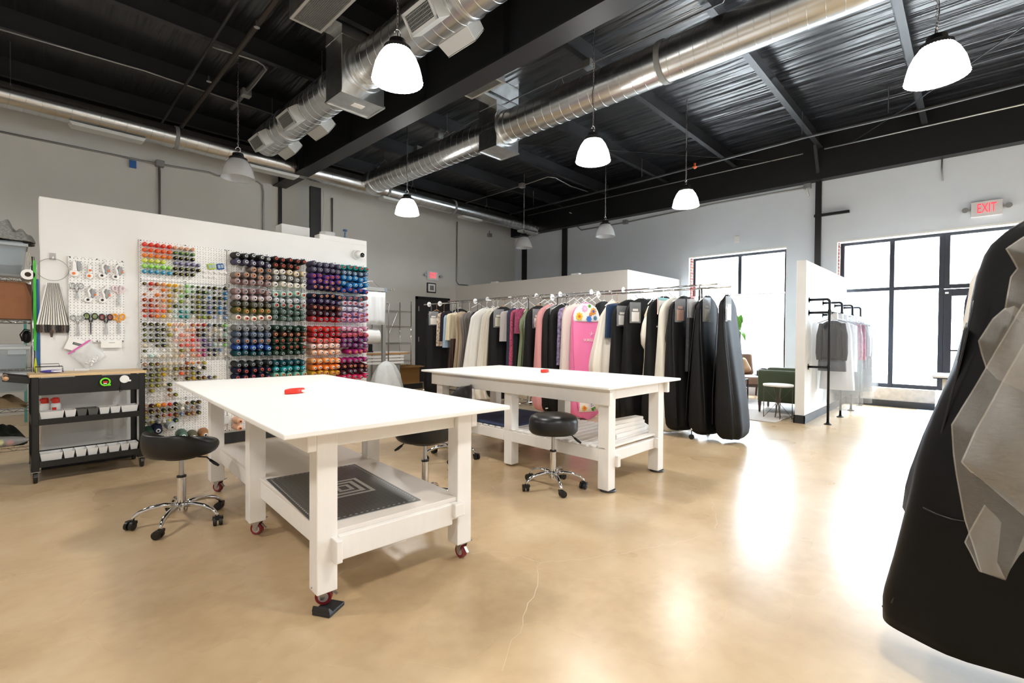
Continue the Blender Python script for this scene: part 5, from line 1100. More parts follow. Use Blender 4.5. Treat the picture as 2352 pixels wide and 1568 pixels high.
def filmed(x, label, cat, name, mm, rows_, z0, hang=None, film=True, sleeves=False, pants=None):
    r = thing(name, label, cat, (x, 1.45, 0), 0, 'clothes on the pipe rack')
    shaped(x, rows_, ph=x).build('fabric', mm, r, world=True, smooth=1.0)
    if sleeves:
        for s_ in (-1, 1): MB().tube([(x, 1.45+s_*.12, 1.42), (x-.01, 1.45+s_*.15, 1.25), (x-.02, 1.45+s_*.158, 1.0), (x-.02, 1.45+s_*.15, .9)], [.04, .042, .038, .034], 12).build('sleeve', mm, r, world=True, smooth=True)
    if pants: shaped(x+.02, [(z, w_, d_) for z, w_, d_ in pants], ph=2).build('trousers', mat('grey_trousers', '5d6168', .8), r, world=True, smooth=1.0)
    if film: shaped(x, [(1.53, .03, .02), (1.49, .1, .03), (1.43, .23, .06), (1.2, .26, .09), (.8, .26, .10), (.5, .265, .11), (z0, .27, .12)], 48, .012, 5, x*3).build('clear_film', M_film, r, world=True, smooth=True)
    mb = MB(); mb.tube([(x, 1.45, 1.49)]+[(x, 1.45, 1.56)]+arc((x, 1.45+.0, zm_+.0), .025, -.5*PI, .9*PI, 8, (0, 1, 0), (0, 0, 1)), .003, 5); mb.tube([(x, 1.27, 1.43), (x, 1.45, 1.50), (x, 1.63, 1.43)], .006, 6)
    mb.build('wire_hanger', M_steel, r, world=True)
    MB().box(x-.03, x+.03, 1.385, 1.505, 1.475, 1.57).build('hanger_paper', mat('printed_paper', 'e9edf2', .6, var=.15, scale=60), r, world=True)
    return r
JK = [(1.46, .05, .03), (1.43, .1, .05), (1.38, .135, .06), (1.2, .13, .065), (.98, .135, .065), (.92, .135, .06)]
filmed(8.12, 'dark grey tweed jacket in clear film nearest the front pipe', 'jacket', 'filmed_jacket', mat('grey_tweed', '34363a', .85, var=.35, scale=120), JK, .2, sleeves=True, pants=[(.93, .16, .03), (.86, .165, .03), (.74, .17, .03)])
LONG = [(1.46, .05, .03), (1.43, .14, .04), (1.3, .17, .06), (.9, .19, .07), (.45, .22, .08)]
filmed(8.5, 'long white dress in clear film behind the tweed jacket', 'dress', 'filmed_dress', mat('white_filmed', 'e4e8f0', .6), LONG, .16)
filmed(8.9, 'long white shirt in clear film, third on the pipe rack', 'shirt', 'filmed_shirt', mat('white_filmed', 'e4e8f0', .6), [(1.46, .05, .03), (1.4, .18, .05), (.9, .19, .06), (.7, .19, .06)], .2)
filmed(9.5, 'red and grey plaid shirt in clear film on the pipe rack', 'shirt', 'filmed_shirt', mat('plaid', '8b4a5c', .8, var=.5, scale=30), [(1.46, .05, .03), (1.42, .2, .05), (.98, .215, .06), (.86, .21, .06)], .3, sleeves=True)
filmed(9.95, 'charcoal jacket in clear film near the window end of the pipe rack', 'jacket', 'filmed_jacket', mat('charcoal_suit', '262a33', .8), JK, .22, sleeves=True, pants=[(.93, .16, .03), (.7, .165, .03)])
filmed(9.75, 'dark green trousers in clear film low on the pipe rack', 'trousers', 'filmed_trousers', mat('green_trousers', '4f6a66', .8), [(1.1, .1, .03), (1.05, .12, .03), (.35, .13, .04)], .15)
filmed(10.2, 'pale grey blouse in clear film, second from the window on the pipe rack', 'blouse', 'filmed_blouse', mat('pale_grey', 'c5cbd6', .7), [(1.46, .05, .03), (1.4, .2, .05), (.9, .2, .06)], .3)
filmed(10.42, 'pale blouse in clear film nearest the window on the pipe rack', 'blouse', 'filmed_blouse', mat('pale_blue_grey', 'b4bccb', .7), [(1.46, .05, .03), (1.4, .2, .05), (.95, .2, .06)], .35)
# roller shade
r = thing('roller_shade', 'white roller shade hung halfway down the left window', 'shade', (10.87, 3.7, 2.12))
MB().tube([(10.87, 2.76, 2.12), (10.87, 4.66, 2.12)], .02, 12).build('shade_roller', M_white, r, world=True, smooth=True)
m = bpy.data.materials.new('shade_fabric'); m.use_nodes = True; t = m.node_tree; b = t.nodes['Principled BSDF']; b.inputs['Base Color'].default_value = (.95, .95, .95, 1); b.inputs['Roughness'].default_value = .9; b.inputs['Transmission Weight'].default_value = 0
tl = t.nodes.new('ShaderNodeBsdfTranslucent'); tl.inputs[0].default_value = (.95, .96, .98, 1); ms = t.nodes.new('ShaderNodeMixShader'); ms.inputs[0].default_value = .6
t.links.new(b.outputs[0], ms.inputs[1]); t.links.new(tl.outputs[0], ms.inputs[2]); t.links.new(ms.outputs[0], t.nodes['Material Output'].inputs[0])
MB().box(10.871, 10.874, 2.78, 4.64, 1.63, 2.12).build('shade_cloth', m, r, world=True); MB().box(10.865, 10.88, 2.78, 4.64, 1.615, 1.635).build('shade_bar', M_white, r, world=True)
# lounge
rug = thing('area_rug', 'pale grey woven rug in the lounge corner by the left window', 'rug', (8.75, 3.1, 0))
MB().box(7.5, 9.95, 2.0, 4.2, .001, .011).build('rug_pile', mat('rug_weave', 'c3bdb6', .95, var=.14, scale=18, stretch=(1, 6, 1), bump=.2), rug, world=True)
GR = mat('green_velvet', '3c4630', .7, bump=.05, scale=60, sheen=.3, spec=.3)
ga = thing('armchair', 'dark green armchair seen from behind at the lounge corner', 'armchair', (8.75, 2.18, .011), .1)
MB().box(-.36, -.26, -.32, .36, .17, .68).build('backrest', GR, ga, bevel=.03, seg=3)
MB().box(-.26, .42, .27, .36, .17, .58).build('armrest', GR, ga, bevel=.03, seg=3); MB().box(-.26, .42, -.32, -.23, .17, .58).build('armrest', GR, ga, bevel=.03, seg=3)
MB().box(-.26, .42, -.22, .26, .17, .42).build('seat', GR, ga, bevel=.03, seg=3); MB().box(-.25, -.1, -.2, .25, .42, .72).build('back_cushion', GR, ga, bevel=.04, seg=3)
for x in (-.33, .38):
    for y in (-.29, .33): MB().loft([[(x+a*k, y+b_*k, z) for a, b_ in ((-1, -1), (1, -1), (1, 1), (-1, 1))] for z, k in ((0, .012), (.18, .022))]).build('leg', mat('dark_walnut', '3a2a22', .5), ga)
q = onz(1780, 961, .0)
st = thing('side_table', 'round white topped wire side table in front of the green armchair', 'side table', (7.98, 2.1, .0))
MB().lathe([(.2, .488), (.205, .492), (.205, .512), (.2, .515)], n=40).build('tabletop', mat('white_stone', 'efece6', .4), st, smooth=.6); MB().lathe([(.19, .478), (.2, .478), (.2, .488), (.19, .488)], n=40).build('rim', mat('bronze_wire', '6f6558', .35, .8), st, smooth=.6)
mb = MB()
for k in range(4):
    a = k*PI/2+.4; d = Vector((math.cos(a), math.sin(a), 0)); mb.tube([d*.19+Vector((0, 0, .48)), d*.19], .006, 7)
mb.build('leg_wires', mat('bronze_wire', '6f6558', .35, .8), st)
mb = MB()
for k in range(4):
    a = k*PI/2+.4; d = Vector((math.cos(a), math.sin(a), 0)); mb.tube([d*.19+Vector((0, 0, .47)), Vector((0, 0, .24))+d*.012, d*.19+Vector((0, 0, .012))], .004, 6)
    a += .5; d = Vector((math.cos(a), math.sin(a), 0)); mb.tube([d*.07+Vector((0, 0, .48)), d*.012+Vector((0, 0, .24)), d*.05], .004, 6)
mb.build('brace_wires', mat('bronze_wire', '6f6558', .35, .8), st)
BR = mat('brown_leather', '7a5a45', .5, var=.15, scale=8, bump=.1); WN = mat('dark_walnut', '3a2a22', .5)
so_ = thing('lounge_chair', 'brown leather lounge chair with wooden arms under the left window', 'lounge chair', (10.05, 3.38, .0), PI+.5)
MB().box(-.34, .34, -.32, .32, .27, .42).build('seat_cushion', BR, so_, bevel=.045, seg=3)
mb = MB(); mt = Matrix.Translation((-.34, 0, .40)) @ Matrix.Rotation(-.32, 4, 'Y'); mb.box(-.08, .08, -.31, .31, 0, .42, mt); mb.build('back_cushion', BR, so_, bevel=.05, seg=3)
mb = MB(); mt = Matrix.Translation((-.22, .08, .43)) @ Matrix.Rotation(-.5, 4, 'Y') @ Matrix.Rotation(.3, 4, 'X'); mb.box(-.06, .06, -.2, .2, 0, .3, mt); mb.build('pillow', mat('tan_pillow', 'a58566', .8, bump=.1, scale=40), so_, bevel=.055, seg=3)
for s_ in (-1, 1):
    y = s_*.37; MB().tube([(.38, y, .01), (.33, y, .3), (.32, y, .54)], [.014, .02, .022], 10).build('front_leg', WN, so_, smooth=True); MB().tube([(-.42, y, .01), (-.34, y, .32), (-.3, y, .5)], [.014, .02, .018], 10).build('rear_leg', WN, so_, smooth=True)
    MB().tube([(.38, y, .55), (.1, y, .56), (-.36, y, .49)], [.022, .026, .02], 10).build('armrest', WN, so_, smooth=True); MB().bar((-.34, y, .27), (.33, y, .27), .03, .05).build('side_rail', WN, so_)
so_.scale = (1.12, 1.18, 1.08)
for x in (-.3, .32): MB().bar((x, -.37, .26), (x, .37, .26), .03, .045).build('cross_rail', WN, so_)
ct = thing('coffee_table', 'black steel framed coffee table with two glass shelves', 'coffee table', (9.1, 3.2, .011))
mb = MB(); x0, x1, y0, y1 = -.3, .3, -.22, .5
for x in (x0, x1):
    for y in (y0, y1): mb.box(x-.01, x+.01, y-.01, y+.01, 0, .42)
for z in (.0, .42, .25):
    for y in (y0, y1): mb.box(x0, x1, y-.01, y+.01, z, z+.02)
    for x in (x0, x1): mb.box(x-.01, x+.01, y0, y1, z, z+.02)
mb.build('frame', M_iron, ct)
M_tg = mat('pale_glass_shelf', 'bccad2', .1, alpha=.5)
MB().box(x0, x1, y0, y1, .425, .438).build('glass_top', M_tg, ct); MB().box(x0, x1, y0, y1, .255, .268).build('glass_shelf', M_tg, ct)
for k in range(2): tag(MB().box(9.06+.02*k, 9.28, 3.03, 3.2-.02*k, .28+.022*k, .30+.022*k).build('magazine', mat(('white_paper', 'grey_cover')[k], ('f3f2ee', 'c9cdd2')[k], .5)), ('white magazine lying on the lower glass shelf of the coffee table', 'pale grey magazine on top of the white one on the coffee table')[k], 'magazine', 'magazines')
# fiddle leaf fig
fp = thing('potted_fig', 'fiddle leaf fig with big green leaves near the left window', 'plant', (10.15, 4.15, 0))
MB().lathe([(.13, 0), (.17, .28), (.175, .3), (.15, .3), (.145, .26)], n=24).build('pot', M_white, fp, smooth=.6)
MB().tube([(0, 0, .25), (.02, -.03, .7), (-.02, -.1, 1.1), (-.05, -.2, 1.45)], [.018, .015, .012, .008], 8).build('stem', WN, fp, smooth=True)
LF = mat('fig_leaf', '5f9a35', .45, var=.2, scale=9, trans=0, spec=.4)
def leaf(base, tip, wdt, up=(0, 0, 1), nm='leaf'):
    b_, t_ = Vector(base), Vector(tip); d = t_-b_; s_ = d.cross(Vector(up)).normalized(); nrm = s_.cross(d).normalized(); P = []
    for i in range(11):
        k = i/10; w_ = wdt*(math.sin(PI*min(1, k*1.02)**.75))*(.72+.5*k)*.75+.002; c = b_+d*k+nrm*(.12*d.length*math.sin(PI*k))
        P.append([c+s_*w_*u+nrm*(abs(u)*w_*.28) for u in (-1, -.5, 0, .5, 1)])
    return MB().grid(P).build(nm, LF, fp, world=True, smooth=True, solid=.002)
lx, xx = 10.0, 10.0
def lp(px, py, x): return onx(px, py, x)
leaf(lp(1690, 768, 10.0), lp(1692, 722, 9.9), .11, (1, 0, 0)); leaf(lp(1692, 768, 10.0), lp(1690, 742, 10.05), .10, (1, 0, 0)); leaf(lp(1692, 752, 9.95), lp(1722, 765, 9.8), .05); leaf(lp(1695, 755, 10.0), lp(1712, 784, 9.85), .06); leaf(lp(1688, 750, 10), lp(1692, 780, 9.95), .09, (1, 0, 0)); leaf(lp(1690, 750, 10.0), lp(1703, 722, 9.95), .1, (1, 0, 0))
for k in range(6):
    a = k*1.1; z = .8+.12*k; leaf((10.13, 4.05-.02*k, z), (10.13+.3*math.cos(a), 4.05+.25*math.sin(a), z+.16), .09)
# desk, door mat
q = onz(2140, 862, .76)
dk = thing('reception_desk', 'white topped desk half hidden behind the foreground bag', 'desk', (q.x+.35, q.y-.8, 0))
MB().box(q.x, q.x+.7, q.y-1.6, q.y, .735, .76).build('desktop', M_white, dk, world=True, bevel=.003); MB().box(q.x-.002, q.x+.7, q.y-1.6, q.y-.01, .722, .735).build('edge_band', M_alu, dk, world=True)
MB().box(q.x+.08, q.x+.62, q.y-1.5, q.y-.28, .05, .722).build('desk_body', mat('pale_grey_panel', 'cfd3d8', .5), dk, world=True)
for y in (q.y-1.45, q.y-.12): MB().box(q.x+.1, q.x+.15, y-.025, y+.025, 0, .722).build('leg', M_white, dk, world=True); MB().box(q.x+.55, q.x+.6, y-.025, y+.025, 0, .722).build('leg', M_white, dk, world=True)
dm = thing('door_mat', 'pale blue grey mat on the floor inside the glass door', 'mat', (10.2, .1, 0))
MB().box(9.85, 10.65, -.5, .66, .001, .012).build('mat_pile', mat('blue_grey_mat', '8fa0b4', .95, var=.25, scale=60, bump=.3), dm, world=True); mb = MB()
mb.box(9.8, 9.86, -.5, .7, .001, .008); mb.build('mat_border', mat('mat_border', 'aab4bf', .8), dm, world=True)
# ================================================================ tool cart
CX, CY, CR = .10, 5.46, .02
ct = thing('tool_cart', 'black steel utility cart with wooden top below the tool board', 'cart', (CX, CY, 0), CR)
def cw(x, y, z): return Matrix.Translation((CX, CY, 0)) @ Matrix.Rotation(CR, 4, 'Z') @ Vector((x, y, z))
CWD, CDP = .74, .40
M_cart = mat('cart_black_steel', '141516', .42)
for x in (0, CWD-.045):
    for y in (0, CDP-.03):
        mb = MB(); mb.box(x, x+.045, y if y == 0 else y+.024, y+.006 if y == 0 else y+.03, .095, .865); mb.box(x if x == 0 else x+.039, x+.006 if x == 0 else x+.045, y, y+.03, .095, .865); mb.build('post', M_cart, ct, bevel=.002)
        e = bpy.data.objects.new('caster', None); C.objects.link(e); e.parent = ct; e.location = (x+.022, y+.03, 0)
        MB().lathe([(.012, -.014), (.04, -.013), (.042, -.009), (.042, .009), (.04, .013), (.012, .014)], (0, 0, .042), 'x', 24).build('wheel', M_blackpl, e, smooth=.6)
        mb = MB()
        for s_ in (-1, 1): mb.loft([[(s_*.019-.001, -.012, .04), (s_*.019+.001, -.012, .04), (s_*.019+.001, .012, .04), (s_*.019-.001, .012, .04)], [(s_*.019-.001, -.03, .09), (s_*.019+.001, -.03, .09), (s_*.019+.001, .025, .09), (s_*.019-.001, .025, .09)]])
        mb.box(-.028, .028, -.035, .035, .089, .095); mb.bar((0, -.03, .078), (0, -.062, .06), .024, .003); mb.build('caster_fork', M_steel, e)
MB().box(-.01, CWD+.01, -.005, CDP, .862, .884).build('wooden_top', mat('maple_top', 'd8b98c', .45, var=.1, scale=6, stretch=(1, 8, 8)), ct, bevel=.003)
d_ = MB().box(.045, CWD-.045, -.004, .02, .715, .855); dr = d_.build('drawer', M_cart, ct, bevel=.003)
MB().loft([[(.26+a, -.006, z) for a, z in ((0, .862), (.03, .832), (.15, .832), (.18, .862))], [(.26+a, .0, z) for a, z in ((0, .862), (.03, .832), (.15, .832), (.18, .862))]]).build('drawer_pull', M_black, dr)
for z in (.47, .125):
    mb = MB(); mb.box(.0, CWD, 0, CDP, z, z+.006); mb.box(.045, CWD-.045, -.004, .002, z, z+.05); mb.box(.0, CWD, CDP-.006, CDP, z, z+.07); mb.box(0, .005, 0, CDP, z, z+.07); mb.box(CWD-.005, CWD, 0, CDP, z, z+.07)
    mb.build('tray', M_cart, ct)
MB().box(.3, .52, -.0055, -.003, .5, .51).build('tray_slot', M_black, ct)
mb = MB()
for y in (.03, CDP-.05): mb.bar((.0, y, .835), (-.155, y, .865), .018, .05)
mb.build('handle_bracket', M_cart, ct, bevel=.004); MB().tube([(-.14, .02, .862), (-.14, CDP-.04, .862)], .018, 12).build('handle', mat('beech_handle', 'c99f76', .5), ct, smooth=True)
# bins in the trays
M_bin = mat('white_bin', 'dcdcdb', .45); M_bing = mat('grey_bin', '5c5c5b', .4)
def bin_(x0, x1, z, y0, y1, h, label, mm, fill=None):
    o = MB(); k = .012
    o.loft([[cw(x0+k, y0+k, z), cw(x1-k, y0+k, z), cw(x1-k, y1-k, z), cw(x0+k, y1-k, z)], [cw(x0, y0, z+h), cw(x1, y0, z+h), cw(x1, y1, z+h), cw(x0, y1, z+h)], [cw(x0+.003, y0+.003, z+h), cw(x1-.003, y0+.003, z+h), cw(x1-.003, y1-.003, z+h), cw(x0+.003, y1-.003, z+h)], [cw(x0+k, y0+k, z+.004), cw(x1-k, y0+k, z+.004), cw(x1-k, y1-k, z+.004), cw(x0+k, y1-k, z+.004)]])
    b_ = tag(o.build('organiser_bin', mm), label, 'bin', 'little bins in the cart trays')
    if fill:
        mb = MB(); rnd = random.Random(int(x0*1000+z*77))
        for i in range(14): mb.ball(cw(rnd.uniform(x0+.02, x1-.02), rnd.uniform(y0+.02, y1-.02), z+h*.45+rnd.uniform(0, .012)), rnd.uniform(.006, .013), rnd.uniform(.006, .016), .007, 5)
        f = mb.build('bin_contents', mat('contents_'+fill, fill, .6), b_, smooth=True); f['kind'] = 'stuff'
xs = [.05, .2, .275, .345, .42, .495, .57, .695]
for i, (a, b_) in enumerate(zip(xs, xs[1:])): bin_(a, b_-.004, .49, .012, .14, .085, f'{"dark grey" if i in (2, 3) else "white"} organiser bin, {NTH[i]} from the left on the middle cart tray', M_bing if i in (2, 3) else M_bin, {0: 'e9e6e0', 1: 'd9843a'}.get(i))
xs = [.05, .19, .265, .34, .415, .48, .565, .63, .695]
for i, (a, b_) in enumerate(zip(xs, xs[1:])): bin_(a, b_-.004, .145, .012, .15, .085, f'white organiser bin, {NTH[i]} from the left on the bottom cart tray', M_bin, {0: '8f8d86', 1: '2f7a55', 2: 'c9dcd2', 3: 'c06a7a', 4: '6f6a62', 5: '39435f', 6: 'b9b9b9', 7: '9a9a9a'}.get(i))
for i, x in enumerate((.09, .155)):
    q = cw(x, .17 if i else .2, .476); r = thing('spray_can', ('white spray can with red trigger cap at the left corner of the cart', 'white spray can with red label square on the cart')[i], 'spray can', q, 0, 'spray cans')
    MB().lathe([(.03, 0), (.033, .004), (.033, .135), (.026, .15), (.02, .155)]).build('can_body', M_white, r, smooth=.6); MB().lathe([(.024, .15), (.026, .158), (.024, .19), (.018, .198)]).build('cap', M_red, r, smooth=.6)
    MB().box(-.034, -.012, -.02, .004, .172, .192).build('trigger', M_red, r, bevel=.006)
    if i: MB().box(-.024, .002, -.0345, -.032, .095, .118).build('red_label', M_red, r); mb = MB().box(-.024, .018, -.0345, -.032, .078, .084); mb.build('label_line', mat('grey_print', '7d8487', .7), r)
r = thing('grinder_jar', 'small clear jar with black lid on the cart', 'jar', cw(.235, .2, .476)); MB().lathe([(.03, 0), (.034, .01), (.028, .07)]).build('jar_body', mat('smoky_plastic', '6a6a6c', .2, alpha=.75), r, smooth=.6); MB().lathe([(.03, .07), (.03, .082)]).build('lid', M_blackpl, r)
r = thing('round_tin', 'low round white tin on the cart', 'tin', cw(.315, .19, .476)); MB().lathe([(.036, 0), (.036, .03)]).build('tin_body', M_blackpl, r); MB().lathe([(.037, .03), (.037, .048), (.03, .052)]).build('lid', M_white, r, smooth=.5)
tag(MB().box(-.17, .17, -.06, .06, 0, .006, Matrix.Translation(cw(.55, .25, .536)) @ Matrix.Rotation(-.05, 4, 'Y')).build('steel_ruler', M_steel), 'flat steel plate lying across the back of the middle cart tray', 'ruler')
# tapes on the drawer front
q = cw(.455, -.012, .80); r = thing('tape_measure', 'lime green and black tape measure clipped to the cart drawer', 'tape measure', q, CR, 'tape measures')
mb = MB().lathe([(.026, -.02), (.031, -.017), (.031, .005)], (0, 0, 0), 'y', 22); mb.build('tape_case', M_blackpl, r, smooth=.6)
MB().tube([Vector((.031*math.cos(a), -.02, .031*math.sin(a))) for a in [2*PI*i/28 for i in range(28)]], .0065, 7, closed=True).build('green_ring', mat('lime_green', '77e62a', .4), r, smooth=True); MB().box(.012, .038, -.026, -.005, -.035, -.022).build('green_tab', mat('lime_green', '77e62a', .4), r, bevel=.003)
MB().box(-.016, .016, -.023, -.0205, -.006, .006).build('case_label', M_red, r); MB().box(-.012, .012, -.023, -.0205, -.018, -.01).build('case_label', M_white, r)
q = cw(.59, -.01, .815); r = thing('tape_measure', 'white retractable tape measure on the cart drawer with dark strap', 'tape measure', q, CR, 'tape measures')
MB().lathe([(.03, -.016), (.034, -.01), (.034, .004)], (0, 0, 0), 'y', 22).build('tape_case', M_white, r, smooth=.6); MB().box(.02, .045, -.014, 0, -.022, -.006).build('tape_tab', M_white, r, bevel=.003)
MB().tube([(-.02, -.008, -.03), (-.026, -.008, -.06), (-.02, -.01, -.1), (-.034, -.01, -.112), (-.032, -.008, -.07)], .003, 6).build('strap', M_blackpl, r, smooth=True)
# things on top
r = thing('wire_rack', 'small black wire rack standing on the cart top', 'rack', cw(.12, .25, .885))
mb = MB()
for y in (-.05, .05): mb.tube([(-.085, y, 0), (-.085, y, .05), (.085, y, .05), (.085, y, 0)], .0025, 5)
for x in (-.085, .085): mb.tube([(x, -.05, .03), (x, .05, .03)], .002, 5)
mb.tube([(-.06, -.05, .05), (-.06, -.05, .075), (.06, -.05, .075), (.06, -.05, .05)], .0025, 5); mb.build('wire_frame', M_iron if 'M_iron' in globals() else M_black, r)
r = thing('purple_pouch', 'purple foil pouch lying on the left of the cart top', 'pouch', cw(.13, .13, .888)); MB().ball((0, 0, .012), .075, .035, .014).build('pouch', mat('purple_foil', '4a3f9a', .3, bump=.3, scale=25), r, smooth=True); MB().box(-.005, .06, -.034, -.031, .008, .02).build('pouch_label', M_white, r)
r = thing('clear_tray', 'low clear plastic tray on the cart top', 'tray', cw(.33, .28, .885)); MB().box(-.05, .05, -.03, .03, 0, .022).build('tray_body', M_poly, r, bevel=.004)
# ================================================================ wire shelving at the left
ws = thing('wire_shelf', 'chrome wire shelving unit packed with bins at the left edge', 'shelving', (-.35, 6.3, 0))
SX0, SX1, SY0, SY1 = -.95, .14, 6.05, 6.52
ZS = (.215, .556, .888, 1.336, 1.706)
for x in (SX0, SX1-.012):
    for y in (SY0, SY1): MB().tube([(x, y, 0), (x, y, 1.9)], .0125, 10).build('post', M_chrome, ws, world=True, smooth=True)
def wire_deck(parent, x0, x1, y0, y1, z, nx=20, mm=M_chrome):
    mb = MB()
    for y in (y0, y1):
        mb.tube([(x0, y, z), (x1, y, z)], .003, 5); mb.tube([(x0, y, z-.028), (x1, y, z-.028)], .003, 5)
        n = int((x1-x0)/.045); mb.tube([(x0+(x1-x0)*i/n, y, z-.028*(i % 2)) for i in range(n+1)], .0022, 4)
    for x in (x0, x1): mb.tube([(x, y0, z), (x, y1, z)], .003, 5); mb.tube([(x, y0, z-.028), (x, y1, z-.028)], .003, 5)
    for i in range(nx): x = x0+(x1-x0)*(i+.5)/nx; mb.tube([(x, y0, z+.002), (x, y1, z+.002)], .0018, 4)
    return mb.build('wire_shelf_deck', mm, parent, world=True)
for z in ZS: wire_deck(ws, SX0, SX1, SY0, SY1, z, 28)
def drape(name, label, cat, c, sx_, sy_, h, mm, seed, droop=0):
    rnd = random.Random(seed); ph = [rnd.uniform(0, 6) for _ in range(6)]
    r = thing(name, label, cat, c); P = []
    for j in range(17):
        row = []
        for i in range(49):
            u, v = i/48*2-1, j/16*2-1; e = max(0, (1-u**6))*max(0, (1-v**6))
            z = h*e*(.66+.14*math.sin(5*u+ph[0]+2*v)+.15*math.sin(11*u-3*v+ph[1])+.11*math.sin(21*u+ph[2]+5*v))
            row.append((u*sx_+.012*math.sin(7*v+ph[3]), v*sy_+.012*math.sin(6*u+ph[4]), max(.003, z)))
        P.append(row)
    MB().grid(P).build('cloth', mm, r, smooth=True, solid=.008, sub=1); return r
drape('folded_blanket', 'crumpled grey knitted blanket on top of the left wire shelf', 'blanket', (-.13, 6.25, 2.03), .27, .19, .2, mat('grey_knit', '8b8c8a', .95, var=.4, scale=45, bump=.6, stretch=(1, 4, 3)), 3)
drape('pink_cloth', 'pink cloth tucked behind the grey blanket', 'cloth', (-.5, 6.25, 2.0), .18, .15, .16, cloth_mat('d98a80'), 4)
# clear tote with grey lid
M_tote = mat('clear_tote', 'b9c4cc', .15, alpha=.45)
def tote(name, label, x0, x1, y0, y1, z0, z1, lidm, cont, latch=None, lid=True):
    r = thing(name, label, 'storage bin', ((x0+x1)/2, (y0+y1)/2, z0), 0, 'clear storage bins'); k = .02
    MB().loft([[(x0+k, y0+k, z0), (x1-k, y0+k, z0), (x1-k, y1-k, z0), (x0+k, y1-k, z0)], [(x0, y0, z1), (x1, y0, z1), (x1, y1, z1), (x0, y1, z1)]], True, False).build('bin_body', M_tote, r, world=True, bevel=.008)
    if lid: MB().box(x0-.012, x1+.012, y0-.012, y1+.012, z1, z1+.03).build('lid', lidm, r, world=True, bevel=.006); MB().box(x0+.02, x1-.02, y0+.02, y1-.02, z1+.03, z1+.045).build('lid_top', lidm, r, world=True, bevel=.006)
    if latch: MB().box(x0, x0+(x1-x0)*.62, y0-.02, y0-.008, z1-.035, z1+.02).build('latch', latch, r, world=True, bevel=.004); MB().box(x1-.13, x1-.02, y0-.012, y0-.001, z1-.04, z1+.0).build('clear_latch', M_tote, r, world=True)
    mb = MB()
    for hx, (a0, a1, b0, b1) in cont:
        P = [[(x0+k+.01+(x1-x0-.06)*u, y0+k+.012+(y1-y0-.07)*v, z0+.01+(z1-z0)*(b1 if (i % 3) else b1*.9)*(1-.15*math.sin(5*u+3*v))) for i, u in enumerate([j/10 for j in range(11)])] for v in (0, .33, .66, 1)]
        MB().grid(P).build('folded_fabric', cloth_mat(hx), r, world=True, smooth=True)
        MB().grid([[(p[0], p[1], z0+.01) for p in P[0]], P[0]]).build('folded_fabric', cloth_mat(hx), r, world=True, smooth=True)
    return r
tote('storage_bin', 'clear bin with grey lid and blue white fabric, top shelf at left', -.68, .09, 6.08, 6.45, 1.725, 1.985, mat('grey_lid', 'a3adb3', .4), [('8fa0ae', (0, 1, 0, .8)), ('4a5460', (0, 1, 0, .3))])
PUR = mat('purple_latch', '5d2f7d', .4)
tote('storage_bin', 'clear bin with purple latches on the shelf below the paper bag', -.68, .1, 6.04, 6.45, .905, 1.075, mat('clear_lid', 'd3d7da', .2, alpha=.6), [('5a6570', (0, 1, 0, .6))], PUR)
# second lower bin hangs inside the next shelf
tote('storage_bin', 'clear bin with purple latches behind the cart handle', -.68, .1, 6.04, 6.45, .60, .80, mat('clear_lid', 'd3d7da', .2, alpha=.6), [('6d7077', (0, 1, 0, .6))], PUR) if False else None
q = ony(20, 872, 6.06); tote('storage_bin', 'clear bin with purple latches behind the cart handle', -.68, .1, 6.04, 6.45, .70, .845, mat('clear_lid', 'd3d7da', .2, alpha=.6), [('55575d', (0, 1, 0, .7))], PUR)
drape('beige_cloth', 'beige folded fabric on the wire shelf beside the cart post', 'fabric', (-.28, 6.25, .56), .36, .2, .13, cloth_mat('8f7a5c'), 7)
r = thing('paper_bag', 'brown kraft paper bag on the wire shelf at left', 'paper bag', (-.35, 6.25, 1.345))
MB().loft([[(-.36, -.2, 0), (.475, -.2, 0), (.475, .15, 0), (-.36, .15, 0)], [(-.36, -.2, .2), (.465, -.2, .2), (.475, .15, .2), (-.36, .15, .2)], [(-.36, -.17, .325), (.43, -.17, .325), (.47, .1, .325), (-.36, .1, .325)]], True, False).build('bag_body', mat('kraft_paper', '8a5a3a', .75, var=.08, scale=8, bump=.1), r)
MB().tube(arc((.0, -.13, .33), .05, 0, PI, 8, (1, 0, 0), (0, 0, 1)), .004, 6).build('bag_handle', mat('bag_cord', 'c8b49a', .7), r)
for k, (yy, w_) in enumerate(((6.07, 'front'), )):
    q = ony(64, 630, 6.0); r = thing('film_roll', 'roll of white film sticking out of the top wire shelf', 'roll', (q.x, 6.0, q.z)); mb = MB().lathe([(.02, 0), (.045, .0), (.045, -.38), (.02, -.38)], (0, 0, 0), 'y', 24); mb.build('film', M_white, r, smooth=.6); MB().lathe([(.019, .001), (.021, .001), (.021, -.3)], (0, 0, 0), 'y', 16).build('core', mat('card_core', '3a2a22', .8), r)
q = ony(66, 600, 6.03); r = thing('measuring_loop', 'pale ribbon loop dangling from the top wire shelf', 'ribbon', (q.x, 6.02, q.z)); MB().tube([(0, 0, .08), (.012, 0, .03), (.018, 0, -.03), (.0, 0, -.05), (-.012, 0, -.03), (-.008, 0, .03), (0, 0, .08)], .004, 5).build('loop', cloth_mat('b9b3a3'), r)
x_ = ony(80, 700, 6.0).x
tag(MB().loft([[(x_-w_, 6.0, z), (x_+w_, 6.0, z), (x_+w_, 6.008, z), (x_-w_, 6.008, z)] for z, w_ in ((ony(80, 598, 6).z, .008), (ony(80, 700, 6).z, .010), (ony(80, 760, 6).z, .011), (ony(80, 805, 6).z, .006))]).build('green_strap', mat('lime_fabric', '43c23a', .6)), 'bright green strap hanging on the post beside the partition', 'strap')
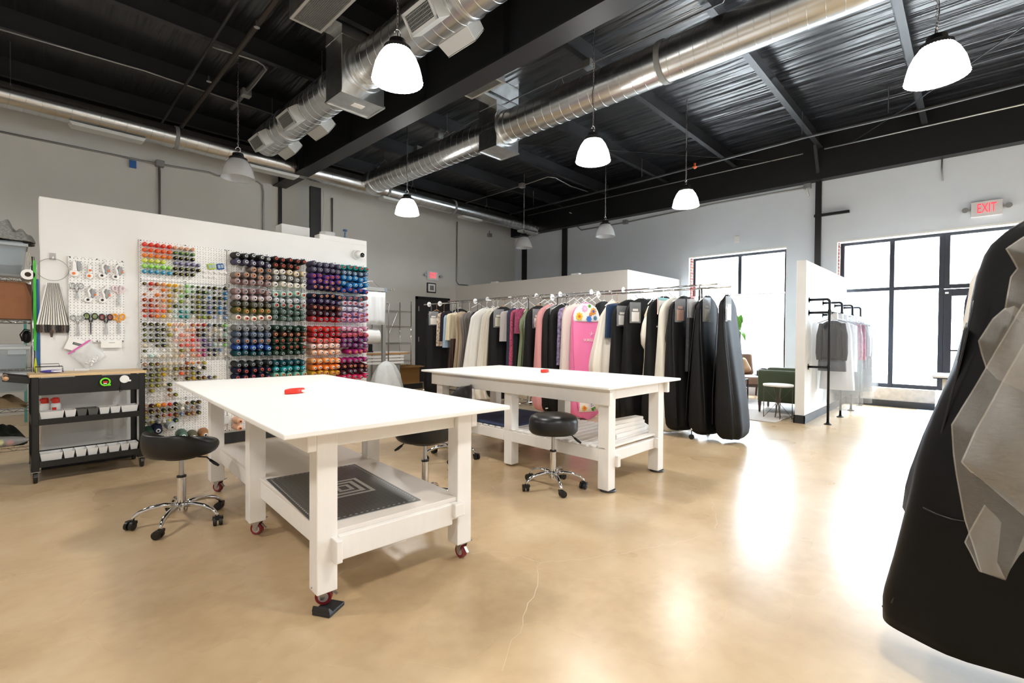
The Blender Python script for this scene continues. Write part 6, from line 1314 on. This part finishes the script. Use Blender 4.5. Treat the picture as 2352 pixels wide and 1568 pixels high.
tag(MB().loft([[(x_+.018-w_, 6.012, z), (x_+.018+w_, 6.012, z), (x_+.018+w_, 6.018, z), (x_+.018-w_, 6.018, z)] for z, w_ in ((ony(80, 640, 6).z, .008), (ony(80, 740, 6).z, .012), (ony(80, 840, 6).z, .012))]).build('measuring_tape', mat('blue_tape_measure', '2c6fb4', .5)), 'blue measuring tape hanging behind the green strap', 'tape')
tag(MB().loft([[(x_+.002-w_, 6.0, z), (x_+.002+w_, 6.0, z), (x_+.002+w_, 6.006, z), (x_+.002-w_, 6.006, z)] for z, w_ in ((ony(80, 822, 6).z, .004), (ony(80, 840, 6).z, .010), (ony(80, 868, 6).z, .006))]).build('yellow_strap', mat('yellow_green_fabric', 'c9cf2f', .6)), 'yellow green strap hanging below the green one', 'strap')
drape('dark_cloth', 'dark green crumpled fabric low on the left wire shelf', 'fabric', (-.3, 6.28, .222), .38, .2, .2, cloth_mat('22261f'), 9)
r = thing('spool_bag', 'clear bag of coloured spools on the bottom wire shelf', 'bag', (-.24, 6.02, .225)); MB().ball((0, .0, .055), .34, .1, .055).build('bag_film', M_poly, r, smooth=True)
for k in range(9):
    o = MB().lathe([(.012, 0), (.022, 0), (.02, -.045), (.012, -.045)], (-.26+.06*k, -.02+.02*(k % 3), .04+.012*(k % 2)), 'y', 12).build('spool', thread_mat('hvujc1Kyd'[k]), r, smooth=.6)
r = thing('yellow_case', 'yellow rimmed case lying on the purple latched bin', 'case', (-.3, 6.1, 1.122)); MB().box(-.3, .22, -.06, .2, 0, .014).build('case_base', PUR, r, bevel=.004); MB().box(-.3, .12, -.07, .05, .014, .03).build('case_lid', mat('yellow_plastic', 'e0c02e', .4), r, bevel=.006)
q = ony(62, 765, 6.3); r = thing('camera_bag', 'black strapped pouch on the shelf above the purple latched bin', 'pouch', (q.x, 6.35, 1.125)); MB().ball((0, 0, .06), .035, .03, .06).build('pouch_body', M_blackpl, r, smooth=True); MB().tube([(-.03, -.02, .02), (-.045, -.03, .08), (-.015, -.03, .13), (.02, -.02, .12)], .006, 6).build('pouch_strap', M_blackpl, r, smooth=True)
tf = thing('teal_rack', 'teal metal rack standing far behind the wire shelf', 'rack', (-1.6, 9.3, 0))
mb = MB(); xa = ony(58, 770, 9.3).x
for x in (xa-.8, xa): mb.box(x-.015, x+.015, 9.28, 9.31, 0, 1.45)
for z in (1.42, 1.02, .6): mb.box(xa-.8, xa, 9.28, 9.31, z-.015, z+.015)
mb.build('rack_frame', mat('teal_metal', '5a9a93', .4), tf, world=True)
# ================================================================ work corner behind the partition
gx = ony(881, 700, 8.0).x
bs = thing('bagging_stand', 'grey steel garment bagging stand behind the pegboard wall', 'stand', (gx, 8.0, 0))
M_gs = mat('grey_enamel', '8b8d8b', .4)
MB().box(gx-.032, gx+.032, 7.97, 8.03, 0, 2.06).build('post', M_gs, bs, world=True, bevel=.004)
MB().box(gx-.75, gx+.04, 7.96, 8.04, 2.02, 2.09).build('top_arm', M_gs, bs, world=True, bevel=.004); MB().box(gx-.0, gx+.05, 7.955, 8.045, 2.015, 2.095).build('end_cap', mat('blue_grey_cap', '6f7684', .4), bs, world=True)
MB().tube([(gx+.05, 8, 2.06), (gx+.17, 8, 2.065), (gx+.19, 8, 2.1), (gx+.21, 8, 2.06), (gx+.23, 8, 2.1)], .006, 6).build('hanging_hook', M_steel, bs, world=True); MB().tube([(gx-.7, 7.95, 2.14), (gx-.25, 7.95, 2.2), (gx-.12, 7.95, 2.1)], .005, 6).build('wire_guide', M_steel, bs, world=True)
MB().box(gx-.5, gx+.3, 7.8, 8.2, 0, .04).build('base_plate', M_gs, bs, world=True)
q = ony(862, 772, 8.0); r = thing('poly_roll', 'big roll of clear garment film on the bagging stand', 'roll', (q.x, 8, q.z)); L = .6
MB().lathe([(.05, .04), (.13, .04), (.13, -L), (.05, -L)], (0, 0, 0), 'x', 28).build('film_roll', mat('milky_film', 'dfe3e6', .3), r, smooth=.6); MB().lathe([(.05, .041), (.0, .041)], (0, 0, 0), 'x', 20).build('roll_core', M_blackpl, r)
hs = thing('film_sheet', 'sheet of clear film hanging from the bagging stand', 'film', (gx-.35, 7.96, 0))
P = [[(gx-.62+.58*i/14, 7.9+.025*math.sin(i*1.4+z*2), z) for i in range(15)] for z in [2.0-.1*j for j in range(7)]]
MB().grid(P).build('film', mat('hanging_film', 'e9eef2', .25, alpha=.75), hs, world=True, smooth=True, solid=.002)
r = thing('film_heap', 'white bunched film draped low on the bagging stand', 'film', (gx-.12, 7.7, .04))
R = [[(w_*math.cos(a)*(1+.12*math.sin(5*a+z*6)), .7*w_*math.sin(a)*(1+.12*math.cos(7*a+z*4)), z) for a in [2*PI*i/36 for i in range(36)]] for z, w_ in ((0, .34), (.2, .33), (.45, .25), (.62, .16), (.68, .08), (.70, .02))]
MB().loft(R).build('film', mat('heaped_film', 'dfe4e6', .3, alpha=.85, bump=.5, scale=14), r, smooth=True)
q = ony(882, 665+38, 8.3); x_ = ony(892, 760, 8.1).x
tag(MB().tube([(x_, 8.1, .5), (x_+.005, 8.1, 1.75), (x_+.02, 8.1, 1.8), (x_-.01, 8.1, 1.84), (x_-.03, 8.1, 1.8)], .012, 8).build('hook_pole', M_steel, smooth=True), 'thin steel pole with hook leaning beside the bagging stand', 'pole')
sh2 = thing('wire_shelf', 'tall chrome wire shelf unit in the corner left of the black door', 'shelving', (6.0, 9.85, 0))
xa, xb = ony(880, 800, 9.6).x, ony(944, 800, 9.6).x
for x in (xa, xb):
    for y in (9.6, 10.08): MB().tube([(x, y, 0), (x, y, 2.0)], .0125, 8).build('post', M_chrome, sh2, world=True, smooth=True)
for px, py in ((920, 714), (920, 749), (920, 787), (920, 828)): wire_deck(sh2, xa, xb, 9.6, 10.08, ony(px, py, 9.6).z, 14)
wire_deck(sh2, xa, xb, 9.6, 10.08, .3, 14)
MB().tube([(xb, 10.08, 1.9), (xa+.3, 10.08, .9)], .005, 5).build('cross_brace', M_steel, sh2, world=True)
q = ony(915, 850, 9.4); r = thing('cardboard_box', 'open brown cardboard box at the foot of the corner wire shelf', 'box', (q.x, 9.3, 0)); cb = mat('cardboard', '9a7340', .85)
mb = MB(); mb.loft([[(-.33, -.25, .12), (.33, -.25, .12), (.33, .25, .12), (-.33, .25, .12)], [(-.33, -.25, .52), (.33, -.25, .52), (.33, .25, .52), (-.33, .25, .52)]], True, False); mb.build('box_body', cb, r, solid=.006)
MB().loft([[(-.33, -.25, .52), (.33, -.25, .52), (.33, -.25, .526), (-.33, -.25, .526)], [(-.36, -.46, .5), (.42, -.46, .5), (.42, -.46, .506), (-.36, -.46, .506)]]).build('box_flap', cb, r)
MB().box(-.4, .4, -.28, .28, 0, .12).build('pallet_base', M_black, r)
q0, q1 = ony(838, 806, 8.9), ony(926, 808, 8.9); st = thing('sewing_table', 'white sewing table with wooden edge behind the bagging stand', 'table', ((q0.x+q1.x)/2, 8.9, 0))
zz = q1.z
MB().box(q0.x-.3, q1.x, 8.7, 9.3, zz-.03, zz+.01).build('tabletop', M_white, st, world=True); MB().box(q0.x-.3, q1.x+.01, 8.68, 8.7, zz-.035, zz+.0).build('wood_edge', mat('oak_edge', 'b98c5a', .5), st, world=True)
for k in range(3): MB().box(q0.x-.3, q1.x-.12, 8.69, 8.72, zz-.10-.065*k, zz-.055-.065*k).build('drawer_slat', M_white, st, world=True)
MB().box(q1.x-.32, q1.x-.2, 8.72, 8.84, 0, zz-.2).build('leg', M_gs, st, world=True); MB().box(q0.x-.25, q0.x-.15, 8.72, 8.84, 0, zz-.2).build('leg', M_gs, st, world=True); MB().box(q1.x-.3, q1.x-.2, 9.2, 9.28, 0, zz-.03).build('leg', M_gs, st, world=True)
q = ony(846, 794, 8.85); r = thing('sewing_machine', 'small black sewing machine on the sewing table', 'sewing machine', (q.x, 8.95, zz+.01)); mb = MB(); mb.box(-.14, .14, -.06, .06, 0, .03); mb.box(.07, .13, -.04, .04, .03, .16); mb.box(-.13, .13, -.035, .035, .12, .17); mb.box(-.13, -.08, -.03, .03, .07, .12); mb.build('machine_body', M_blackpl, r, bevel=.01); MB().lathe([(.03, 0), (.03, .015)], (.13, 0, .13), 'x', 16).build('hand_wheel', M_steel, r)
# ================================================================ foreground: bags and tulle at the right
fr = thing('garment_rack', 'chrome rack at the far right with the big black bag, mostly out of the picture', 'garment rack', (2.6, -.2, 0), 0, 'chrome garment racks')
MB().tube([(2.0, -.2, 1.80), (3.6, -.2, 1.80)], .0125, 10).build('hanging_rail', M_chrome, fr, world=True, smooth=True)
for x in (3.5,):
    MB().tube([(x, -.2, .1), (x, -.2, 1.80)], .013, 10).build('post', M_chrome, fr, world=True, smooth=True); MB().tube([(x, -.45, .1), (x, .05, .1)], .012, 8).build('foot_bar', M_chrome, fr, world=True, smooth=True)
    for y in (-.43, .03): MB().lathe([(.012, -.012), (.03, -.011), (.03, .011), (.012, .012)], (x, y, .031), 'x', 14).build('caster', M_blackpl, fr, world=True); MB().tube([(x, y, .04), (x, y, .1)], .008, 6).build('caster_stem', M_steel, fr, world=True)
def side_bag(name, label, x, prof, ymin, mm, depth, zb, group, back_bottom=0):
    "prof: photo points of its left silhouette at distance x; the right side falls outside the picture"
    pts = [onx(px, py, x) for px, py in prof]
    root = thing(name, label, 'garment bag', (x, -.2, 0), 0, group); R = []
    zs = [pts[0].z-(pts[0].z-pts[-1].z)*i/40 for i in range(41)]
    def ya(z):
        for a, b_ in zip(pts, pts[1:]):
            if b_.z <= z <= a.z+1e-6: k = (a.z-z)/max(1e-6, a.z-b_.z); return a.y+(b_.y-a.y)*k
        return pts[-1].y
    for i, z in enumerate(zs):
        t_ = i/40; y1 = ya(z); y0 = -.4-(y1+.4)*.9 if ymin is None else ymin(t_, y1); d_ = depth(t_); cy_ = (y0+y1)/2; w_ = (y1-y0)/2; ring = []
        for k in range(56):
            a = 2*PI*k/56; c, s_ = math.cos(a), math.sin(a)
            py = w_*math.copysign(abs(c)**.45, c); px = d_*math.copysign(abs(s_)**.6, s_)
            f = .010*(.2+t_)*math.sin(6*py/.3+3*t_+x*7)+.006*math.sin(13*py+5*z+x)
            ring.append((x+px+f*abs(s_), cy_+py, z))
        R.append(ring)
    MB().loft(R).build('bag_body', mm, root, world=True, smooth=1.0); return root, ya
M_bign = mat('black_ripstop', '050506', .55, bump=.06, scale=260, spec=.22)
prof = [(2352, 506), (2343, 512), (2311, 532), (2288, 551), (2267, 571), (2257, 593), (2250, 614), (2243, 630), (2231, 684), (2222, 741), (2206, 807), (2189, 850), (2160, 905), (2123, 998), (2104, 1060), (2092, 1120), (2078, 1175), (2056, 1262), (2030, 1350), (2030, 1400)]
fb, ya = side_bag('garment_bag', 'large black gown bag filling the right foreground under pale tulle', 2.42, prof, lambda t_, y1: -.42-.12*t_ if t_ > .12 else -.2-.22*t_/.12-.02, M_bign, lambda t_: .05+.13*min(1, t_*1.4), .15, 'black gown bags')
sm = []
for px, py in ((2236, 690), (2226, 745), (2206, 830), (2190, 890), (2165, 985), (2150, 1060), (2128, 1150), (2108, 1230), (2085, 1310), (2048, 1385)): sm.append(onx(px, py, 2.30))
MB().tube(sm, .0035, 6).build('piping', M_blackpl, fb, world=True, smooth=True)
MB().tube([onx(px, py, 2.245) for px, py in ((2120, 1165), (2150, 1180), (2185, 1192), (2215, 1197))], .003, 5).build('piping', M_blackpl, fb, world=True, smooth=True)
MB().tube([onx(2040, 1392, 2.36), onx(2026, 1392, 2.36)], .004, 5).build('zip_pull', M_blackpl, fb, world=True)
hanger(fb, 2.42, -.17, 1.80, .05, M_steel, .16)
# inner gusset of the same bag
G = []
for (a, b_) in (((2222, 741), (2216, 760)), ((2189, 850), (2200, 860)), ((2123, 998), (2165, 985)), ((2092, 1080), (2150, 1060)), ((2082, 1116), (2128, 1150)), ((2075, 1165), (2108, 1225))): G.append([onx(*a, 2.50), onx((a[0]+b_[0])/2, (a[1]+b_[1])/2, 2.40), onx(*b_, 2.33)])
MB().grid(G).build('gusset', M_bign, fb, world=True, smooth=True, solid=.008)
prof = [(2290, 590), (2262, 605), (2240, 625), (2228, 648), (2223, 684), (2214, 728), (2209, 771), (2196, 815), (2184, 850), (2170, 890), (2150, 960), (2130, 1020)]
wb, _ = side_bag('garment_bag', 'white garment bag showing a thin strip behind the black foreground bag', 2.86, prof, lambda t_, y1: -.45, M_bagwht, lambda t_: .04+.06*t_, .2, 'white gown bags'); hanger(wb, 2.86, -.2, 1.80, .15, M_white, .2)
prof = [(2245, 655), (2224, 668), (2216, 690), (2213, 720), (2211, 760), (2206, 800), (2195, 850)]
nb, _ = side_bag('navy_garment', 'dark navy garment barely visible behind the white foreground bag', 3.2, prof, lambda t_, y1: -.4, cloth_mat('2b3350'), lambda t_: .05, .5, 'clothes on the garment racks'); hanger(nb, 3.2, -.2, 1.80, .15, M_white, .2)
# tulle
m = bpy.data.materials.new('ivory_tulle'); m.use_nodes = True; t = m.node_tree; b = t.nodes['Principled BSDF']; b.inputs['Base Color'].default_value = (*lin('d2cec6'), 1); b.inputs['Roughness'].default_value = .8; b.inputs['Alpha'].default_value = .5; b.inputs['Specular IOR Level'].default_value = .2
tc = t.nodes.new('ShaderNodeTexCoord'); n = t.nodes.new('ShaderNodeTexNoise'); n.inputs['Scale'].default_value = 40; mp = t.nodes.new('ShaderNodeMapping'); mp.inputs['Scale'].default_value = (1, 1, 8); mr = t.nodes.new('ShaderNodeMapRange'); mr.inputs[3].default_value = .14; mr.inputs[4].default_value = .3
t.links.new(tc.outputs['Object'], mp.inputs[0]); t.links.new(mp.outputs[0], n.inputs['Vector']); t.links.new(n.outputs['Fac'], mr.inputs[0]); t.links.new(mr.outputs[0], b.inputs['Alpha']); M_tulle = m
M_hem = mat('tulle_hem', 'cfcbc2', .8, alpha=.22)
tv = thing('tulle_veil', 'ivory tulle veil hanging in folds over the black foreground bag', 'veil', (2.2, -.2, 0))
def sheet(rows_, nm='tulle_layer'):
    "rows of (px, py, distance x): a folded sheet of fabric"
    P = [[onx(*p) for p in r_] for r_ in rows_]
    # densify with slight ripples
    Q = []
    for r0, r1 in zip(P, P[1:]):
        for j in range(6):
            k = j/6; row = []
            for a in range(len(r0)-1):
                for i in range(6):
                    l = i/6; p = r0[a].lerp(r0[a+1], l).lerp(r1[a].lerp(r1[a+1], l), k); p.x += .016*math.sin(p.z*13+p.y*23)+.009*math.sin(p.y*61-p.z*17)+.004*math.sin(p.y*120+p.z*40); row.append(p)
            row.append(r0[-1].lerp(r1[-1], k)); Q.append(row)
    Q.append([P[-1][a].lerp(P[-1][a+1], i/6) for a in range(len(P[-1])-1) for i in range(6)]+[P[-1][-1]])
    o = MB().grid(Q).build(nm, M_tulle, tv, world=True, smooth=True)
    MB().tube([r_[0] for r_ in Q], .0022, 5).build('hem_edge', M_hem, tv, world=True, smooth=True)
    return o
sheet([[(2352, 546, 2.2), (2420, 560, 2.2), (2500, 540, 2.2)], [(2311, 571, 2.12), (2380, 600, 2.14), (2500, 600, 2.2)], [(2337, 617, 2.2), (2400, 640, 2.13), (2500, 660, 2.2)], [(2322, 636, 2.2), (2400, 670, 2.15), (2500, 700, 2.2)], [(2312, 690, 2.17), (2380, 720, 2.12), (2500, 760, 2.2)], [(2309, 710, 2.2), (2370, 760, 2.15), (2500, 800, 2.2)]])
sheet([[(2309, 708, 2.19), (2330, 702, 2.14), (2352, 715, 2.17), (2500, 740, 2.2)], [(2281, 732, 2.16), (2310, 750, 2.06), (2352, 760, 2.14), (2500, 800, 2.2)], [(2248, 783, 2.17), (2290, 790, 2.07), (2352, 830, 2.13), (2500, 880, 2.2)], [(2255, 812, 2.22), (2300, 830, 2.10), (2352, 870, 2.15), (2500, 940, 2.2)], [(2266, 846, 2.24), (2290, 870, 2.18), (2352, 900, 2.17), (2500, 980, 2.2)]])
sheet([[(2352, 697, 2.1), (2420, 640, 2.1), (2520, 600, 2.1)], [(2262, 850, 2.12), (2350, 850, 2.02), (2520, 850, 2.08)], [(2233, 900, 2.12), (2320, 920, 2.03), (2520, 930, 2.08)], [(2186, 975, 2.08), (2300, 1010, 2.0), (2520, 1020, 2.05)], [(2190, 1040, 2.1), (2300, 1080, 2.02), (2520, 1080, 2.05)], [(2198, 1094, 2.1), (2300, 1150, 2.02), (2520, 1150, 2.05)], [(2216, 1198, 2.1), (2300, 1230, 2.03), (2520, 1200, 2.05)], [(2254, 1314, 2.08), (2310, 1333, 2.04), (2352, 1228, 2.05)]])
sheet([[(2352, 790, 2.0), (2430, 760, 1.97), (2520, 760, 2.0)], [(2290, 900, 2.02), (2400, 900, 1.95), (2520, 900, 2.0)], [(2240, 990, 2.0), (2400, 1000, 1.93), (2520, 1000, 2.0)], [(2209, 1057, 1.96), (2330, 1100, 1.93), (2520, 1180, 2.0)], [(2235, 1085, 2.0), (2352, 1185, 1.96), (2520, 1320, 2.0)]])
sheet([[(2262, 1160, 2.12), (2300, 1200, 2.1)], [(2216, 1247, 2.13), (2290, 1290, 2.1)], [(2250, 1312, 2.12), (2310, 1330, 2.1)]])
hanger(tv, 2.16, -.2, 1.80, .12, M_white, .2) if False else None
MB().tube([(2.2, -.2, 1.62), (2.2, -.2, 1.76)]+arc((2.2, -.2, 1.80), .02, -.5*PI, .9*PI, 8, (0, 1, 0), (0, 0, 1)), .003, 5).build('hanger_hook', M_steel, tv, world=True)
